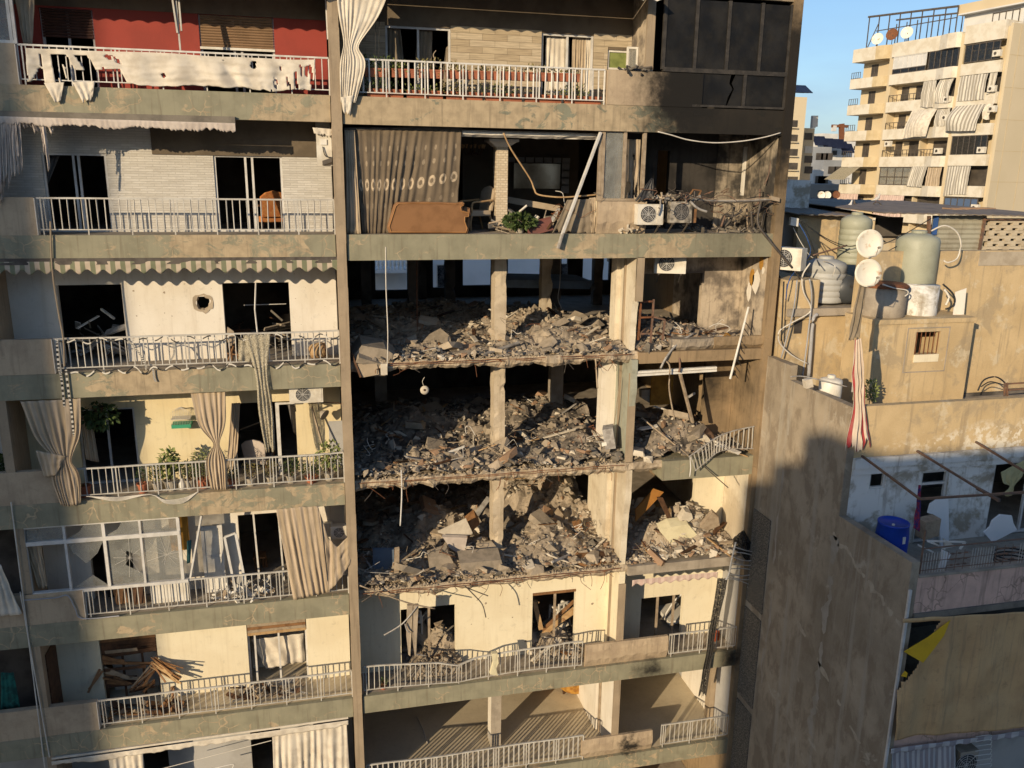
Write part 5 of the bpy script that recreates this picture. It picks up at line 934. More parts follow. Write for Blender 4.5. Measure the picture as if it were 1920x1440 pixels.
mb.build('door_mullion', 'aluminium', B); tb_ = empty('wooden_stool', P(7, 1410, 360, 1.8), 'orange brown wooden stool inside the dark doorway of the enclosure storey', 'stool'); MB().box(P(7, 1380, 310, 1.8).x, P(7, 1450, 310, 1.8).x, 1.7, 2.1, ZE+.42, ZE+.46).build('seat', 'wood', tb_)
for x in (1390, 1410, 1430, 1445): MB().bar((P(7, x, 310, 1.8).x, 1.75+(x % 3)*.12, ZE+.42), (P(7, x+4, 310, 1.8).x, 1.75+(x % 3)*.14, ZE), .05).build('leg', 'wood', tb_)
heap('debris_heap', (o2[0]+.1, .6, ZE+.02), (.7, .35, .12), 40, ('steel_white', 'wood_grey', 'white_plastic'), 'scattered aluminium and wood slivers on the floor right of the leaning door', 3)
cloth('torn_curtain', [P(7, 1505, 30, -.05), P(7, 1620, 18, -.05), P(7, 1735, 12, -.05)], [P(7, 1600, 525, -.12), P(7, 1700, 500, -.12), P(7, 1800, 480, -.12)], 'stripe_tan', 7, .05, 56, 30, seed=25, label='large tan curtain hanging out over the lower rail by the pilaster', cat='curtain'); cloth('torn_curtain', [P(7, 1735, 15, -.04), P(7, 1790, 180, -.04), P(7, 1840, 235, -.05), P(7, 1905, 170, -.04)], [P(7, 1780, 380, -.1), P(7, 1790, 480, -.12), P(7, 1850, 420, -.14), P(7, 1915, 320, -.06)], 'stripe_tan', 5, .06, 40, 24, seed=26, label='sagging swag of tan curtain next to the pilaster', cat='curtain')
air_con(P(7, 1850, 190, .4), 'small dark faced unit on the wall right of the large tan curtain', .42, .34, .22, fx=.0, bracket=False); MB().box(P(7, 1760, 110, .95).x, P(7, 1815, 110, .95).x, .95, 1.09, P(7, 1790, 180, .95).z, P(7, 1790, 105, .95).z).build('meter_box', 'white_plastic', label='white meter box on the wall beside the large tan curtain', cat='box')
# ---- storey F: splintered wooden shutters
o1, o2 = op(184, 292, 1192, ZF), op(461, 574, 1166, ZF); sh_ = empty('splintered_shutter', (o1[0]+.75, YW, ZF+1), 'splintered brown wooden shutter bursting from the left opening of the cream wall', 'shutter'); rs = random.Random(8)
win(o1, YW+.12, (.35, .7), 'wood_dark')
for i in range(10): z = lerp(ZF+.55, o1[3]-.05, rs.random()); MB().bar((o1[0]+.02, YW+.02+rs.uniform(0, .08), z), (lerp(o1[0], o1[1], rs.uniform(.4, 1)), YW-rs.uniform(0, .2), z+rs.uniform(-.3, .3)), .09, .014, (0, 1, 0)).build('slat', rs.choice(('wood', 'wood_dark', 'wood_grey')), sh_)
for i in range(9): MB().bar((o1[0]+.02, YW+.04, o1[3]-.06-i*.065), (o1[1]-.02, YW+.03-rs.uniform(0, .05), o1[3]-.05-i*.06+rs.uniform(-.02, .05)), .075, .012, (0, 1, 0)).build('slat', rs.choice(('wood_dark', 'wood_dark', 'wood')), sh_)
for i in range(6): z = ZF+.50+i*.055; MB().bar((o1[0]+.03, YW+.02, z), (lerp(o1[0], o1[1], .6), YW-.02, z-rs.uniform(-.02, .06)), .07, .012, (0, 1, 0)).build('slat', 'wood_dark', sh_)
for i in range(20): a = P(7, 835+rs.uniform(-15, 25), 850+rs.uniform(-20, 40), YW-.1); b = P(7, 880+rs.uniform(0, 125), 895+rs.uniform(0, 85), .85-rs.uniform(0, .25)); MB().bar(a, b, rs.uniform(.02, .07), .012, (0, 1, .3)).build('slat', rs.choice(('wood', 'wood_pale', 'wood')), sh_)
for i in range(12): a = P(7, 845, 850+rs.uniform(0, 150), YW-.05); b = P(7, 700+rs.uniform(0, 80), 1000+rs.uniform(-10, 30), YW-.25); MB().bar(a, b, rs.uniform(.03, .07), .012, (0, 1, .3)).build('slat', rs.choice(('wood', 'wood_grey', 'wood_dark')), sh_)
for a, b in (((545, 900), (480, 1030)), ((560, 910), (484, 1012)), ((560, 830), (700, 870)), ((560, 950), (720, 980))): MB().bar(P(7, *a, YW), P(7, *b, YW-.2), .06, .014, (0, 1, 0)).build('slat', 'wood', sh_)
bx('inner_panel', 'white_plastic', o1[0]+.1, o1[1]-.1, YW+.6, YW+.62, ZF, ZF+1.9)
rbx = empty('shutter_box', (o2[0]+.7, YW, o2[3]-.3), 'brown wooden shutter box above the right opening of the cream wall', 'shutter')
for k in range(4): MB().box(o2[0]+.02, o2[1]-.02, YW-.01+.004*(k % 2), YW+.1, o2[3]-.085*(k+1)+.006, o2[3]-.085*k).build('board', ('wood_grey', 'wood', 'wood_grey', 'wood_pale')[k], rbx)
win(o2, YW+.1, (.12, .52)); bx('inner_panel', 'white_plastic', o2[0], o2[1], YW+.9, YW+.92, ZF, ZF+2.0)
cloth('sheet_curtain', [P(7, 1370, 740, YW+.3), P(7, 1660, 705, YW+.3)], [P(7, 1450, 900, YW+.35), P(7, 1560, 880, YW+.35), P(7, 1670, 860, YW+.35)], 'cloth_white', 4, .06, 30, 16, seed=27, label='white sheet draped inside the right opening of the cream wall', cat='curtain')
heap('debris_heap', (o2[0]+.6, .75, ZF+.02), (.9, .3, .06), 36, ('wood_dark', 'steel_ash', 'wood_grey'), 'thin slivers on the balcony floor before the right opening of the cream wall', 4); heap('debris_heap', (o1[0]+1.0, .6, ZF+.02), (1.0, .35, .06), 30, ('wood_dark', 'wood', 'wood_grey'), 'wood slivers on the balcony floor under the splintered shutter', 5)
bx('door', 'wood_dark', XL+.001, XL+.03, .25, 1.0, ZF, ZF+2.1)
# ---- storey G: white awnings
gv = [P(7, lerp(280, 1900, i/40), lerp(1405, 1180, i/40), -.05) for i in range(41)]; cloth('ragged_awning', gv, [p-Vector((0, 0, .18)) for p in gv], 'cloth_white', 30, .012, 260, 5, seed=28, ragged_=.6, label='ragged white awning fringe along the lowest left balcony', cat='awning'); MB().bar(gv[0]+Vector((0, .08, .05)), gv[-1]+Vector((0, .08, .05)), .1, .05).build('awning_roll', 'cloth_white', label='rolled white awning tube above the lowest left fringe', cat='awning')
cloth('curtain', [P(7, 1485, 1245, .05), P(7, 1690, 1210, .05), P(7, 1890, 1180, .05)], [P(7, 1500, 1700, .05), P(7, 1700, 1680, .05), P(7, 1920, 1650, .05)], 'cloth_white', 11, .07, 80, 12, seed=29, label='broad white curtain on the lowest left balcony by the pilaster', cat='curtain'); cloth('curtain', [P(7, 590, 1375, .05), P(7, 780, 1345, .05)], [P(7, 640, 1700, .05), P(7, 800, 1680, .05)], 'cloth_white', 5, .07, 40, 12, seed=30, label='narrow white curtain at the left of the lowest balcony', cat='curtain')
MB().tube([P(7, 880, 1445, .1), P(7, 1480, 1290, .1)], .01).build('wash_line', 'cable_white', label='wash line across the lowest left balcony', cat='cord'); MB().tube(smooth_path([P(7, 1100, 1460, .2), P(7, 1260, 1420, .2), P(7, 1272, 1430, .2), P(7, 1260, 1470, .2)]), .015).build('drying_rack', 'steel_white', label='corner of a white drying rack on the lowest left balcony', cat='rack')
# ---- far left bay, in shade
cloth('curtain', [P(1, -40, 690, .5), P(1, 10, 690, .5)], [P(1, -40, 1050, .5), P(1, 20, 1050, .5)], 'cloth_white', 3, .05, 12, 10, seed=33, label='pale curtain at the left edge of the stone walled balcony', cat='curtain')
for x in (-40,): bx('bay_wall', 'plaster_grey', -11.5, -7.06, 1.1, 1.25, 0, ZT)
for i, z in enumerate((ZE, ZF)): bx('bay_opening', 'interior_dark', -8.6, -7.2, 1.08, 1.099, z, z+2.2)
striped('stripe_teal', (.02, .13, .12), (.01, .03, .03), 1, 1); cloth('striped_cloth', [P(7, 5, 920, .4), P(7, 75, 920, .4)], [P(7, 5, 1120, .4), P(7, 110, 1110, .4)], plain('teal_cloth', (.015, .12, .10), (.01, .05, .045), 6, .9, .1).m, 3, .04, 14, 12, seed=34, label='dark teal striped garment drying in the shaded far left bay', cat='cloth')
for i, (a, b) in enumerate((((60, -10), (245, 1440)), ((110, 480), (270, 1380)))): MB().tube(smooth_path([P(7, a[0], a[1], -.04), P(7, lerp(a[0], b[0], .4), lerp(a[1], b[1], .4), -.04), P(7, b[0], b[1], -.03)]), .014).build('facade_cable', 'cable_white', label=['longer', 'shorter'][i]+' grey cable running down the shaded left edge of the facade', cat='cable')
MB().tube(smooth_path([P(7, 130, 525, -.02), P(7, 300, 512, -.03), P(7, 370, 500, -.03), P(7, 410, 570, -.03), P(7, 450, 625, -.02), P(7, 650, 610, -.02)]), .016).build('drain_hose', 'pvc_grey', label='grey hose bent over the parapet end below the glazed enclosure', cat='hose')

# ---- chips and pock marks on the walls that still stand
def pocks(x0, x1, z0, z1, Y, n, seed, mat='pock', rmax=.05):
    rs = random.Random(seed); mb = MB()
    for i in range(n):
        c = Vector((rs.uniform(x0, x1), Y-.003, lerp(z0, z1, rs.random()**1.0))); r = .008+rmax*rs.random()**4; m_ = 7
        mb.prism([c+Vector((math.cos(k*6.283/m_)*r*rs.uniform(.5, 1.2), 0, math.sin(k*6.283/m_)*r*rs.uniform(.5, 1.2))) for k in range(m_)], (0, .004, 0))
    mb.build('pock_marks', mat, B, kind='stuff')
for i, (z, x0, x1, n) in enumerate(((ZC, P(4, 690, 300, YW).x, P(4, 1180, 300, YW).x, 16), (ZC, P(4, 1590, 300, YW).x, P(4, 1840, 300, YW).x, 9), (ZF, pt(868, 1180, YW).x, pt(990, 1180, YW).x, 14), (ZF, pt(1090, 1150, YW).x, pt(1165, 1150, YW).x, 14))): pocks(x0, x1, z+.1, z+2.4, YW, n, 200+i, rmax=.04)
# ------------------------------------------------------------------ things on the right block
def Z(o, sc, x, y, Y=0.0): return pt(o[0]+x*sc, o[1]+y*sc, Y)
def Z1(x, y, Y=0.0): return pt(1100+x*.20833, 200+y*.20833, Y)
def Z2(x, y, Y=0.0): return pt(1130+x*.18229, 470+y*.18229, Y)
def Z3(x, y, Y=0.0): return pt(1130+x*.18229, 690+y*.18229, Y)
def Z4(x, y, Y=0.0): return pt(1130+x*.18229, 900+y*.18229, Y)
def Z5(x, y, Y=0.0): return pt(660+x*.23958, 1100+y*.23958, Y)
def bend_tube(name, pts, r, mat, label, cat='bar', parent=None, n=5, **k): return MB().tube(smooth_path(pts, n), r, 6).build(name, mat, parent, label=label, cat=cat, smooth=True, **k)
# ---- storey A: wood-look tiles, curtained windows, flower boxes
tw = bpy.data.objects['recessed_wall.007'] if 'recessed_wall.007' in bpy.data.objects else B
o1, o2, o3 = op(722, 845, 50, ZA), op(1016, 1114, 64, ZA), op(1140, 1182, 94, 0, 131)
tm = {}
for mt in ('tile_a', 'tile_b', 'tile_c'):
    me = bpy.data.meshes.new('wall_tile'); mb = MB().box(0, 1, -.012, 0, 0, 1); me.from_pydata(mb.v, [], mb.f); me.materials.append(M[mt]); tm[mt] = me
zt_ = P(2, 900, 152, YW).z; r_ = 0; z = zt_
while z > ZA+.05 and r_ < 18:
    z0 = max(ZA, z-.148); x = XD+.14-(.31 if r_ % 2 else 0)
    while x < XF-.02:
        a, b = max(x, XD+.14), min(x+.62, XF-.005); segs = [(a, b)]
        for o in (o1, o2, o3):
            if z0+.07 > o[2] and z0+.07 < o[3]: segs = [q for s_ in segs for q in ((s_[0], min(s_[1], o[0])), (max(s_[0], o[1]), s_[1])) if q[1]-q[0] > .03]
        for a, b in segs:
            t_ = bpy.data.objects.new('wall_tile', tm[rnd.choice(('tile_a', 'tile_b', 'tile_c'))]); COL.objects.link(t_); t_.parent = B; t_.location = Vector((a, YW-.001, z0))-wpos(B); t_.scale = (b-a-.006, 1, z-z0-.006)
        x += .62
    z = z0; r_ += 1
win(o1, YW+.04, (.5,)); win(o2, YW+.04, (.5,)); frame(MB(), o3[0], o3[1], YW+.03, o3[2], o3[3], .05, .05).build('window_frame', 'white_plastic', B); pane([(o3[0], YW+.06, o3[2]), (o3[1], YW+.06, o3[2]), (o3[1], YW+.06, o3[3]), (o3[0], YW+.06, o3[3])], 'leaf_pale')
cloth('curtain', [P(2, 305, 145, YW+.2), P(2, 380, 150, YW+.2)], [P(2, 305, 370, YW+.2), P(2, 400, 360, YW+.2)], 'cloth_dust', 3, .05, 20, 14, seed=50, label='grey curtain at the left of the tiled wall window', cat='curtain'); cloth('curtain', [P(2, 475, 155, YW+.2), P(2, 555, 158, YW+.2)], [P(2, 455, 420, YW+.2), P(2, 550, 420, YW+.2)], 'cloth_dust', 4, .05, 20, 14, seed=51, label='grey curtain in the middle of the left window of the tiled wall', cat='curtain'); cloth('curtain', [P(2, 630, 260, YW+.2), P(2, 660, 230, YW+.2)], [P(2, 600, 480, YW+.2), P(2, 660, 480, YW+.2)], 'cloth_dust', 2, .04, 14, 14, seed=52, label='torn curtain edge at the right of the left window of the tiled wall', cat='curtain')
for i, (a, b, c, d, lab) in enumerate(((1175, 1300, 1165, 1300, 'left white curtain in the right window of the tiled wall'), (1320, 1400, 1310, 1380, 'middle cream curtain in the right window of the tiled wall'), (1395, 1440, 1375, 1440, 'right white curtain in the right window of the tiled wall'))): cloth('curtain', [P(2, a, 195, YW+.16), P(2, b, 205, YW+.16)], [P(2, c, 560, YW+.16), P(2, d, 565, YW+.16)], 'cloth_white' if i != 1 else 'cloth_tan', 5, .045, 30, 12, seed=53+i, label=lab, cat='curtain')
cloth('gathered_curtain', [P(2, 30, -90, -.1), P(2, 150, -90, -.1), P(2, 330, -90, -.1)], [P(2, 55, 560, -.1), P(2, 90, 560, -.1), P(2, 135, 560, -.1)], 'cloth_white', 8, .05, 56, 40, pinch=(.45, .42, [P(2, 165, -90, -.12), P(2, 110, 200, -.12), P(2, 85, 300, -.12), P(2, 90, 420, -.12), P(2, 95, 560, -.12)], .16), seed=56, label='white canvas curtain tied beside the pilaster at the top', cat='curtain'); cloth('curtain_tail', [P(2, 55, 530, -.13), P(2, 125, 520, -.13)], [P(2, 70, 620, -.13), P(2, 105, 630, -.13)], 'cloth_white', 2, .04, 14, 10, seed=57, ragged_=.3, label='loose end of the tied white canvas over the slab edge', cat='curtain')
for i, (x, y) in enumerate(((243, 340), (262, 335))): MB().tube([P(2, x+4, 60, .0), P(2, x, y, .02)], .006, 5).build('rope', 'cable_black', label=['left', 'right'][i]+' thin rope hanging behind the tied white canvas', cat='cord')
def trough(p0, p1, label, lush, seed, dark=False):
    d = p1-p0; r = empty('flower_box', (p0+p1)/2, label, 'flower box', 'flower boxes on the tiled balcony'); L = d.length; mb = MB()
    mb.prism([p0+Vector((0, -.07, .17)), p0+Vector((0, .07, .17)), p0+Vector((0, .05, 0)), p0+Vector((0, -.05, 0))], d); mb.build('trough', 'terracotta', r); MB().box(p0.x-.006, p1.x+.006, p0.y-.08, p0.y+.08, p0.z+.155, p0.z+.185).build('rim', 'terracotta', r)
    rs = random.Random(seed); mb = MB()
    for k in range(4): q = p0+d*rs.random(); mb.v += []; lv = leaves(q+Vector((0, 0, .22)), (L*.3, .09, .12*lush), int(30*lush), .07, rs); mb.add(lv.v, lv.f)
    mb.build('foliage', rs.choice(('leaf', 'leaf_pale', 'leaf_dry')), r, kind='stuff')
for i in range(8):
    a, b = P(2, 185+i*148, 418+i*3.6, .16), P(2, 185+i*148+132, 420+i*3.6+2, .16); b.z = a.z; trough(a, b, 'terracotta box hung on the tiled balcony rail, %s from the left' % ('first', 'second', 'third', 'fourth', 'fifth', 'sixth', 'seventh', 'eighth')[i], (2.2, 1.3, 1.8, 1.2, .5, .5, 1.0, .5)[i], 70+i)
for i in range(6):
    a = P(2, 200+i*215, 530, .2); b = P(2, 200+i*215+195, 530, .2); a.z = b.z = ZA+.006; trough(a, b, 'terracotta trough standing on the tiled balcony floor, %s from the left' % ('first', 'second', 'third', 'fourth', 'fifth', 'sixth')[i], (1.6, .8, 2.0, 1.5, .8, 2.0)[i], 80+i)
bend_tube('dry_branch', [P(2, 565, 370, .2), P(2, 570, 330, .15), P(2, 560, 300, .15), P(2, 575, 275, .15)], .012, 'wood_grey', 'dry stick rising from the boxes on the tiled balcony', 'branch')
sw = empty('open_sash', (XF-.15, .6, ZA+1), 'open white window sash on the side wall of the tiled balcony', 'window'); a, b = PX(2, 1650, 280, XF), PX(2, 1690, 380, XF); frame(MB(), XF-.3, XF-.01, .62, b.z, a.z+.05, .045, .04).build('frame', 'white_plastic', sw); MB().box(XF-.26, XF-.05, .63, .64, b.z+.04, a.z).build('pane', 'glass_dirty', sw)
heap('debris_heap', P(2, 1640, 385, .05), (.35, .06, .07), 16, ('steel_dark', 'rubble_dark', 'black_plastic'), 'charred scraps on the parapet beside the burnt enclosure', 6, sz=.6)
# burnt glazed enclosure
be = empty('burnt_enclosure', (10, .1, ZA), 'soot blackened glazed enclosure at the top right corner', 'window'); ux = [pt(x, 100, .03).x for x in (1244, 1303, 1363, 1424, 1478)]; zr = P(3, 400, 398, .03).z; zl = P(3, 400, 585, .03).z
mb = MB(); [mb.box(x-.04, x+.04, .0, .08, zl if i in (4,) else zr, ZT-.58) for i, x in enumerate(ux)]; mb.build('upright', 'soot_metal', be); MB().box(ux[0], ux[-1]+.04, -.012, .085, zr-.05, zr+.05).build('transom', 'soot_metal', be); MB().box(pt(1395, 170, .03).x-.04, pt(1395, 170, .03).x+.04, .0, .08, zl, zr-.05).build('upright', 'soot_metal', be); MB().box(ux[1], ux[-1], -.01, .08, zl-.03, zl+.02).build('sill', 'soot_metal', be)
for a, b in zip(ux, ux[1:]): MB().box(a+.04, b-.04, .03, .04, zr+.05, ZT-.6).build('pane', 'glass_soot', be)
xm = pt(1395, 170, .03).x; xb = pt(1316, 170, .03).x; MB().box(xm+.04, ux[-1]-.04, .03, .04, zl+.02, zr-.05).build('pane', 'glass_soot', be); xk = pt(1367, 160, .03).x
MB().prism([(xb, .03, zl+.02), (xk-.05, .03, zl+.02), (xk-.02, .03, zl+.2), (xk+.1, .03, zl+.42), (xk, .03, zl+.55), (xk+.04, .03, zr-.05), (xb, .03, zr-.05)], (0, .01, 0)).build('pane', 'glass_soot', be); MB().prism([(xk-.02, .03, zl+.02), (xm-.04, .03, zl+.02), (xm-.04, .03, zr-.05), (xk+.16, .03, zr-.05), (xk+.07, .03, zl+.55), (xk+.14, .03, zl+.42)], (0, .01, 0)).build('pane', 'glass_soot', be)
bx('ceiling_lining', 'plaster_soot', XF+.17, XE-.17, .15, 6, ZT-.22, ZT-.201); bx('partition_wall', 'interior_dark', XF+.17, XE-.17, 3, 3.1, ZA, ZT-.2)
for x0_, x1_, zb0, lab in ((XL+.2, XD-.2, z_(3.69), 'white scalloped awning valance above the red wall at the top edge'), (XD+.2, XF+.1, z_(3.90), 'white scalloped awning valance above the tiled wall at the top edge')):
    av = [Vector((lerp(x0_, x1_, i/20), .04, ZT-FH+.03)) for i in range(21)]; cloth('scalloped_awning', av, [Vector((poly_at(av, i/200).x, -.5, zb0+.05*abs(math.sin(i/200*3.1416*(x1_-x0_)/.34)))) for i in range(201)], 'cloth_white', 6, .015, 200, 5, seed=58, label=lab, cat='awning')
# ---- storey B: blown open living room
t = NT('curtain_medallion'); uv = t.n('ShaderNodeUVMap'); sp = t.n('ShaderNodeSeparateXYZ'); t.lk(uv.outputs[0], sp.inputs[0])
fu = t.n('ShaderNodeMath'); fu.operation = 'FRACT'; t.lk(t.math('MULTIPLY', sp.outputs[0], 12), fu.inputs[0]); du = t.math('MULTIPLY', t.math('SUBTRACT', fu.outputs[0], .5), 1.0)
def ell(v0, a, b): dv = t.math('DIVIDE', t.math('SUBTRACT', sp.outputs[1], v0), b); e = t.math('DIVIDE', du, a); return t.math('ADD', t.math('MULTIPLY', dv, dv), t.math('MULTIPLY', e, e))
e1 = ell(.475, .34, .062); m1 = t.math('MULTIPLY', t.ramp(e1, 1.0, .8), t.ramp(e1, .12, .3)); m2 = t.ramp(ell(.68, .16, .03), 1, .6); m3 = t.ramp(ell(.82, .12, .03), 1, .6); m4 = t.ramp(ell(.27, .14, .03), 1, .6); mm = t.math('MAXIMUM', t.math('MAXIMUM', m1, t.math('MULTIPLY', m4, .3)), t.math('MULTIPLY', t.math('MAXIMUM', m2, m3), .45)); mm = t.math('MULTIPLY', mm, t.ramp(t.noise(22, 3), .25, .6, .35, .95))
c = t.mix(t.ramp(t.noise(2, 5), .4, .7), (.165, .128, .088), (.12, .093, .064)); t.col(t.mix(mm, c, (.50, .40, .28))); t.set(.95); t.bump(t.noise(80, 2), .15, .004)
cloth('patterned_curtain', [P(2, 120, 708, .28), P(2, 400, 706, .28), P(2, 715, 706, .28)], [P(2, 175, 1272, .3), P(2, 260, 1275, .35), P(2, 420, 1260, .5), P(2, 690, 1180, .5)], 'curtain_medallion', 15, .05, 130, 26, seed=60, label='large dusty brown curtain with a row of embroidered medallions', cat='curtain'); cloth('sheer_curtain', [P(2, 75, 708, .22), P(2, 130, 708, .22)], [P(2, 85, 1275, .15), P(2, 165, 1275, .15)], 'cloth_tan', 4, .05, 20, 22, seed=61, label='pale sheer curtain beside the medallion curtain at the pilaster', cat='curtain'); MB().bar(P(2, 75, 702, .28), P(2, 718, 702, .28), .05).build('curtain_rail', 'steel_dark', B)
so_ = empty('sofa', P(2, 540, 1275, .4), 'brown leather sofa seen from behind at the floor edge', 'sofa'); pl = [(318, 1272), (308, 1240), (345, 1118), (362, 1102), (520, 1100), (690, 1106), (722, 1100), (735, 1112), (718, 1122), (722, 1148), (765, 1160), (762, 1180), (742, 1182), (740, 1210), (755, 1250), (748, 1274)]; bk = [P(2, x, y, .22) for x, y in pl]
mb = MB().prism(bk, (0, .16, 0)); o = mb.build('backrest', 'leather', so_); md = o.modifiers.new('bevel', 'BEVEL'); md.width = .025; md.segments = 3; ins = [Vector((p.x+(P(2, 535, 1190, .22).x-p.x)*.05, .205, p.z+(P(2, 535, 1190, .22).z-p.z)*.09)) for p in bk]; MB().tube(ins+[ins[0]], .012, 5).build('piping', 'leather_edge', so_)
a, b = P(2, 330, 1272, .4), P(2, 745, 1272, .4); MB().box(a.x, b.x, .38, 1.0, ZB+.12, ZB+.42).build('seat', 'leather', so_); [MB().box(x, x+.16, .38, 1.02, ZB+.12, ZB+.62).build('armrest', 'leather', so_) for x in (a.x-.06, b.x-.1)]; [MB().box(x, x+.07, y, y+.07, ZB+.003, ZB+.12).build('leg', 'wood_dark', so_) for x in (a.x+.05, b.x-.1) for y in (.42, .9)]
q = P(2, 790, 1275, 1.5); q.z = ZB+.003; armchair(q, R(-70), 'cream upholstered carved armchair beside the leather sofa', 'cloth_tan', 1.02, wood='wood_pale')
q = P(2, 212, 1262, .75); q.z = ZB+.003; tt = empty('side_table', q, 'small round side table behind the left end of the sofa', 'table'); MB().lathe(q, [(.19, 0), (.05, .04), (.04, .5), (.06, .56)], 14).build('stem', 'wood_dark', tt); MB().lathe(q+Vector((0, 0, .56)), [(.2, 0), (.21, .03)], 18).build('top', 'white_plastic', tt)
ca, cb_ = P(2, 905, 800, 1.2), P(2, 968, 800, 1.2); MB().box(ca.x, cb_.x, 1.2, 1.6, ZB, ca.z).build('column', 'ledger_small', B); MB().prism([(ca.x-.02, 1.16, ca.z), (cb_.x+.02, 1.16, ca.z), (cb_.x+.2, 1.05, ca.z+.12), (ca.x-.2, 1.05, ca.z+.12)], (0, .5, 0)).box(ca.x-.22, cb_.x+.24, 1.02, 1.7, ca.z+.12, ca.z+.18).build('capital', 'plaster_white', B)
ragged(P(2, 716, 735, .35).x, P(2, 1480, 735, .35).x, .33, .45, P(2, 900, 748, .35).z, P(2, 900, 712, .35).z, .02, 'plaster_strip', 'plaster_white', .08, .03)
wall('partition_wall', 'lintel_brown', 2.6, XF, ZB, ZA-.2, 5.2, [(3.1, 4.4, ZB, ZB+2.1)]); bx('ceiling_lining', 'ceiling', XD+.1, XF, .36, 5.2, ZA-.216, ZA-.201)
mr = empty('mirror', P(2, 1140, 1040, 5.0), 'large wall mirror edged by small square mirror tiles in the blown open room', 'mirror'); a, b = P(2, 1000, 890, 5.1), P(2, 1250, 1030, 5.1); MB().box(a.x, b.x, 5.1, 5.13, b.z, a.z).build('pane', plain('mirror_glass', (.55, .47, .33), (.4, .33, .22), 2, .18, 0, .5).m, mr)
for i in range(7): x = lerp(P(2, 985, 870, 5.1).x, P(2, 1285, 870, 5.1).x, i/6); MB().box(x-.12, x+.12, 5.08, 5.12, P(2, 1100, 886, 5.1).z, P(2, 1100, 858, 5.1).z).build('tile', 'plaster_grey', mr)
for i in range(4): z = lerp(P(2, 1280, 910, 5.1).z, P(2, 1280, 1030, 5.1).z, i/3); x = P(2, 1280, 960, 5.1).x; MB().box(x-.12, x+.12, 5.08, 5.12, z-.13, z+.13).build('tile', 'plaster_grey', mr)
ch_ = empty('chandelier', P(2, 775, 800, 2.6), 'dark chandelier hanging left of the tiled column', 'lamp'); q = P(2, 775, 820, 2.6); MB().tube([q, q+Vector((0, 0, .5))], .015).build('rod', 'steel_dark', ch_)
for k in range(8): an = k*.785; e = q+Vector((math.cos(an)*.3, math.sin(an)*.3, .05)); MB().tube(smooth_path([q, q+Vector((math.cos(an)*.2, math.sin(an)*.2, -.12)), e]), .012).build('arm', 'wood_dark', ch_); MB().lathe(e, [(.02, 0), (.05, .1)], 8).build('cup', 'wood_pale', ch_)
bend_tube('bent_curtain_rod', [P(2, 943, 725, .0), P(2, 985, 815, .1), P(2, 1085, 970, .3), P(2, 1110, 1030, .3), P(2, 1135, 1062, .25), P(2, 1250, 1076, .2), P(2, 1360, 1070, .2), P(2, 1450, 1062, .2)], .022, 'wood_pale', 'long bent pale rod hanging across the blown open room')
MB().bar(P(2, 1472, 722, .05), P(2, 1262, 1280, -.12), .085, .05).build('fallen_track', 'aluminium', label='long aluminium track slanting across the blown open room', cat='bar'); MB().bar(P(2, 1265, 1270, -.12), P(2, 1240, 1355, -.14), .10, .04).build('track_end', 'steel_ash', label='grey lower end of the slanting track over the slab edge', cat='bar')
aw_ = empty('aluminium_window', P(2, 1590, 1080, .1), 'bronze aluminium window with frosted pane beside the burnt bay', 'window'); xs = [P(2, x, 900, .1).x for x in (1478, 1600, 1705)]; z0_, z1_ = P(2, 1540, 1082, .1).z, P(2, 1540, 712, .1).z
for i, x in enumerate((xs[0]-.05, xs[0]+.03, xs[1], xs[2])): MB().box(x-.04, x+.035, .08-.01*i, .16, z0_, z1_).build('upright', 'wood_grey', aw_)
MB().box(xs[0]-.09, xs[2]+.03, .075, .165, z0_-.06, z0_).build('sill', 'wood_grey', aw_); MB().box(xs[0]-.09, xs[2]+.03, .085, .155, z1_-.04, z1_).build('head', 'wood_grey', aw_); MB().box(xs[0]+.07, xs[1]-.04, .11, .12, z0_, z1_-.04).build('pane', 'glass_dirty', aw_)
def torn(k): return lambda u, v: v > .25 and noise.noise(Vector((u*7+k, v*3, k))) > .25
for i, (a, b, c, d, mt, Y_, lab) in enumerate(((1490, 1600, 1490, 1590, 'cloth_dust', .5, 'torn curtain behind the frosted pane'), (1600, 1690, 1590, 1680, 'cloth_tan', .45, 'torn cream curtain right of the frosted pane'))): cloth('curtain', [P(2, a, 760, Y_), P(2, b, 760, Y_)], [P(2, c, 1090, Y_), P(2, d, 1090, Y_)], mt, 4, .06, 30, 24, tear=torn(i*5+1), seed=62+i, label=lab, cat='curtain')
for i, (tp, bt_, mt, lab) in enumerate((([(1290, 1090), (1430, 1085)], [(1205, 1275), (1300, 1272), (1425, 1275)], 'cloth_dust', 'brown cloth stretched into a triangle under the bent rod'), ([(1440, 1095), (1560, 1095)], [(1450, 1275), (1500, 1260), (1540, 1180)], 'plaster_cream', 'yellowish torn cloth below the frosted window'), ([(1410, 1080), (1460, 1075)], [(1420, 1275), (1445, 1275)], 'cloth_tan', 'narrow cream cloth hanging between the brown and yellow ones'))): cloth('hanging_cloth', [P(2, x, y, .2) for x, y in tp], [P(2, x, y, .25) for x, y in bt_], mt, 5, .04, 36, 16, seed=65+i, ragged_=.15, label=lab, cat='cloth')
q = P(2, 1030, 1275, .35); q.z = ZB+.005; plant(q, 'grassy potted plant knocked over beside the tiled column', .12, .12, .32, .38, 240, .2, 'leaf', 'pot_grey', None, 99, .2, .3); MB().obox(P(2, 1140, 1235, .3), (.32, 0, .08), (0, .03, .02), (-.02, .05, .14)).build('fallen_board', plain('maroon', (.16, .06, .045), (.12, .05, .04), 3, .7, .1).m, label='maroon board lying beside the grassy plant', cat='board')
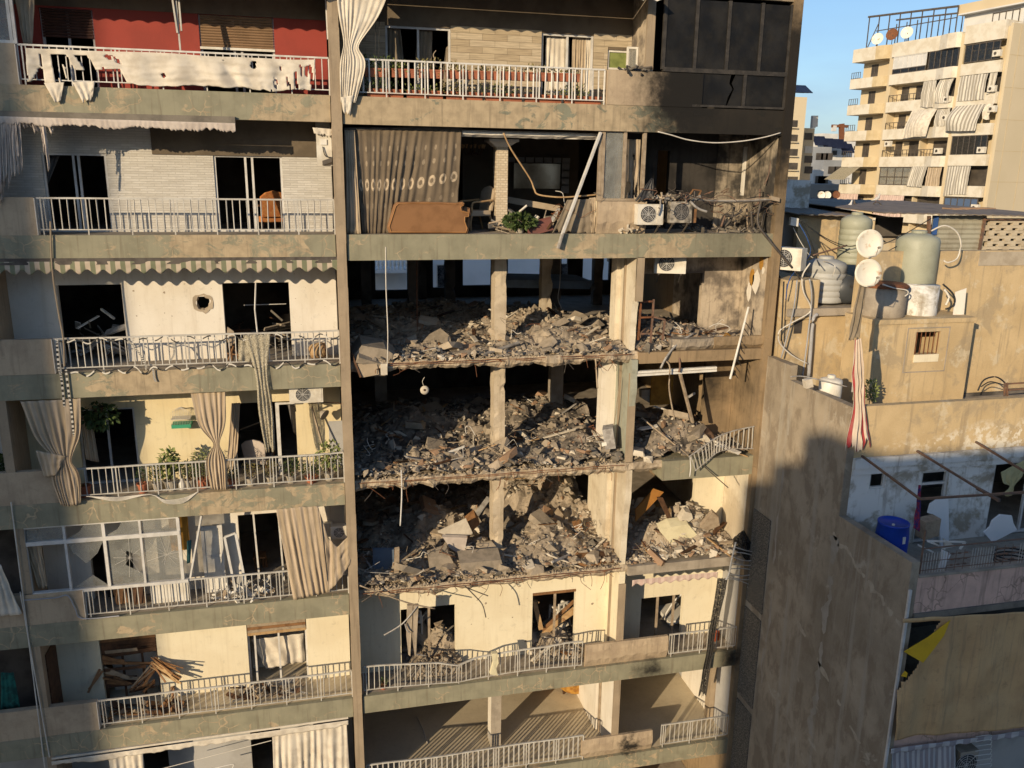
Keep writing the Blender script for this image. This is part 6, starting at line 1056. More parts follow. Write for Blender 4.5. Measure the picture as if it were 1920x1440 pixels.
MB().obox(P(2, 1080, 1110, 2.6), (.75, 0, -.12), (0, .5, 0), (0, 0, .08)).build('mattress', 'cloth_tan', label='tilted pale mattress in the blown open room under the mirror', cat='mattress'); heap('debris_heap', (P(2, 1110, 1200, 1.6).x, 1.6, ZB+.02), (.8, .4, .45), 34, ('wood_dark', 'cloth_tan', 'rubble_b', 'white_plastic', 'fabric_grey'), 'heap of broken furniture behind the grassy plant', 7)
air_con(P(2, 1742, 1226, -.22), 'left air conditioner with dented white casing on the burnt parapet', .68, .50, .30, 'ac_white', fx=-.1, group='air conditioners on the burnt parapet'); b2 = air_con(Z1(845, 1045, -.22), 'right air conditioner burnt open to its metal skeleton', .58, .52, .3, 'ac_burnt', fx=.0, burnt=True, group='air conditioners on the burnt parapet'); bend_tube('melted_strip', [Z1(665, 830, -.3), Z1(660, 920, -.3), Z1(640, 975, -.3)], .022, 'steel_ash', 'melted strip hanging over the dented air conditioner', 'scrap')
bx('burnt_cabinet', 'wood', Z1(925, 950, -.1).x, Z1(990, 950, -.1).x, -.1, .2, Z1(950, 1045, -.1).z, Z1(950, 920, -.1).z, None, label='scorched brown box right of the burnt open air conditioner', cat='box')
cr2 = empty('charred_rail', Z1(1350, 840, -.1), 'charred bundle of rails across the burnt bay', 'rail'); [MB().tube(smooth_path([Z1(930, 825+8*k, -.12), Z1(1150, 835+10*k, -.1), Z1(1400, 838+9*k, -.1), Z1(1620, 825+10*k, -.1), Z1(1735, 835+6*k, -.05)]), .022).build('rail', ('wood_grey', 'steel_ash', 'steel_dark')[k], cr2) for k in range(3)]; MB().obox(Z1(1690, 830, -.1), (.12, 0, -.02), (0, .06, 0), (0, 0, .05)).build('bracket', 'wood_grey', cr2)
heap('debris_heap', Z1(780, 825, -.1), (.6, .1, .05), 60, ('steel_ash', 'rubble_a', 'steel_dark', 'rubble_dark'), 'ash and melted scraps on top of the two air conditioners', 8, sz=.42); MB().tube(smooth_path([Z1(930, 850, -.25), Z1(980, 900, -.3), Z1(1030, 930, -.3), Z1(1080, 945, -.3)]), .03, 8).build('insulated_pipe', 'steel_ash', label='grey insulated pipe end sticking out beside the burnt air conditioner', cat='pipe')
pp = [(930, 790), (960, 745), (1030, 755), (1000, 820)]; cf = empty('charred_chair', Z1(970, 800, -.05), 'small scorched wooden chair frame above the burnt air conditioner', 'chair'); [MB().bar(Z1(*pp[k], -.05), Z1(*pp[k+1], -.05), .03).build('bar', 'wood', cf) for k in range(3)]
cloth('charred_rag', [Z1(580, 640, .0), Z1(600, 650, .0)], [Z1(430, 850, -.05), Z1(600, 860, -.05)], 'black_plastic', 3, .05, 16, 12, seed=68, ragged_=.2, label='charred black rag left of the air conditioners', cat='cloth')
bend_tube('sagging_cable', [Z1(640, 225, -.03), Z1(760, 255, -.05), Z1(920, 300, -.05), Z1(1150, 325, -.05), Z1(1400, 310, -.05), Z1(1600, 275, -.05), Z1(1745, 235, -.03)], .016, 'cable_white', 'pale cable sagging across the top of the burnt bay', 'cable'); bend_tube('bent_bar', [Z1(1560, 880, -.1), Z1(1540, 1050, -.2), Z1(1640, 1200, -.25), Z1(1850, 1450, -.25)], .03, 'steel_dark', 'dark bent bar hanging from the burnt bay down the corner')
for i, p_ in enumerate((((1650, 900), (1600, 960), (1570, 1080)), ((1560, 740), (1550, 860), (1500, 900)), ((1330, 900), (1300, 1010), (1240, 1080)), ((1400, 900), (1330, 1060)), ((1240, 970), (1310, 990), (1400, 940)), ((1210, 1080), (1250, 970)), ((1640, 870), (1620, 1000), (1530, 1050)), ((1440, 900), (1450, 1100)), ((1480, 940), (1490, 1090)), ((1690, 300), (1640, 600), (1600, 700)))): bend_tube('charred_bar', [Z1(x, y, .3+.12*(i % 4)) for x, y in p_], .02+.006*(i % 3), ('steel_dark', 'steel_brown', 'steel_dark', 'wood_grey')[i % 4], 'charred bent bar in the burnt bay, '+['right, curving inwards', 'upper, by the corner wall', 'long one left of the duct', 'straight one under the duct', 'short level one', 'short upright at the left', 'dark one at the right end', 'pale upright', 'grey upright', 'tall one against the corner'][i], group='charred bars in the burnt bay')
MB().box(Z1(1425, 500, 1.7).x, Z1(1460, 500, 1.7).x, 1.7, 1.84, Z1(1440, 800, 1.7).z, Z1(1440, 360, 1.7).z).build('wall_duct', 'white_plastic', B); heap('debris_heap', (10.6, .55, ZB+.01), (1.0, .35, .14), 60, ('rubble_b', 'rubble_dark', 'steel_dark', 'rubble_dark'), 'burnt rubble on the floor of the burnt bay', 9, sz=.5)
heap('debris_heap', P(2, 1620, 1255, .05), (.25, .08, .03), 10, ('rubble_light', 'rubble_a'), 'chips on the broken parapet under the frosted window', 10, sz=.4)
# ---- end bay, storeys C and D
air_con(Z2(690, 235, .5), 'scorched air conditioner hanging from the ceiling of the end bay', .82, .52, .5, 'ac_white', (-.35, -1, 0), -.12)
ladder = empty('steel_ladder', Z2(440, 1050, .3), 'rusty ladder like frame standing in the end bay', 'ladder')
for a, b in (((395, 500), (365, 920)), ((525, 500), (485, 1060)), ((390, 525), (525, 520)), ((375, 688), (520, 682)), ((385, 855), (500, 850)), ((520, 680), (640, 710)), ((640, 710), (605, 1010))): MB().bar(Z2(*a, .3), Z2(*b, .3), .045).build('rail', 'rust' if a[1] < 700 and a[0] < 420 else 'steel_brown', ladder)
wp = empty('white_pole', Z2(1310, 1320, -.25), 'white pole with dark fringe leaning out of the end bay', 'pole'); MB().tube([Z2(1500, 580, .25), Z2(1310, 1320, -.3)], .03, 8).build('tube', 'white_plastic', wp)
for i in range(9): k = .2+i*.085; a = Z2(1500, 580, .25).lerp(Z2(1310, 1320, -.3), k); MB().bar(a, a+Vector((.22, .05, -.24)), .025, .012).build('rib', 'black_plastic', wp)
MB().prism([Z2(x, y, .35) for x, y in ((885, 925), (1010, 915), (1110, 930), (1050, 1010), (945, 1045), (890, 1040))], (0, .10, .03)).build('wall_fragment', 'plaster_white', label='white plastered wall fragment on the end bay floor', cat='rubble'); MB().obox(Z2(1285, 905, .4), (.11, 0, -.09), (.05, .05, .05), (.03, -.02, .05)).build('foam_lump', plain('foam_orange', (.42, .22, .04), (.3, .15, .03), 4, .9, .3).m, label='orange foam lump in the end bay rubble', cat='foam'); [MB().prism([(XE-.175, yc+ry*math.cos(k*.571)*(1+.45*noise.noise(Vector((k, yc*7, 2)))), zc+rz*math.sin(k*.571)*(1+.45*noise.noise(Vector((k, yc*7, 8))))) for k in range(11)], (.012, 0, 0)).build('foam_patch', mt_, B) for yc, zc, ry, rz, mt_ in ((.42, ZB-.78, .1, .22, 'foam_orange'), (.85, ZB-1.25, .13, .24, 'foam_orange'), (.62, ZB-1.35, .2, .3, 'plaster_white'), (.95, ZB-1.65, .12, .25, 'plaster_white'), (.3, ZB-1.0, .06, .1, 'plaster_white'))]
for i, (p_, r_, mt, lab) in enumerate((([Z2(940, 845, .4), Z2(760, 970, .1), Z2(660, 1090, -.1), Z2(595, 1210, -.12)], .03, 'steel_ash', 'grey bent rod over the edge of the end bay slab'), ([Z2(720, 1030, .2), Z2(780, 1080, .05), Z2(795, 1180, -.05), Z2(785, 1250, -.05)], .028, 'steel_brown', 'brown bent rod over the edge of the end bay slab'), ([Z2(470, 995, .3), Z2(620, 1065, .1), Z2(650, 1130, -.05), Z2(690, 1200, -.08), Z2(685, 1430, -.08), Z3(740, 535, -.05)], .022, 'wood_grey', 'long thin rod dangling into the storey below in the end bay'), ([Z2(1270, 855, .5), Z2(1130, 930, .4), Z2(980, 1030, .3)], .03, 'wood_pale', 'pale rod lying on the end bay rubble'))): bend_tube('bent_rod', p_, r_, mt, lab)
MB().bar(Z3(785, 20, .1), Z3(925, 560, .3), .09, .05).build('hanging_beam', 'wood_grey', label='splintered timber hanging into the middle end bay', cat='board')
for i in range(2): MB().obox(Z2(760, 1225+28*i, .1), (1.15, 0, .02), (0, .05, 0), (0, 0, .03)).build('light_strip', 'white_plastic', label=['upper', 'lower'][i]+' white strip under the end bay slab', cat='strip')
MB().bar(Z3(400, 510, .8), Z3(880, 900, .15), .04).build('fallen_bar', 'wood_grey', label='straight bar slanting over the rubble of the middle end bay', cat='bar')
tr = empty('twisted_railing', Z3(1200, 1000, -.1), 'torn railing twisted over the edge of the middle end bay', 'railing'); T_ = smooth_path([Z3(885, 915, -.35), Z3(1050, 800, -.25), Z3(1190, 705, -.1), Z3(1350, 645, .02), Z3(1560, 600, .05)], 5); L_ = smooth_path([Z3(950, 1060, -.3), Z3(1080, 950, -.22), Z3(1190, 865, -.08), Z3(1350, 832, .03), Z3(1560, 828, .05)], 5)
MB().tube(T_, .02).build('top_rail', 'steel_ash', tr); MB().tube(L_, .016).build('bottom_rail', 'steel_ash', tr)
for i in range(18): k = .04+i*.055; MB().bar(poly_at(T_, k), poly_at(L_, max(0, k-.02)), .022).build('baluster', 'steel_rail', tr)
bend_tube('bent_rod', [Z3(900, 920, -.3), Z3(905, 1030, -.3), Z3(895, 1120, -.3)], .018, 'steel_white', 'short pale rod hanging from the twisted railing'); bend_tube('bent_rod', [Z3(1030, 1000, -.1), Z3(1130, 1090, -.15), Z3(1290, 1230, -.2)], .016, 'steel_dark', 'dark rod slanting below the twisted railing'); MB().bar(Z3(1310, 850, .0), Z3(1490, 910, -.05), .05, .03).build('fallen_bar', 'wood_pale', label='pale lath at the foot of the twisted railing', cat='bar'); MB().bar(Z3(880, 300, .8), Z3(950, 255, .8), .05).build('fallen_bar', 'steel_ash', label='short grey stub in the dark middle end bay', cat='bar')
MB().prism([Z3(x, y, .5) for x, y in ((940, 730), (1000, 690), (1070, 695), (1115, 750), (1040, 810))], (0, .35, .06)).build('wall_fragment', 'rubble_light', label='pale wall block on the rubble of the middle end bay', cat='rubble'); MB().prism([Z3(x, y, 2.5) for x, y in ((400, 230), (540, 215), (635, 210), (630, 330), (490, 365), (400, 310))], (0, .2, 0)).build('wall_fragment', 'block_burnt', label='lit piece of broken wall inside the dark middle end bay', cat='rubble'); bx('hanging_panel', 'foam_orange', 9.6, 10.3, 2.4, 2.45, ZD+.9, ZD+1.9)
# computer-like appliance on the edge of storey D and other singles
tv = empty('appliance_tower', P(5, 1515, 1080, .35), 'grey computer tower leaning against the green wall', 'computer'); MB().obox(P(5, 1520, 1015, .42), (.13, -.05, .03), (.08, .20, .0), (-.05, .02, .28)).build('casing', 'steel_ash', tv); MB().obox(P(5, 1512, 1010, .29), (.085, -.033, .02), (.003, .008, 0), (-.026, .01, .14)).build('front_panel', 'black_plastic', tv); MB().obox(P(5, 1492, 1055, .26), (.06, -.023, .015), (.003, .008, 0), (-.01, .004, .05)).build('front_tray', 'white_plastic', tv)
MB().bar(P(5, 1505, 1090, .3), P(5, 1450, 1155, .1), .03).build('fallen_bar', 'steel_dark', label='dark rod below the leaning computer tower', cat='bar')
sd = empty('hanging_lamp', P(5, 512, 760, .9), 'round cream ceiling lamp dangling in the dark middle room', 'lamp'); MB().lathe(P(5, 512, 760, .9), [(.0, -.03), (.11, -.02), (.115, .02), (.05, .03)], 18, (0, -1, .1)).build('shade', 'cloth_white', sd, smooth=True); MB().tube(smooth_path([P(5, 512, 745, .95), P(5, 500, 715, .95), P(5, 512, 690, .95)]), .006).build('cord', 'cable_white', sd); MB().lathe(P(5, 512, 760, .86), [(.03, 0), (.03, .01)], 10, (0, -1, .1)).build('socket', 'wood_dark', sd)
for i, (p_, lab) in enumerate((([(300, -20), (302, 200), (312, 450), (308, 640)], 'thin cable hanging in front of the upper gutted floor at the left'), ([(470, 20), (470, 250), (472, 440)], 'rusty wire hanging in the upper gutted floor'), ([(1255, 40), (1250, 180), (1240, 260), (1262, 320)], 'looped wire hanging before the rear column'), ([(1445, 590), (1450, 660), (1455, 750)], 'frayed strip hanging from the upper gutted slab'), ([(1580, 690), (1560, 840), (1545, 950)], 'cord hanging beside the green wall'), ([(385, 1195), (388, 1330), (380, 1500)], 'pale pipe stub hanging from the middle gutted slab'), ([(740, 1000), (735, 965), (760, 960), (790, 1010)], 'white wire loop in the middle rubble'))): bend_tube('hanging_wire', [P(5, x, y, (.0, 2.5, 4.0, .0, .5, -.02, .8)[i]) for x, y in p_], (.014, .012, .01, .022, .012, .02, .012)[i], ('cable_white', 'rust', 'cable_white', 'cloth_tan', 'wood_grey', 'aluminium', 'cable_white')[i], lab, 'cable')
MB().obox(P(5, 1150, 165, 6.0), (1.4, 0, -.05), (0, .9, .0), (.05, 0, .12)).build('mattress', 'fabric_blue', label='blue grey mattress lying at the back of the upper gutted floor', cat='mattress')
mt_ = empty('torn_mattress', P(5, 230, 620, .4), 'torn dusty mattress slumped at the left edge of the upper gutted floor', 'mattress'); o = MB().prism([P(5, x, y, .15) for x, y in ((120, 580), (170, 520), (300, 540), (355, 575), (300, 680), (180, 690))], (0, .9, .1)).jitter(.03, 3).build('body', 'rubble_b', mt_); MB().prism([P(5, x, y, .02) for x, y in ((140, 620), (250, 610), (265, 675), (175, 692))], (0, .1, .02)).build('torn_end', 'cloth_tan', mt_); MB().obox(P(5, 290, 645, .06), (.08, 0, 0), (0, .05, 0), (0, 0, .14)).build('corner', 'rubble_light', mt_); MB().bar(P(5, 115, 560, .05), P(5, 165, 690, .0), .05).build('lath', 'wood_dark', mt_)
# ---- storey E singles
for (pts_, Y_, dy, mt, nm, lab, ct) in (([(585, 155), (740, 85), (775, 160), (700, 190)], 1.2, .06, 'rubble_light', 'panel', 'pale green panel lying on the lower gutted floor rubble', 'panel'), ([(610, 180), (745, 185), (725, 290), (650, 240)], 1.0, .1, 'cloth_pink', 'cushion', 'brown dotted cushion below the pale panel', 'cushion'), ([(705, 325), (930, 305), (970, 430), (735, 450)], .25, .45, 'rubble_b', 'slab_fragment', 'large flat slab fragment on the edge of the lower gutted floor', 'rubble'), ([(535, 300), (640, 265), (670, 320), (650, 360), (540, 365)], .6, .3, 'rubble_b', 'concrete_block', 'grey concrete block left of the flat slab fragment', 'rubble'), ([(1335, 340), (1360, 305), (1480, 310), (1460, 360), (1400, 370)], .3, .3, 'wood', 'cupboard_panel', 'reddish brown panel in front of the fin wall', 'board'), ([(1470, 285), (1530, 290), (1555, 330), (1500, 355)], .35, .2, 'wood_dark', 'cupboard_panel', 'dark brown panel corner in front of the fin wall', 'board'), ([(230, 250), (345, 250), (345, 390), (230, 395)], .9, .08, 'fabric_blue', 'board_panel', 'dark blue panel standing at the left of the lower gutted floor', 'board'), ([(350, 250), (375, 245), (372, 410), (345, 430)], .5, .08, 'wood_grey', 'timber', 'upright timber beside the dark blue panel', 'board'), ([(1170, 135), (1245, 30), (1270, 60), (1235, 140)], 2.2, .1, 'wood_grey', 'board_panel', 'tilted tan board on the big rubble slope', 'board'), ([(740, 110), (790, 70), (815, 110), (770, 150)], 1.7, .3, 'wood', 'drawer', 'orange brown drawer on the lower rubble', 'furniture'), ([(1320, 110), (1365, 95), (1375, 140), (1335, 150)], 1.8, .1, 'wood', 'board_panel', 'small orange board near the top of the rubble slope', 'board')):
    MB().prism([P(8, x, y, Y_) for x, y in pts_], (0, dy, dy*.35)).build(nm, mt, label=lab, cat=ct)
MB().prism([Z4(x, y, .6) for x, y in ((590, 530), (700, 480), (880, 455), (985, 580), (900, 690), (820, 740), (720, 715), (690, 640))], (0, .3, .12)).jitter(.02, 4).build('mattress', 'mattress', label='torn cream mattress on the lower end bay rubble', cat='mattress'); MB().prism([Z4(x, y, 1.0) for x, y in ((340, 430), (340, 300), (530, 90), (630, 125))], (0, .05, 0)).build('orange_board', plain('board_orange', (.36, .16, .035), (.3, .13, .03), 3, .7, .1).m, label='orange board leaning in the lower end bay', cat='board'); MB().prism([Z4(x, y, .9) for x, y in ((560, 180), (620, 180), (740, 460), (690, 440))], (0, .05, 0)).build('brown_board', 'wood_dark', label='dark board leaning behind the cream mattress', cat='board'); MB().prism([Z4(x, y, .7) for x, y in ((1000, 490), (1130, 330), (1190, 380), (1205, 470), (1080, 520))], (0, .08, .06)).build('carton', 'wood_grey', label='crushed tan carton right of the cream mattress', cat='carton'); MB().prism([Z4(x, y, .75) for x, y in ((770, 460), (850, 325), (915, 345), (930, 400), (830, 470))], (0, .2, .06)).build('white_carton', 'rubble_light', label='crushed white carton behind the cream mattress', cat='carton')
dr_ = empty('dangling_railing', Z4(1400, 900, -.3), 'torn pale railing dangling at the corner below the end bay', 'railing'); a0, a1 = [Z4(x, y, -.3) for x, y in ((1370, 640), (1335, 780), (1300, 960), (1268, 1025))], [Z4(x, y, -.15) for x, y in ((1580, 700), (1570, 820), (1540, 960), (1495, 1105))]; MB().tube(smooth_path(a0), .025).build('rail', 'aluminium', dr_); MB().tube(smooth_path(a1), .02).build('rail', 'aluminium', dr_)
for i in range(8): k = .12+i*.115; p, q = poly_at(a0, k), poly_at(a1, k); MB().tube(smooth_path([p, (p+q)/2+Vector((0, -.05, .05*math.sin(i*2))), q]), .014).build('baluster', 'aluminium', dr_)
cloth('black_net', [Z4(1340, 600, -.1), Z4(1450, 510, -.1), Z4(1560, 700, -.05)], [Z4(1340, 700, -.1), Z4(1480, 830, -.1), Z4(1580, 950, -.05)], 'net_black', 6, .07, 24, 16, seed=69, ragged_=.2, label='black netting bunched behind the dangling railing', cat='net'); cloth('black_net', [Z4(1180, 1010, -.1), Z4(1290, 1010, -.1)], [pt(1308, 1308, -.15), pt(1324, 1304, -.15)], 'net_black', 3, .10, 28, 60, seed=70, pinch=(.55, .75, [pt(1356, 1088, -.12), pt(1338, 1128, -.2), pt(1325, 1178, -.12), pt(1329, 1225, -.2), pt(1317, 1268, -.14), pt(1316, 1306, -.15)], .35), label='long black netting hanging past two balconies', cat='net', ragged_=.06)
pv = [Z4(lerp(305, 1185, i/30), lerp(1030, 945, i/30), -.03) for i in range(31)]; pb = [poly_at(pv, i/120)-Vector((0, 0, .17+.035*math.cos(i/120*6.283*9))) for i in range(121)]; cloth('pink_awning', pv, pb, 'stripe_pink', 8, .02, 120, 5, seed=71, ragged_=.12, label='pink scalloped awning valance under the lower end bay', cat='awning')
# ---- storey F: cream wall with bent railing
of1, of2 = op(751, 854, 1138, ZF), op(999, 1080, 1108, ZF); MB().box(Z5(595, 200, YW).x, Z5(612, 200, YW).x, YW+.02, YW+.08, ZF, of1[3]).build('window_mullion', 'wood_grey', B); MB().box(Z5(1580, 200, YW).x, Z5(1596, 200, YW).x, YW+.02, YW+.08, ZF, of2[3]).build('window_mullion', 'wood_grey', B); MB().box(of2[0]+.01, of2[1]-.01, YW-.015, YW+.1, of2[3]-.08, of2[3]).build('window_head', 'wood', B)
for i, (l, r) in enumerate(((435, 475), (480, 520))): MB().prism([Z5(l, 150, .1), Z5(r, 145, .1), Z5(r-18, 545, .12), Z5(l+8+i*4, 550-20*(1-i), .12), Z5(l-8, 400, .1)], (0, .1, 0)).jitter(.02, 5).build('slab_strip', 'rubble_a', label=['left', 'right'][i]+' broken concrete strip hanging from the slab edge', cat='rubble')
MB().tube(smooth_path([Z5(250, 380, .1), Z5(400, 285, .1), Z5(520, 140, .05)]), .02).build('bent_rod', 'steel_ash', label='grey rod hanging left of the broken concrete strips', cat='bar'); bend_tube('bent_rod', [Z5(415, 290, .05), Z5(430, 340, .02), Z5(455, 360, .02)], .02, 'steel_ash', 'short hooked rod at the broken concrete strips'); bend_tube('bent_rod', [Z5(880, -10, -.1), Z5(950, 60, -.15), Z5(1020, 140, -.15), Z5(1048, 240, -.15)], .016, 'steel_dark', 'dark curved rod hanging before the cream wall'); bend_tube('bent_rod', [Z5(60, -10, -.05), Z5(250, 60, -.1), Z5(450, 130, -.1), Z5(650, 172, -.1)], .02, 'wood_grey', 'long rod jutting over the slab edge above the cream wall'); bend_tube('bent_rod', [Z5(75, 120, -.05), Z5(200, 35, -.08)], .016, 'steel_dark', 'short dark rod at the slab edge by the pilaster'); bend_tube('bent_rod', [Z5(890, 5, -.05), Z5(980, 40, -.1), Z5(1065, 72, -.1)], .014, 'steel_dark', 'second dark rod beside the curved one')
pk = empty('fallen_planks', (of2[0]+.5, 1.4, ZF+.6), 'orange brown planks fallen inside the right opening of the lower cream wall', 'boards')
for a, b, w in (((1425, 110), (1480, 335), .14), ((1500, 370), (1745, 170), .16), ((1490, 340), (1740, 110), .10), ((1640, 200), (1660, 270), .06), ((1470, 385), (1750, 195), .08), ((1425, 100), (1465, 125), .05)): MB().bar(Z5(*a, 1.5), Z5(*b, 1.35), w, .03, (0, 1, 0)).build('plank', rnd.choice(('wood', 'wood_pale')), pk)
def plastic_chair(p, label, rz):
    r = empty('plastic_chair', p, label, 'chair'); r.rotation_euler = (0, 0, rz)
    def ch(nm, mb): me = bpy.data.meshes.new(nm); me.from_pydata(mb.v, [], mb.f); me.materials.append(M['white_plastic']); o = bpy.data.objects.new(nm, me); COL.objects.link(o); o.parent = r
    ch('seat', MB().box(-.22, .22, -.22, .22, .42, .45)); ch('backrest', frame(MB(), -.22, .22, .2, .45, .85, .06, .03, (0,), (.65,)))
    for sx_ in (-1, 1):
        ch('armrest', MB().bar((sx_*.24, -.2, .64), (sx_*.24, .22, .66), .05)); [ch('leg', MB().bar((sx_*.24, y, 0), (sx_*.22, y*.9, .64), .045)) for y in (-.22, .22)]
plastic_chair((of1[0]+.62, 2.4, ZF+.35), 'white plastic chair in the left opening of the lower cream wall', R(150)); plastic_chair((of2[1]-.2, 2.0, ZF+.3), 'white plastic chair in the right opening of the lower cream wall', R(200))
MB().prism([Z5(x, y, -.02) for x, y in ((1095, 525), (1140, 520), (1148, 600), (1130, 640), (1142, 700), (1080, 685), (1105, 600))], (0, .12, 0)).jitter(.012, 6).build('insulation_piece', 'mattress', label='yellowish insulation piece stuck on the bent railing', cat='insulation'); q = Z5(245, 785, .25); q.z = ZF+.01; pt_ = plant(q, 'small orange potted plant in the corner behind the bent railing', .09, .1, .2, .1, 30, .08, 'leaf', 'terracotta', None, 77)
for i, x in enumerate((1232, 1262, 1282)): MB().box(pt(x, 1160, YW).x-.03, pt(x, 1160, YW).x+.03, YW+.02, YW+.08, ZF, ZE-.45).build('window_mullion', 'wood_grey', B)
bend_tube('bent_rod', [pt(1243, 1160, 1.6), pt(1262, 1130, 1.5), pt(1280, 1112, 1.4)], .03, 'steel_white', 'pale bent rods inside the end bay window below the pink awning'); MB().obox(pt(1262, 1150, 2.0), (.35, 0, .04), (0, .5, 0), (0, 0, .06)).build('white_board', 'white_plastic', label='white board inside the end bay window below the pink awning', cat='board')
q = pt(1342, 1192, .5); MB().obox(q, (.09, 0, .02), (0, .07, 0), (0, 0, .14)).build('orange_can', plain('red_orange', (.5, .10, .03), (.42, .08, .025), 3, .6, .05).m, label='red orange can on the end bay balcony behind the black netting', cat='can')
# ---- storey G
gc = empty('gilded_cabinet', P(8, 1340, 1040, 4.2), 'gilded curved cabinet at the back of the empty lowest floor', 'cabinet'); q = PZ(8, 1345, 1035, ZG); MB().lathe((q.x, q.y+.3, ZG+.12), [(.5, 0), (.55, .05), (.55, .6), (.6, .66)], 24).build('body', plain('gilt', (.50, .27, .06), (.32, .15, .04), 8, .35, .05, .4).m, gc, smooth=False); [MB().lathe((q.x+dx, q.y-.05+abs(dx)*.3, ZG), [(.03, 0), (.05, .12)], 8).build('foot', 'wood_dark', gc) for dx in (-.45, .45)]
bend_tube('floor_cable', [PZ(8, 470, 1160, ZG+.02), PZ(8, 500, 1220, ZG+.02), PZ(8, 530, 1310, ZG+.02)], .014, 'cable_white', 'pale cable lying on the empty lowest floor', 'cable')
# ------------------------------------------------------------------ rubble on the gutted floors
def chunk_mesh(seed, kind):
    rs = random.Random(seed); bm = bmesh.new()
    if kind == 0:
        for _ in range(13): bm.verts.new(Vector((rs.gauss(0, .5), rs.gauss(0, .45), rs.gauss(0, .35))))
    elif kind == 1:
        for x in (-.6, .6):
            for y in (-.45, .45):
                for z in (-.16, .16): bm.verts.new((x*rs.uniform(.7, 1.1), y*rs.uniform(.6, 1.1), z*rs.uniform(.8, 1.1)))
        for _ in range(3): bm.verts.new((rs.uniform(-.7, .7), rs.uniform(-.5, .5), rs.uniform(-.15, .15)))
    else:
        for x in (-1, 1):
            for y in (-.13, .13):
                for z in (-.06, .06): bm.verts.new((x*rs.uniform(.8, 1.1), y*rs.uniform(.5, 1.2), z))
    r = bmesh.ops.convex_hull(bm, input=bm.verts); bmesh.ops.delete(bm, geom=[v for v in bm.verts if not v.link_faces], context='VERTS'); me = bpy.data.meshes.new('chunk'); bm.to_mesh(me); bm.free(); return me
SH = [chunk_mesh(i, 0) for i in range(8)]+[chunk_mesh(20+i, 1) for i in range(6)]+[chunk_mesh(40+i, 2) for i in range(4)]
SHD = [([v.co.copy() for v in me.vertices], [tuple(p.vertices) for p in me.polygons]) for me in SH]
CM = {}
def chunk_data(k, mt):
    if (k, mt) not in CM: me = SH[k].copy(); me.materials.clear(); me.materials.append(M[mt]); CM[(k, mt)] = me
    return CM[(k, mt)]
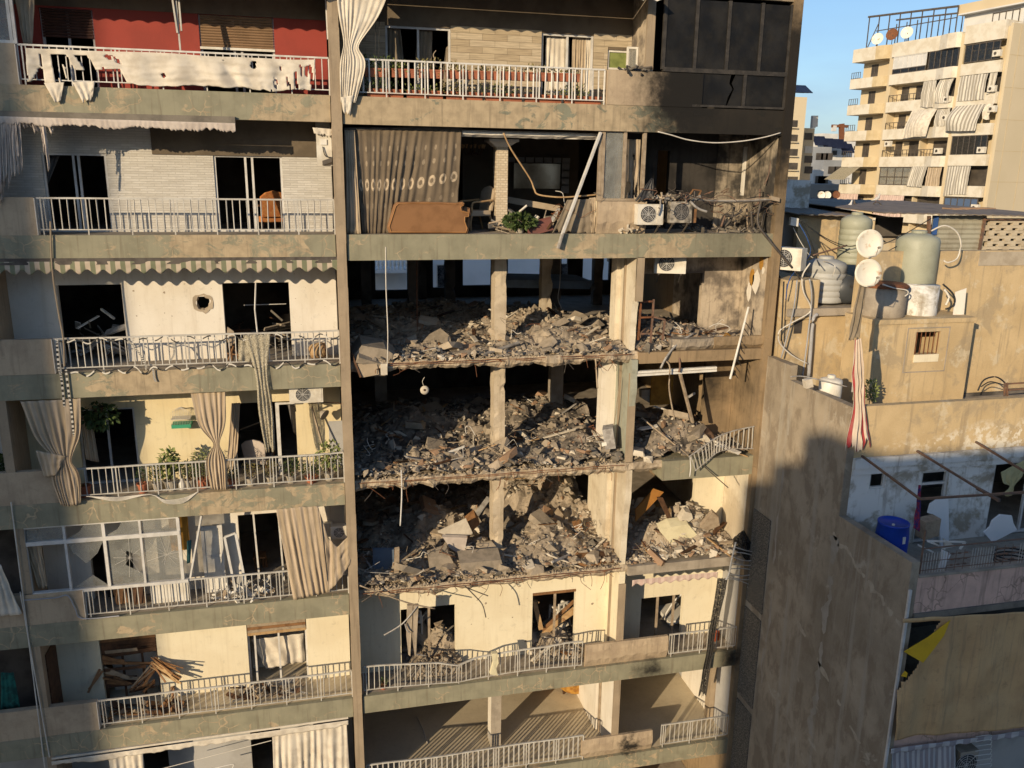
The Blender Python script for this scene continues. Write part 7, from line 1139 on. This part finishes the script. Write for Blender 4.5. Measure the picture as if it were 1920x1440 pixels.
def rubble(z, x0, x1, y0, y1, hf, nsmall, nbig, nboard, mats, gmat, where, seed, fr=(.045, .2), front=.6):
    rs = random.Random(seed); nx, ny = int((x1-x0)/.09), int((y1-y0)/.10)
    def H(x, y): return max(0, hf(x, y)*(1+.55*noise.fractal(Vector((x*.9, y*.9, seed*3)), .9, 2, 3))+.13*noise.fractal(Vector((x*2.2, y*2.2, seed)), .8, 2, 4))+.008
    g = [[Vector((lerp(x0, x1, i/nx), lerp(y0, y1, j/ny), z+H(lerp(x0, x1, i/nx), lerp(y0, y1, j/ny))+.03*noise.noise(Vector((i*.9, j*.9, seed))))) for i in range(nx+1)] for j in range(ny+1)]
    MB().sheet(g).build('rubble_mound', gmat, label='dusty mound of crushed rubble '+where, cat='rubble', kind='stuff')
    acc = {m_: MB() for m_ in mats}; xm = (x0+x1)/2
    def say(x, y, s, mt):
        cw = {'rubble_a': 'tan', 'rubble_b': 'grey', 'rubble_light': 'pale', 'rubble_brick': 'reddish', 'wood': 'brown', 'wood_grey': 'greyish', 'wood_dark': 'dark brown', 'wood_pale': 'light brown', 'white_plastic': 'white', 'steel_ash': 'steel'}.get(mt, 'dusty')
        if x1-x0 > 5: pl = 'by the pilaster' if x < 1.7 else 'left of the column' if x < 4.0 else 'beside the column' if x < 5.3 else 'right of the column' if x < 7.0 else 'by the fin wall'
        else: pl = 'at the left' if x < lerp(x0, x1, .33) else 'in the middle' if x < lerp(x0, x1, .67) else 'at the right'
        return cw, pl, 'at the front edge' if y < y0+.6 else 'near the front' if y < y0+1.5 else 'halfway back' if y < y0+3 else 'far back'
    for i in range(nsmall):
        x, y = rs.uniform(x0, x1), y0+(y1-y0)*rs.random()**1.35; k = rs.choice((0, 1, 2, 3, 4, 5, 6, 7, 8, 9, 10, 11, 14, 15)); s = fr[0]*math.exp(abs(rs.gauss(0, .55))); s = min(s, fr[1])
        m3 = Matrix.Rotation(rs.uniform(0, 6.28), 3, 'Z') @ Matrix.Rotation(rs.uniform(-.9, .9), 3, 'X'); p = Vector((x, y, z+H(x, y)+s*.15)); vs, fs = SHD[k]; mt = rs.choice(mats); acc[mt].add([p+(m3 @ v)*s for v in vs], fs)
    for m_ in acc: acc[m_].build('rubble_pieces', m_, label='small broken pieces '+where, cat='rubble', kind='stuff')
    for i in range(nbig):
        x, y = rs.uniform(x0+.1, x1-.1), y0+.1+(y1-y0-.3)*rs.random()**1.5; k = rs.choice((0, 1, 2, 3, 4, 5, 8, 9, 10, 11, 12, 13)) if i % 6 else rs.choice((8, 9, 10, 11, 12, 13)); s = rs.uniform(.14, .34) if i % 6 else rs.uniform(.38, .62); mt = rs.choice([m_ for m_ in mats if m_ != 'rubble_dark'])
        o = bpy.data.objects.new('concrete_chunk', chunk_data(k, mt)); COL.objects.link(o); o.location = (x, y, z+H(x, y)+s*.12); o.rotation_euler = (rs.uniform(-.6, .6), rs.uniform(-.6, .6), rs.uniform(0, 6.28)); o.scale = (s, s, s*rs.uniform(.7, 1)); c_ = say(x, y, s, mt); tag(o, '%s %s concrete chunk %s %s %s' % ('small' if s < .20 else 'mid-sized' if s < .3 else 'large' if s < .4 else 'huge', *c_, where), 'rubble', 'concrete chunks '+where)
    for i in range(nboard):
        x, y = rs.uniform(x0+.2, x1-.2), y0+.15+(y1-y0-.5)*rs.random()**1.3; s = rs.uniform(.22, .62); mt = rs.choice(('wood', 'wood_grey', 'wood_dark', 'wood_pale', 'white_plastic', 'steel_ash', 'rubble_light'))
        o = bpy.data.objects.new('broken_board', chunk_data(rs.choice((14, 15, 16, 17)), mt)); COL.objects.link(o); o.location = (x, y, z+H(x, y)+.06); o.rotation_euler = (rs.uniform(-.3, .3), rs.uniform(-.5, .5), rs.uniform(0, 6.28)); o.scale = (s, s*rs.uniform(.4, 1.3), s*.6); c_ = say(x, y, s, mt); tag(o, '%s %s board %s %s %s' % ('short' if s < .32 else 'long', *c_, where), 'board', 'boards '+where)
def G(x, y, cx, cy, sx_, sy_): return math.exp(-((x-cx)/sx_)**2-((y-cy)/sy_)**2)
MX = ('rubble_a', 'rubble_a', 'rubble_b', 'rubble_b', 'rubble_light', 'rubble_brick', 'rubble_dark', 'rubble_a', 'rubble_b', 'rubble_dark')
xa, xb = XD+.16, XF-.02
rubble(ZC, xa, xb, .12, 7.5, lambda x, y: .03+.44*G(x, y, 6.6, 3.4, 1.9, 1.5)+.30*G(x, y, 6.4, 1.5, 1.2, .7)+.42*G(x, y, 2.4, 3.6, 1.5, .6)+.3*G(x, y, 4, 7, 3, 1.5), 2600, 56, 30, MX, 'rubble_ground', 'on upper gutted floor', 1)
rubble(ZD, xa, xb, .10, 7.0, lambda x, y: .10+.58*G(x, y, 6.8, 3.8, 2.0, 1.7)+.55*G(x, y, 2.6, 3.6, 1.8, 1.1)+.22*G(x, y, 4.2, .9, 1.6, .5)+.3*G(x, y, 7.2, 1.4, .8, .8), 3000, 70, 40, MX+('rubble_dark', 'rubble_dark', 'rubble_b'), 'rubble_ground_soot', 'on middle gutted floor', 2)
rubble(ZE, xa, xb, .10, 6.5, lambda x, y: .14+1.2*G(x, y, 6.9, 4.6, 1.9, 1.9)+.75*G(x, y, 2.8, 3.0, 1.8, 1.0)+.35*G(x, y, 6.2, 1.6, 1.3, .8)+.2*G(x, y, 4.0, 1.2, 1, .6), 2600, 70, 40, MX, 'rubble_ground', 'on lower gutted floor', 3)
ea, eb = XF+.2, XE-.2
rubble(ZC, ea, eb, .15, 4.5, lambda x, y: .05+.4*G(x, y, 9.5, 1.0, 1.2, .7)+.5*G(x, y, 9, 3, 1, 1), 1000, 22, 14, MX, 'rubble_ground_soot', 'in upper end bay', 4)
rubble(ZD, ea, eb, .12, 4.0, lambda x, y: .08+.75*G(x, y, 10.0, 1.2, 1.0, .8)+.5*G(x, y, 9, 3, 1.2, 1), 1100, 26, 12, MX, 'rubble_ground_soot', 'in middle end bay', 5)
rubble(ZE, ea, eb, .12, 3.5, lambda x, y: .04+.95*G(x, y, 10.3, 1.2, 1.1, .7)+.7*G(x, y, 9, 2.6, 1, 1), 1000, 24, 16, ('rubble_a', 'rubble_light', 'rubble_light', 'rubble_b', 'rubble_brick'), 'rubble_ground', 'in lower end bay', 6)
rubble(ZF, of1[0]+.2, of1[1]+.1, .45, 2.6, lambda x, y: .02+.6*G(x, y, of1[1]-.1, 1.9, .6, .8)+.15*G(x, y, of1[0]+.9, .8, .7, .3), 420, 10, 4, ('rubble_a', 'rubble_b', 'wood_grey'), 'rubble_ground', 'behind bent railing, left', 7)
rubble(ZF, of2[0]-.1, of2[1]+.3, .5, 2.6, lambda x, y: .02+.65*G(x, y, of2[1]-.4, 1.8, .6, .7)+.1*G(x, y, 6, .8, .6, .3), 420, 10, 6, ('rubble_a', 'rubble_b', 'rubble_light', 'rubble_dark'), 'rubble_ground', 'behind bent railing, right', 8)
# crumbs along the broken slab edges
for (z, x0, x1, w) in ((ZC, xa, xb, 'along the upper broken slab edge'), (ZD, xa, xb, 'along the middle broken slab edge'), (ZE, xa, xb, 'along the lower broken slab edge')):
    mb = MB(); rs = random.Random(int(z*10))
    for i in range(420):
        s = .02*math.exp(abs(rs.gauss(0, .6))); p = Vector((rs.uniform(x0, x1), rs.uniform(.07, .4), z+s*.3)); vs, fs = SHD[rs.randrange(8)]; m3 = Matrix.Rotation(rs.uniform(0, 6.28), 3, 'Z'); mb.add([p+(m3 @ v)*s for v in vs], fs)
    mb.build('rubble_crumbs', 'rubble_a', label='grey crumbs '+w, cat='rubble', kind='stuff')
def tangle(c, rad, n, label, seed, mats=('steel_dark', 'wood_grey', 'rust', 'cable_white')):
    rs = random.Random(seed); r = empty('wire_tangle', c, label, 'wires'); c = Vector(c)
    for i in range(n):
        p = c+Vector((rs.uniform(-1, 1)*rad[0], rs.uniform(-1, 1)*rad[1], rs.uniform(0, 1)*rad[2])); pts = [p]
        for k in range(4): pts.append(pts[-1]+Vector((rs.gauss(0, .14), rs.gauss(0, .1), rs.gauss(0, .09))))
        MB().tube(smooth_path(pts, 3), rs.uniform(.004, .011), 4).build('wire', rs.choice(mats), r)
tangle((3, 1.0, ZD+.3), (2, .6, .3), 16, 'bent wires sticking out of the middle rubble left of the column', 1); tangle((6.3, 1.0, ZD+.45), (1.3, .6, .3), 14, 'bent wires sticking out of the middle rubble right of the column', 2); tangle((6.2, 1.2, ZE+.5), (1.4, .6, .3), 14, 'bent wires in the lower rubble right of the column', 3); tangle((2.5, .9, ZE+.4), (1.5, .5, .3), 14, 'bent wires in the lower rubble left of the column', 4); tangle((6.2, 1.2, ZC+.3), (1.4, .6, .2), 12, 'bent wires in the upper rubble right of the column', 5); tangle((9.8, .5, ZC+.3), (1.3, .3, .4), 14, 'tangled wires in the upper end bay', 6); tangle((9.7, .5, ZE+.2), (1.2, .3, .2), 14, 'tangled wires on the lower end bay edge', 7)

tangle((9.0, -.2, ZB+.85), (.8, .1, .15), 22, 'melted wires draped over the two air conditioners', 8, ('steel_dark', 'cable_black', 'steel_brown')); tangle((10.8, .3, ZB+.4), (.8, .3, .6), 26, 'twisted wires standing in the burnt bay', 9, ('steel_dark', 'steel_brown', 'cable_black')); tangle((6.2, .4, ZB+.3), (.9, .3, .4), 16, 'twisted wires under the bent rod in the blown open room', 10)
heap('debris_heap', (5.6, .75, ZB+.02), (1.3, .45, .3), 60, ('wood_dark', 'rubble_b', 'cloth_dust', 'wood_grey', 'rubble_a', 'fabric_grey'), 'splintered furniture between the tiled column and the frosted window', 21, sz=.8); heap('debris_heap', (7.4, 1.6, ZB+.02), (.6, .6, .5), 30, ('wood_dark', 'rubble_b', 'cloth_tan', 'rubble_dark'), 'dark wreckage behind the hanging brown cloth', 22, sz=.9)
def rebar(x0, x1, z, n, seed, label, Y=.05):
    rs = random.Random(seed); r = empty('rebar_ends', ((x0+x1)/2, Y, z), label, 'rebar')
    for i in range(n):
        p = Vector((rs.uniform(x0, x1), Y+.04, z-rs.uniform(.05, .2))); q = p+Vector((rs.gauss(0, .08), -rs.uniform(.06, .22), rs.gauss(-.03, .08))); e = q+Vector((rs.gauss(0, .12), -rs.uniform(0, .08), -rs.uniform(.02, .3))); MB().tube(smooth_path([p, q, e], 4), .007, 5).build('bar', rs.choice(('rust', 'steel_dark', 'rust')), r)
rebar(1, 7.8, ZC, 16, 1, 'bent rebar ends sticking out of the upper broken slab'); rebar(1, 7.8, ZD, 18, 2, 'bent rebar ends sticking out of the middle broken slab'); rebar(1, 7.8, ZE, 22, 3, 'bent rebar ends sticking out of the lower broken slab')
# ------------------------------------------------------------------ things on the neighbour's roof and balcony
def V1(x, y, Y=0.0): return pt(1450+x*.24659, 380+y*.24653, Y)
def V2(x, y, Y=0.0): return pt(1560+x*.1875, 720+y*.1875, Y)
def V3(x, y, Y=0.0): return pt(1560+x*.1875, 960+y*.1875, Y)
def tank(name, l, r, top, bot, Y, mat, label, ribs=0, cap=True, parent=None):
    a, b = V1(l, bot, Y), V1(r, bot, Y); c = (a+b)/2; rad = (b-a).length/2; h = V1((l+r)/2, top, Y).z-c.z; c.y += rad; r_ = empty(name, c, label, 'water tank')
    prof = [(rad*.96, 0), (rad, .03)]
    if ribs:
        for k in range(ribs): z = h*.82*(k+1)/(ribs+1); prof += [(rad, z-.03), (rad*.965, z-.012), (rad*.965, z+.012), (rad, z+.03)]
    prof += [(rad, h*.84), (rad*.93, h*.91), (rad*.55, h*.98), (rad*.3, h)] if cap else [(rad, h)]
    o = MB().lathe(c, prof, 28).build('body', mat, r_, smooth=True)
    if cap: MB().lathe(c+Vector((0, 0, h)), [(rad*.36, -.03), (rad*.36, .05), (rad*.3, .07)], 18).build('lid', mat, r_)
    return r_, c, rad, h
tank('water_tank', 1030, 1300, 240, 640, -1.0, 'tank_green', 'tall smooth pale green water tank standing on a concrete drum'); tank('water_tank', 565, 770, 95, 475, 1.2, 'tank_green', 'ribbed pale green water tank behind the satellite dishes', 6); tank('water_tank', 320, 600, 440, 770, .0, 'tank_grey', 'ribbed grey water tank on the left roof room', 5); tank('water_tank', 400, 550, 1350, 1500, -2.6, 'white_plastic', 'small cream tank on the terrace behind the parapet'); 
r_, c_, rad_, h_ = tank('concrete_drum', 780, 1070, 660, 885, -1.7, 'concrete', 'round concrete cistern with a rusty lid', 0, False); MB().lathe(c_+Vector((0, 0, h_)), [(rad_*1.06, 0), (rad_*1.06, .05), (rad_*.9, .10), (.02, .14)], 28).build('rusty_lid', 'rust', r_); bend_tube('pipe', [V1(830, 620, -1.7), V1(920, 650, -1.75), V1(1010, 665, -1.75), V1(1025, 690, -1.75), V1(1000, 712, -1.75)], .018, 'cable_white', None, None, r_)
tank('concrete_drum', 1065, 1300, 640, 880, -1.5, 'white_wall_stained', 'stained concrete drum carrying the tall green tank', 0, False)
bt_ = empty('black_tank', V1(565, 790, -.1), 'dark oval tank lying beside the ribbed grey tank', 'water tank'); q = V1(570, 665, .05); MB().lathe(q, [(.02, -.14), (.24, -.12), (.36, -.03), (.39, .1), (.39, .5)], 24, (.25, 1, 0)).build('body', 'tank_black', bt_, smooth=True); MB().lathe(q+Vector((-.02, -.16, .12)), [(.05, 0), (.05, .04)], 12, (.25, 1, 0)).build('valve', 'black_plastic', bt_)
ms = empty('dish_mast', V1(700, 1430, -3.4), 'pole with two satellite dishes and rags rising from the parapet corner', 'mast'); MB().tube([V1(600, 1440, -3.75), V1(640, 1040, -3.7), V1(690, 620, -3.7), V1(740, 380, -3.7)], .022, 8).build('pole', 'steel_ash', ms); 
for i, (x, y, lab) in enumerate(((728, 312, 'upper round white satellite dish with rust streaks on the mast'), (718, 535, 'lower round white satellite dish with rusty rim on the mast'))):
    q = V1(x, y, -3.85); rad_ = .31; d_ = empty('satellite_dish', q, lab, 'satellite dish', 'dishes on the roof mast'); ax = Vector((-.15, -1, .12)).normalized(); MB().lathe(q, [(.0, -.075), (rad_*.4, -.06), (rad_*.75, -.025), (rad_, .02), (rad_, .03), (rad_*.75, -.012), (rad_*.4, -.045), (.0, -.06)], 32, ax, False).build('reflector', 'dish_white', d_, smooth=True)
    MB().tube([q+Vector((0, 0, -rad_*.95)), q+ax*.35+Vector((0, 0, -rad_*.9)), q+ax*.42+Vector((0, 0, -.1))], .009, 5).build('feed_arm', 'steel_ash', d_); MB().lathe(q+ax*.42+Vector((0, 0, -.1)), [(.025, 0), (.025, .07)], 10, ax).build('feed_horn', 'pot_grey', d_)
cloth('grey_rag', [V1(655, 625, -3.8), V1(710, 635, -3.8)], [V1(560, 1060, -3.9), V1(650, 1030, -3.9)], 'cloth_dust', 2, .06, 22, 26, seed=91, ragged_=.1, label='grey rag hanging from the dish mast', cat='cloth'); cloth('striped_awning_cloth', [V1(618, 1045, -3.95), V1(668, 1035, -3.95)], [V2(130, 670, -4.0), V2(260, 690, -4.1), V2(400, 640, -4.0)], 'stripe_red', 4, .11, 60, 60, seed=92, pinch=(.62, .62, [V1(643, 1040, -3.95), V1(650, 1250, -3.98), V1(655, 1420, -4.02), V2(290, 400, -4.05), V2(270, 660, -4.05)], .22), ragged_=.12, label='red and white striped awning cloth hanging down over the parapet', cat='awning')
air_con(V1(95, 512, -.1), 'white air conditioner beside the corner of the burnt block', .78, .58, .36, 'ac_white', (-1, -.75, 0), -.1)
bend_tube('filler_hose', [V1(1200, 215, -1.1), V1(1300, 175, -1.2), V1(1390, 220, -1.2), V1(1425, 310, -1.2), V1(1400, 420, -1.2), V1(1330, 455, -1.15), V1(1295, 440, -1.1)], .022, 'cable_white', 'white hose looping from the tall green tank', 'hose'); bend_tube('hose_coil', [V1(1290, 620, -1.3), V1(1370, 700, -1.4), V1(1370, 780, -1.4), V1(1310, 810, -1.35)], .025, 'cable_black', 'black hose curling behind the stained drum', 'hose'); bend_tube('hose_coil', [V1(1300, 660, -1.4), V1(1335, 720, -1.45), V1(1310, 780, -1.45)], .03, 'cable_white', 'pale hose loop behind the stained drum', 'hose'); MB().obox(V1(1415, 770, -1.3), (.17, 0, .05), (.01, .015, 0), (.05, .08, .36)).build('leaning_board', 'plaster_white', label='pale board leaning on the wall right of the drums', cat='board')
MB().lathe(V1(985, 560, .3), [(.3, 0), (.31, .5)], 18, (-.6, -.5, .3)).build('rusty_drum', 'rust', label='overturned rusty drum left of the tall green tank', cat='drum'); bend_tube('drain_pipe', [V1(335, 850, -.35), V1(300, 890, -.35), V1(285, 1100, -.35), V1(268, 1320, -.35)], .055, 'pvc_grey', 'grey plastic drain pipe with an elbow on the left roof room', 'pipe')
for i, (p_, r_, mt, lab) in enumerate((([(280, 460), (220, 560), (230, 680), (280, 780), (270, 840), (130, 920), (45, 980), (50, 1070), (140, 1160), (260, 1225)], .02, 'cable_white', 'white hose curving down the left roof room'), ([(200, 130), (270, 250), (320, 400), (350, 480)], .014, 'cable_black', 'black cable dropping from the shed corner'), ([(150, 190), (220, 320), (300, 420), (460, 470), (450, 560)], .012, 'cable_white', 'white cable running to the ribbed grey tank'), ([(190, 150), (260, 280), (275, 400), (130, 570), (95, 740)], .014, 'cable_blue', 'blue cable along the corner of the burnt block'), ([(200, 130), (400, 270), (560, 330), (640, 320)], .012, 'cable_black', 'black cable sagging to the upper dish'), ([(250, 170), (400, 280), (560, 360)], .012, 'cable_black', 'second black cable sagging below the first'), ([(640, 370), (900, 290), (1200, 120)], .012, 'cable_black', 'cable rising from the dishes to the corrugated wall'), ([(830, 390), (1000, 300)], .012, 'cable_black', 'short cable above the low block wall'), ([(300, 400), (560, 325)], .025, 'steel_brown', 'rusty strut across the left shed wall'), ([(180, 590), (150, 830), (60, 1180)], .02, 'pvc_grey', 'thin grey conduit at the left end of the roof room'), ([(275, 580), (290, 760), (235, 1230), (220, 1320)], .022, 'pvc_grey', 'grey conduit left of the drain pipe'), ([(80, 600), (60, 1050)], .02, 'cable_black', 'dark pipe in the gap beside the burnt block'), ([(840, 610), (940, 540), (1040, 450)], .022, 'wood_grey', 'pale pole leaning on the rusty drum'))): bend_tube('roof_cable', [V1(x, y, (-.45 if y > 450 or i > 8 else 1.0) if i not in (6, 7, 12) else -.3) for x, y in p_], r_, mt, lab, 'cable')
MB().obox(V1(155, 145, 1.0), (.12, 0, -.02), (0, .05, 0), (0, 0, .11)).build('junction_box', 'white_plastic', label='white junction box on the shaded shed wall', cat='box'); bend_tube('hoop', [V1(1555, 1430, -2.8), V1(1600, 1350, -2.8), V1(1690, 1325, -2.8), V1(1760, 1370, -2.8), V1(1785, 1430, -2.8)], .02, 'cable_black', 'large black pipe hoop on the terrace at the right', 'hose'); bend_tube('hoop', [V1(1580, 1400, -2.7), V1(1650, 1362, -2.7), V1(1750, 1385, -2.7)], .015, 'cable_black', 'smaller black pipe bow inside the large hoop', 'hose')
tr_ = empty('trestle', V1(1760, 1420, -2.9), 'rusty trestle frame beside the black hoop', 'frame'); [MB().bar(V1(*a, -2.9), V1(*b, -2.9), .035).build('bar', 'steel_brown', tr_) for a, b in (((1760, 1370), (1758, 1470)), ((1778, 1370), (1780, 1470)), ((1780, 1378), (1960, 1368)), ((1780, 1425), (1960, 1412)))]
MB().obox(V1(262, 1372, -3.0), (.09, 0, .02), (0, .07, 0), (-.03, 0, .1)).build('white_sack', 'cloth_white', label='white lump on the terrace at the foot of the drain pipe', cat='sack'); q = V1(745, 1400, -2.6); vp = empty('shrub', q, 'small green shrub on the terrace beside the striped cloth', 'plant'); leaves(q+Vector((.02, 0, -.1)), (.13, .15, .32), 140, .09, random.Random(6), .4).build('foliage', 'leaf_pale', vp, kind='stuff'); MB().tube([q-Vector((0, 0, .9)), q], .01).build('stem', 'wood_dark', vp)
bend_tube('terrace_rail', [V1(130, 1325, -3.4), V1(250, 1325, -3.4), V1(560, 1400, -3.6)], .016, 'steel_ash', 'thin rail along the terrace parapet', 'rail')
# pigeons on the shed roof
def pigeon(q, face, label, mt):
    r = empty('pigeon', q, label, 'bird', 'pigeons on the shed roof'); f = Vector((face, 0, 0)); u = Vector((0, 0, 1)); s = .16*1.7
    MB().tube([q+u*.10*s*3-f*s*.7, q+u*.12*s*3-f*s*.35, q+u*.15*s*3, q+u*.22*s*3+f*s*.3, q+u*.32*s*3+f*s*.38, q+u*.38*s*3+f*s*.42, q+u*.40*s*3+f*s*.5], [.03*s, .08*s*1.3, .22*s, .2*s, .11*s, .10*s, .02*s], 8).build('body', mt, r, smooth=True)
    for k in (-1, 1): MB().tube([q+u*.12*s*3+Vector((0, k*.06*s, 0)), q+Vector((0, k*.06*s, 0))], .015*s, 4).build('leg', 'rust', r)
pigeon(pt(1590, 393, 6), 1, 'white pigeon on the shed roof left of the dark one', 'far_white'); pigeon(pt(1605, 392, 6.5), -1, 'dark pigeon on the shed roof', 'steel_dark'); pigeon(pt(1642, 380, 6.5), 1, 'white pigeon perched on a wire hoop above the shed roof', 'far_white'); bend_tube('wire_hoop', [pt(1636, 400, 6.5), pt(1638, 382, 6.5), pt(1650, 381, 6.5), pt(1655, 400, 6.5)], .02, 'steel_dark', 'wire hoop on the shed roof under the pigeon', 'wire')
for i in range(5): MB().obox(pt(1785+i*16, 395-i*.3, 4.2+.3*i), (.22, 0, 0), (0, .2, 0), (0, 0, .09)).jitter(.03, 4).build('roof_stone', 'rubble_brick', label=('leftmost', 'second', 'middle', 'fourth', 'rightmost')[i]+' reddish stone in the row holding down the roof sheet', cat='stone', group='stones on the roof sheet')
# ---- balcony below
q = V3(600, 440, -4.9); q.z = FLR; a, b = V3(480, 120, -4.9), V3(750, 120, -4.9); rd = (b.x-a.x)/2; q.x = (a.x+b.x)/2; h_ = V3(620, 95, -4.9).z-FLR; br = empty('blue_barrel', q, 'blue plastic barrel on the shaded balcony', 'barrel'); MB().lathe(q, [(rd*.86, 0), (rd*.93, .05), (rd, h_*.3), (rd*1.0, h_*.7), (rd*.93, h_-.05), (rd*.96, h_-.04), (rd*.96, h_), (rd*.88, h_), (rd*.86, h_-.03), (0.01, h_-.03)], 32).build('body', 'barrel_blue', br, smooth=True); MB().lathe(q+Vector((-.1, -.12, h_-.03)), [(.035, 0), (.035, .025)], 10).build('bung', 'white_plastic', br); MB().box(q.x-.0, q.x+.07, q.y-rd-.006, q.y-rd+.03, FLR+h_*.66, FLR+h_*.80).build('sticker', 'white_plastic', br)
for i, (a, b, Y0, Y1) in enumerate((((300, 720), (880, 1150), -3.95, -6.2), ((850, 670), (1670, 1170), -3.95, -6.3), ((1440, 580), (2000, 920), -3.95, -6.0), ((880, 1150), (2050, 1075), -6.2, -6.2))): MB().bar(V2(*a, Y0), V2(*b, Y1), .045, .045).build('awning_frame_bar', 'steel_brown', label='brown steel awning bar over the shaded balcony, '+['left arm', 'middle arm', 'right arm', 'front rail'][i], cat='bar', group='awning bars over the shaded balcony')
MB().bar(V2(1450, 1040, -5.7), V2(1680, 1165, -6.25), .06, .06).build('awning_sleeve', 'black_plastic', label='black sleeve on the middle awning arm', cat='bar')
cloth('patterned_scarf', [V2(865, 1010, -5.9), V2(890, 1010, -5.9)], [V2(815, 1440, -5.9), V2(880, 1480, -5.9)], plain('scarf', (.05, .03, .14), (.25, .03, .06), 14, .9, .1, lo=.45, hi=.55).m, 2, .03, 12, 20, seed=94, label='narrow red and blue patterned cloth hanging at the balcony corner post', cat='cloth')
MB().prism([V2(x, y, -4.2) for x, y in ((960, 1290), (985, 1200), (1060, 1150), (1165, 1120), (1170, 1440), (1165, 1720), (1090, 1700), (1080, 1440), (1030, 1310))], (0, .04, 0)).build('broken_sheet', 'white_building', label='broken white panel standing in the balcony doorway', cat='panel'); MB().obox(V3(960, 150, -4.6), (.2, .0, .03), (0, .15, 0), (0, 0, .22)).build('carton', 'wood_grey', label='brown carton behind the balcony post', cat='carton'); MB().prism([V3(x, y, -4.6) for x, y in ((1520, 205), (1580, 150), (1600, 90), (1680, 30), (1800, 40), (1815, 110), (1850, 180), (1605, 305))], (0, .03, .01)).build('broken_sheet', 'white_building', label='torn white ribbed panel lying at the glass door of the balcony', cat='panel')
w_ = empty('broken_chair', V3(1120, 330, -5.5), 'broken white plastic furniture and sheets on the balcony floor', 'furniture')
for a, b in (((950, 290), (1330, 300)), ((1330, 300), (1280, 370)), ((1030, 320), (1130, 370)), ((950, 290), (1030, 320)), ((860, 330), (1010, 400))): p, q = V3(*a, -5.2), V3(*b, -5.3); MB().bar(p, q, .05, .03).build('bar', 'white_plastic', w_)
MB().prism([V3(x, y, -5.2) for x, y in ((1120, 265), (1240, 345), (1130, 365))], (0, .05, 0)).build('shard', 'white_plastic', w_); MB().prism([V3(x, y, -6.1) for x, y in ((1110, 380), (1190, 420), (1100, 630), (1050, 630), (1100, 500))], (0, .05, 0)).build('sheet', 'white_building', w_)
cloth('knotted_curtain', [V2(1690, 880, -4.1), V2(1920, 760, -4.1), V2(1990, 760, -4.1)], [V2(1720, 1110, -4.15), V2(1760, 1125, -4.15), V2(1800, 1110, -4.15)], plain('cloth_olive', (.42, .38, .20), (.36, .32, .16), 2, .9, .1).m, 5, .04, 30, 18, seed=95, pinch=(.72, .3, None, .14), label='pale olive curtain tied in a knot in the balcony door', cat='curtain')
tor = empty('tyre_rings', V3(1800, 450, -5.6), 'stacked black rings behind the balcony rail at the right edge', 'hoops'); [MB().tube([V3(1800, 420+35*k, -5.6)+Vector((math.cos(i*.2618)*.42, math.sin(i*.2618)*.3, 0)) for i in range(25)], .02, 5, False).build('ring', 'cable_black', tor) for k in range(3)]
# tarpaulin with torn yellow corner
ta, tb_, tc_, td_ = pt(1693, 1160, NB-.08), pt(2060, 1140, NB-.08), pt(1675, 1386, NB-.14), pt(2060, 1346, NB-.14)
def tt_(u, v): x = u/.19; return (u < .19 and v < .62 and v > .03 and (v < .40+.18*(1-x) and v < .62-.62*x*.98 and not (v > .52 and u > .02)))
cloth('tarpaulin', [ta, ta.lerp(tb_, .5), tb_], [tc_, tc_.lerp(td_, .5)-Vector((0, 0, .04)), td_], 'tarp', 5, .09, 120, 60, seed=96, tear=tt_, label='large tan tarpaulin covering the balcony, its corner torn open', cat='tarpaulin')
MB().prism([pt(x, y, NB-.16) for x, y in ((1782, 1163), (1770, 1192), (1752, 1216), (1731, 1243), (1695, 1222), (1740, 1195))], (0, .012, 0)).build('tarpaulin_flap', 'tarp_yellow', label='bright yellow flap folded over at the torn tarpaulin corner', cat='tarpaulin'); MB().prism([pt(x, y, NB-.15) for x, y in ((1690, 1268), (1697, 1258), (1702, 1262), (1700, 1270))], (0, .01, 0)).build('tarpaulin_flap', 'tarp_yellow', label='small yellow edge at the bottom of the torn tarpaulin corner', cat='tarpaulin')
lv = [P(9, lerp(1195, 2100, i/20), lerp(1335, 1215, i/20), NB-.06) for i in range(21)]; cloth('striped_valance', lv, [poly_at(lv, i/80)-Vector((0, 0, .13+.02*math.sin(i*.9))) for i in range(81)], 'stripe_grey', 8, .02, 120, 5, seed=97, label='grey striped valance below the tarpaulin', cat='awning'); cloth('striped_curtain', [P(9, 1200, 1350, NB+.05), P(9, 1545, 1310, NB+.05)], [P(9, 1195, 1700, NB+.05), P(9, 1545, 1700, NB+.05)], 'stripe_grey', 9, .05, 60, 14, seed=98, label='grey striped curtain at the bottom right', cat='curtain')
hr = empty('drying_rack', P(9, 1690, 1400, NB-.2), 'white wire drying rack hung below the tarpaulin', 'rack'); [MB().tube(smooth_path([P(9, 1655, 1270+k*26, NB-.2), P(9, 1740, 1260+k*26, NB-.2), P(9, 1735, 1290+k*24, NB-.2)]), .008, 5).build('wire', 'steel_white', hr) for k in range(7)]; air_con(P(9, 1600, 1500, NB+.1), 'dark cornered unit at the bottom of the picture beside the drying rack', .5, .75, .3, 'pot_grey', bracket=False)
g = MB().add([(-400, -300, 0), (600, -300, 0), (600, 1500, 0), (-400, 1500, 0)], [(0, 1, 2, 3)]).build('ground', 'paving_bounce'); tag(g, kind='structure')
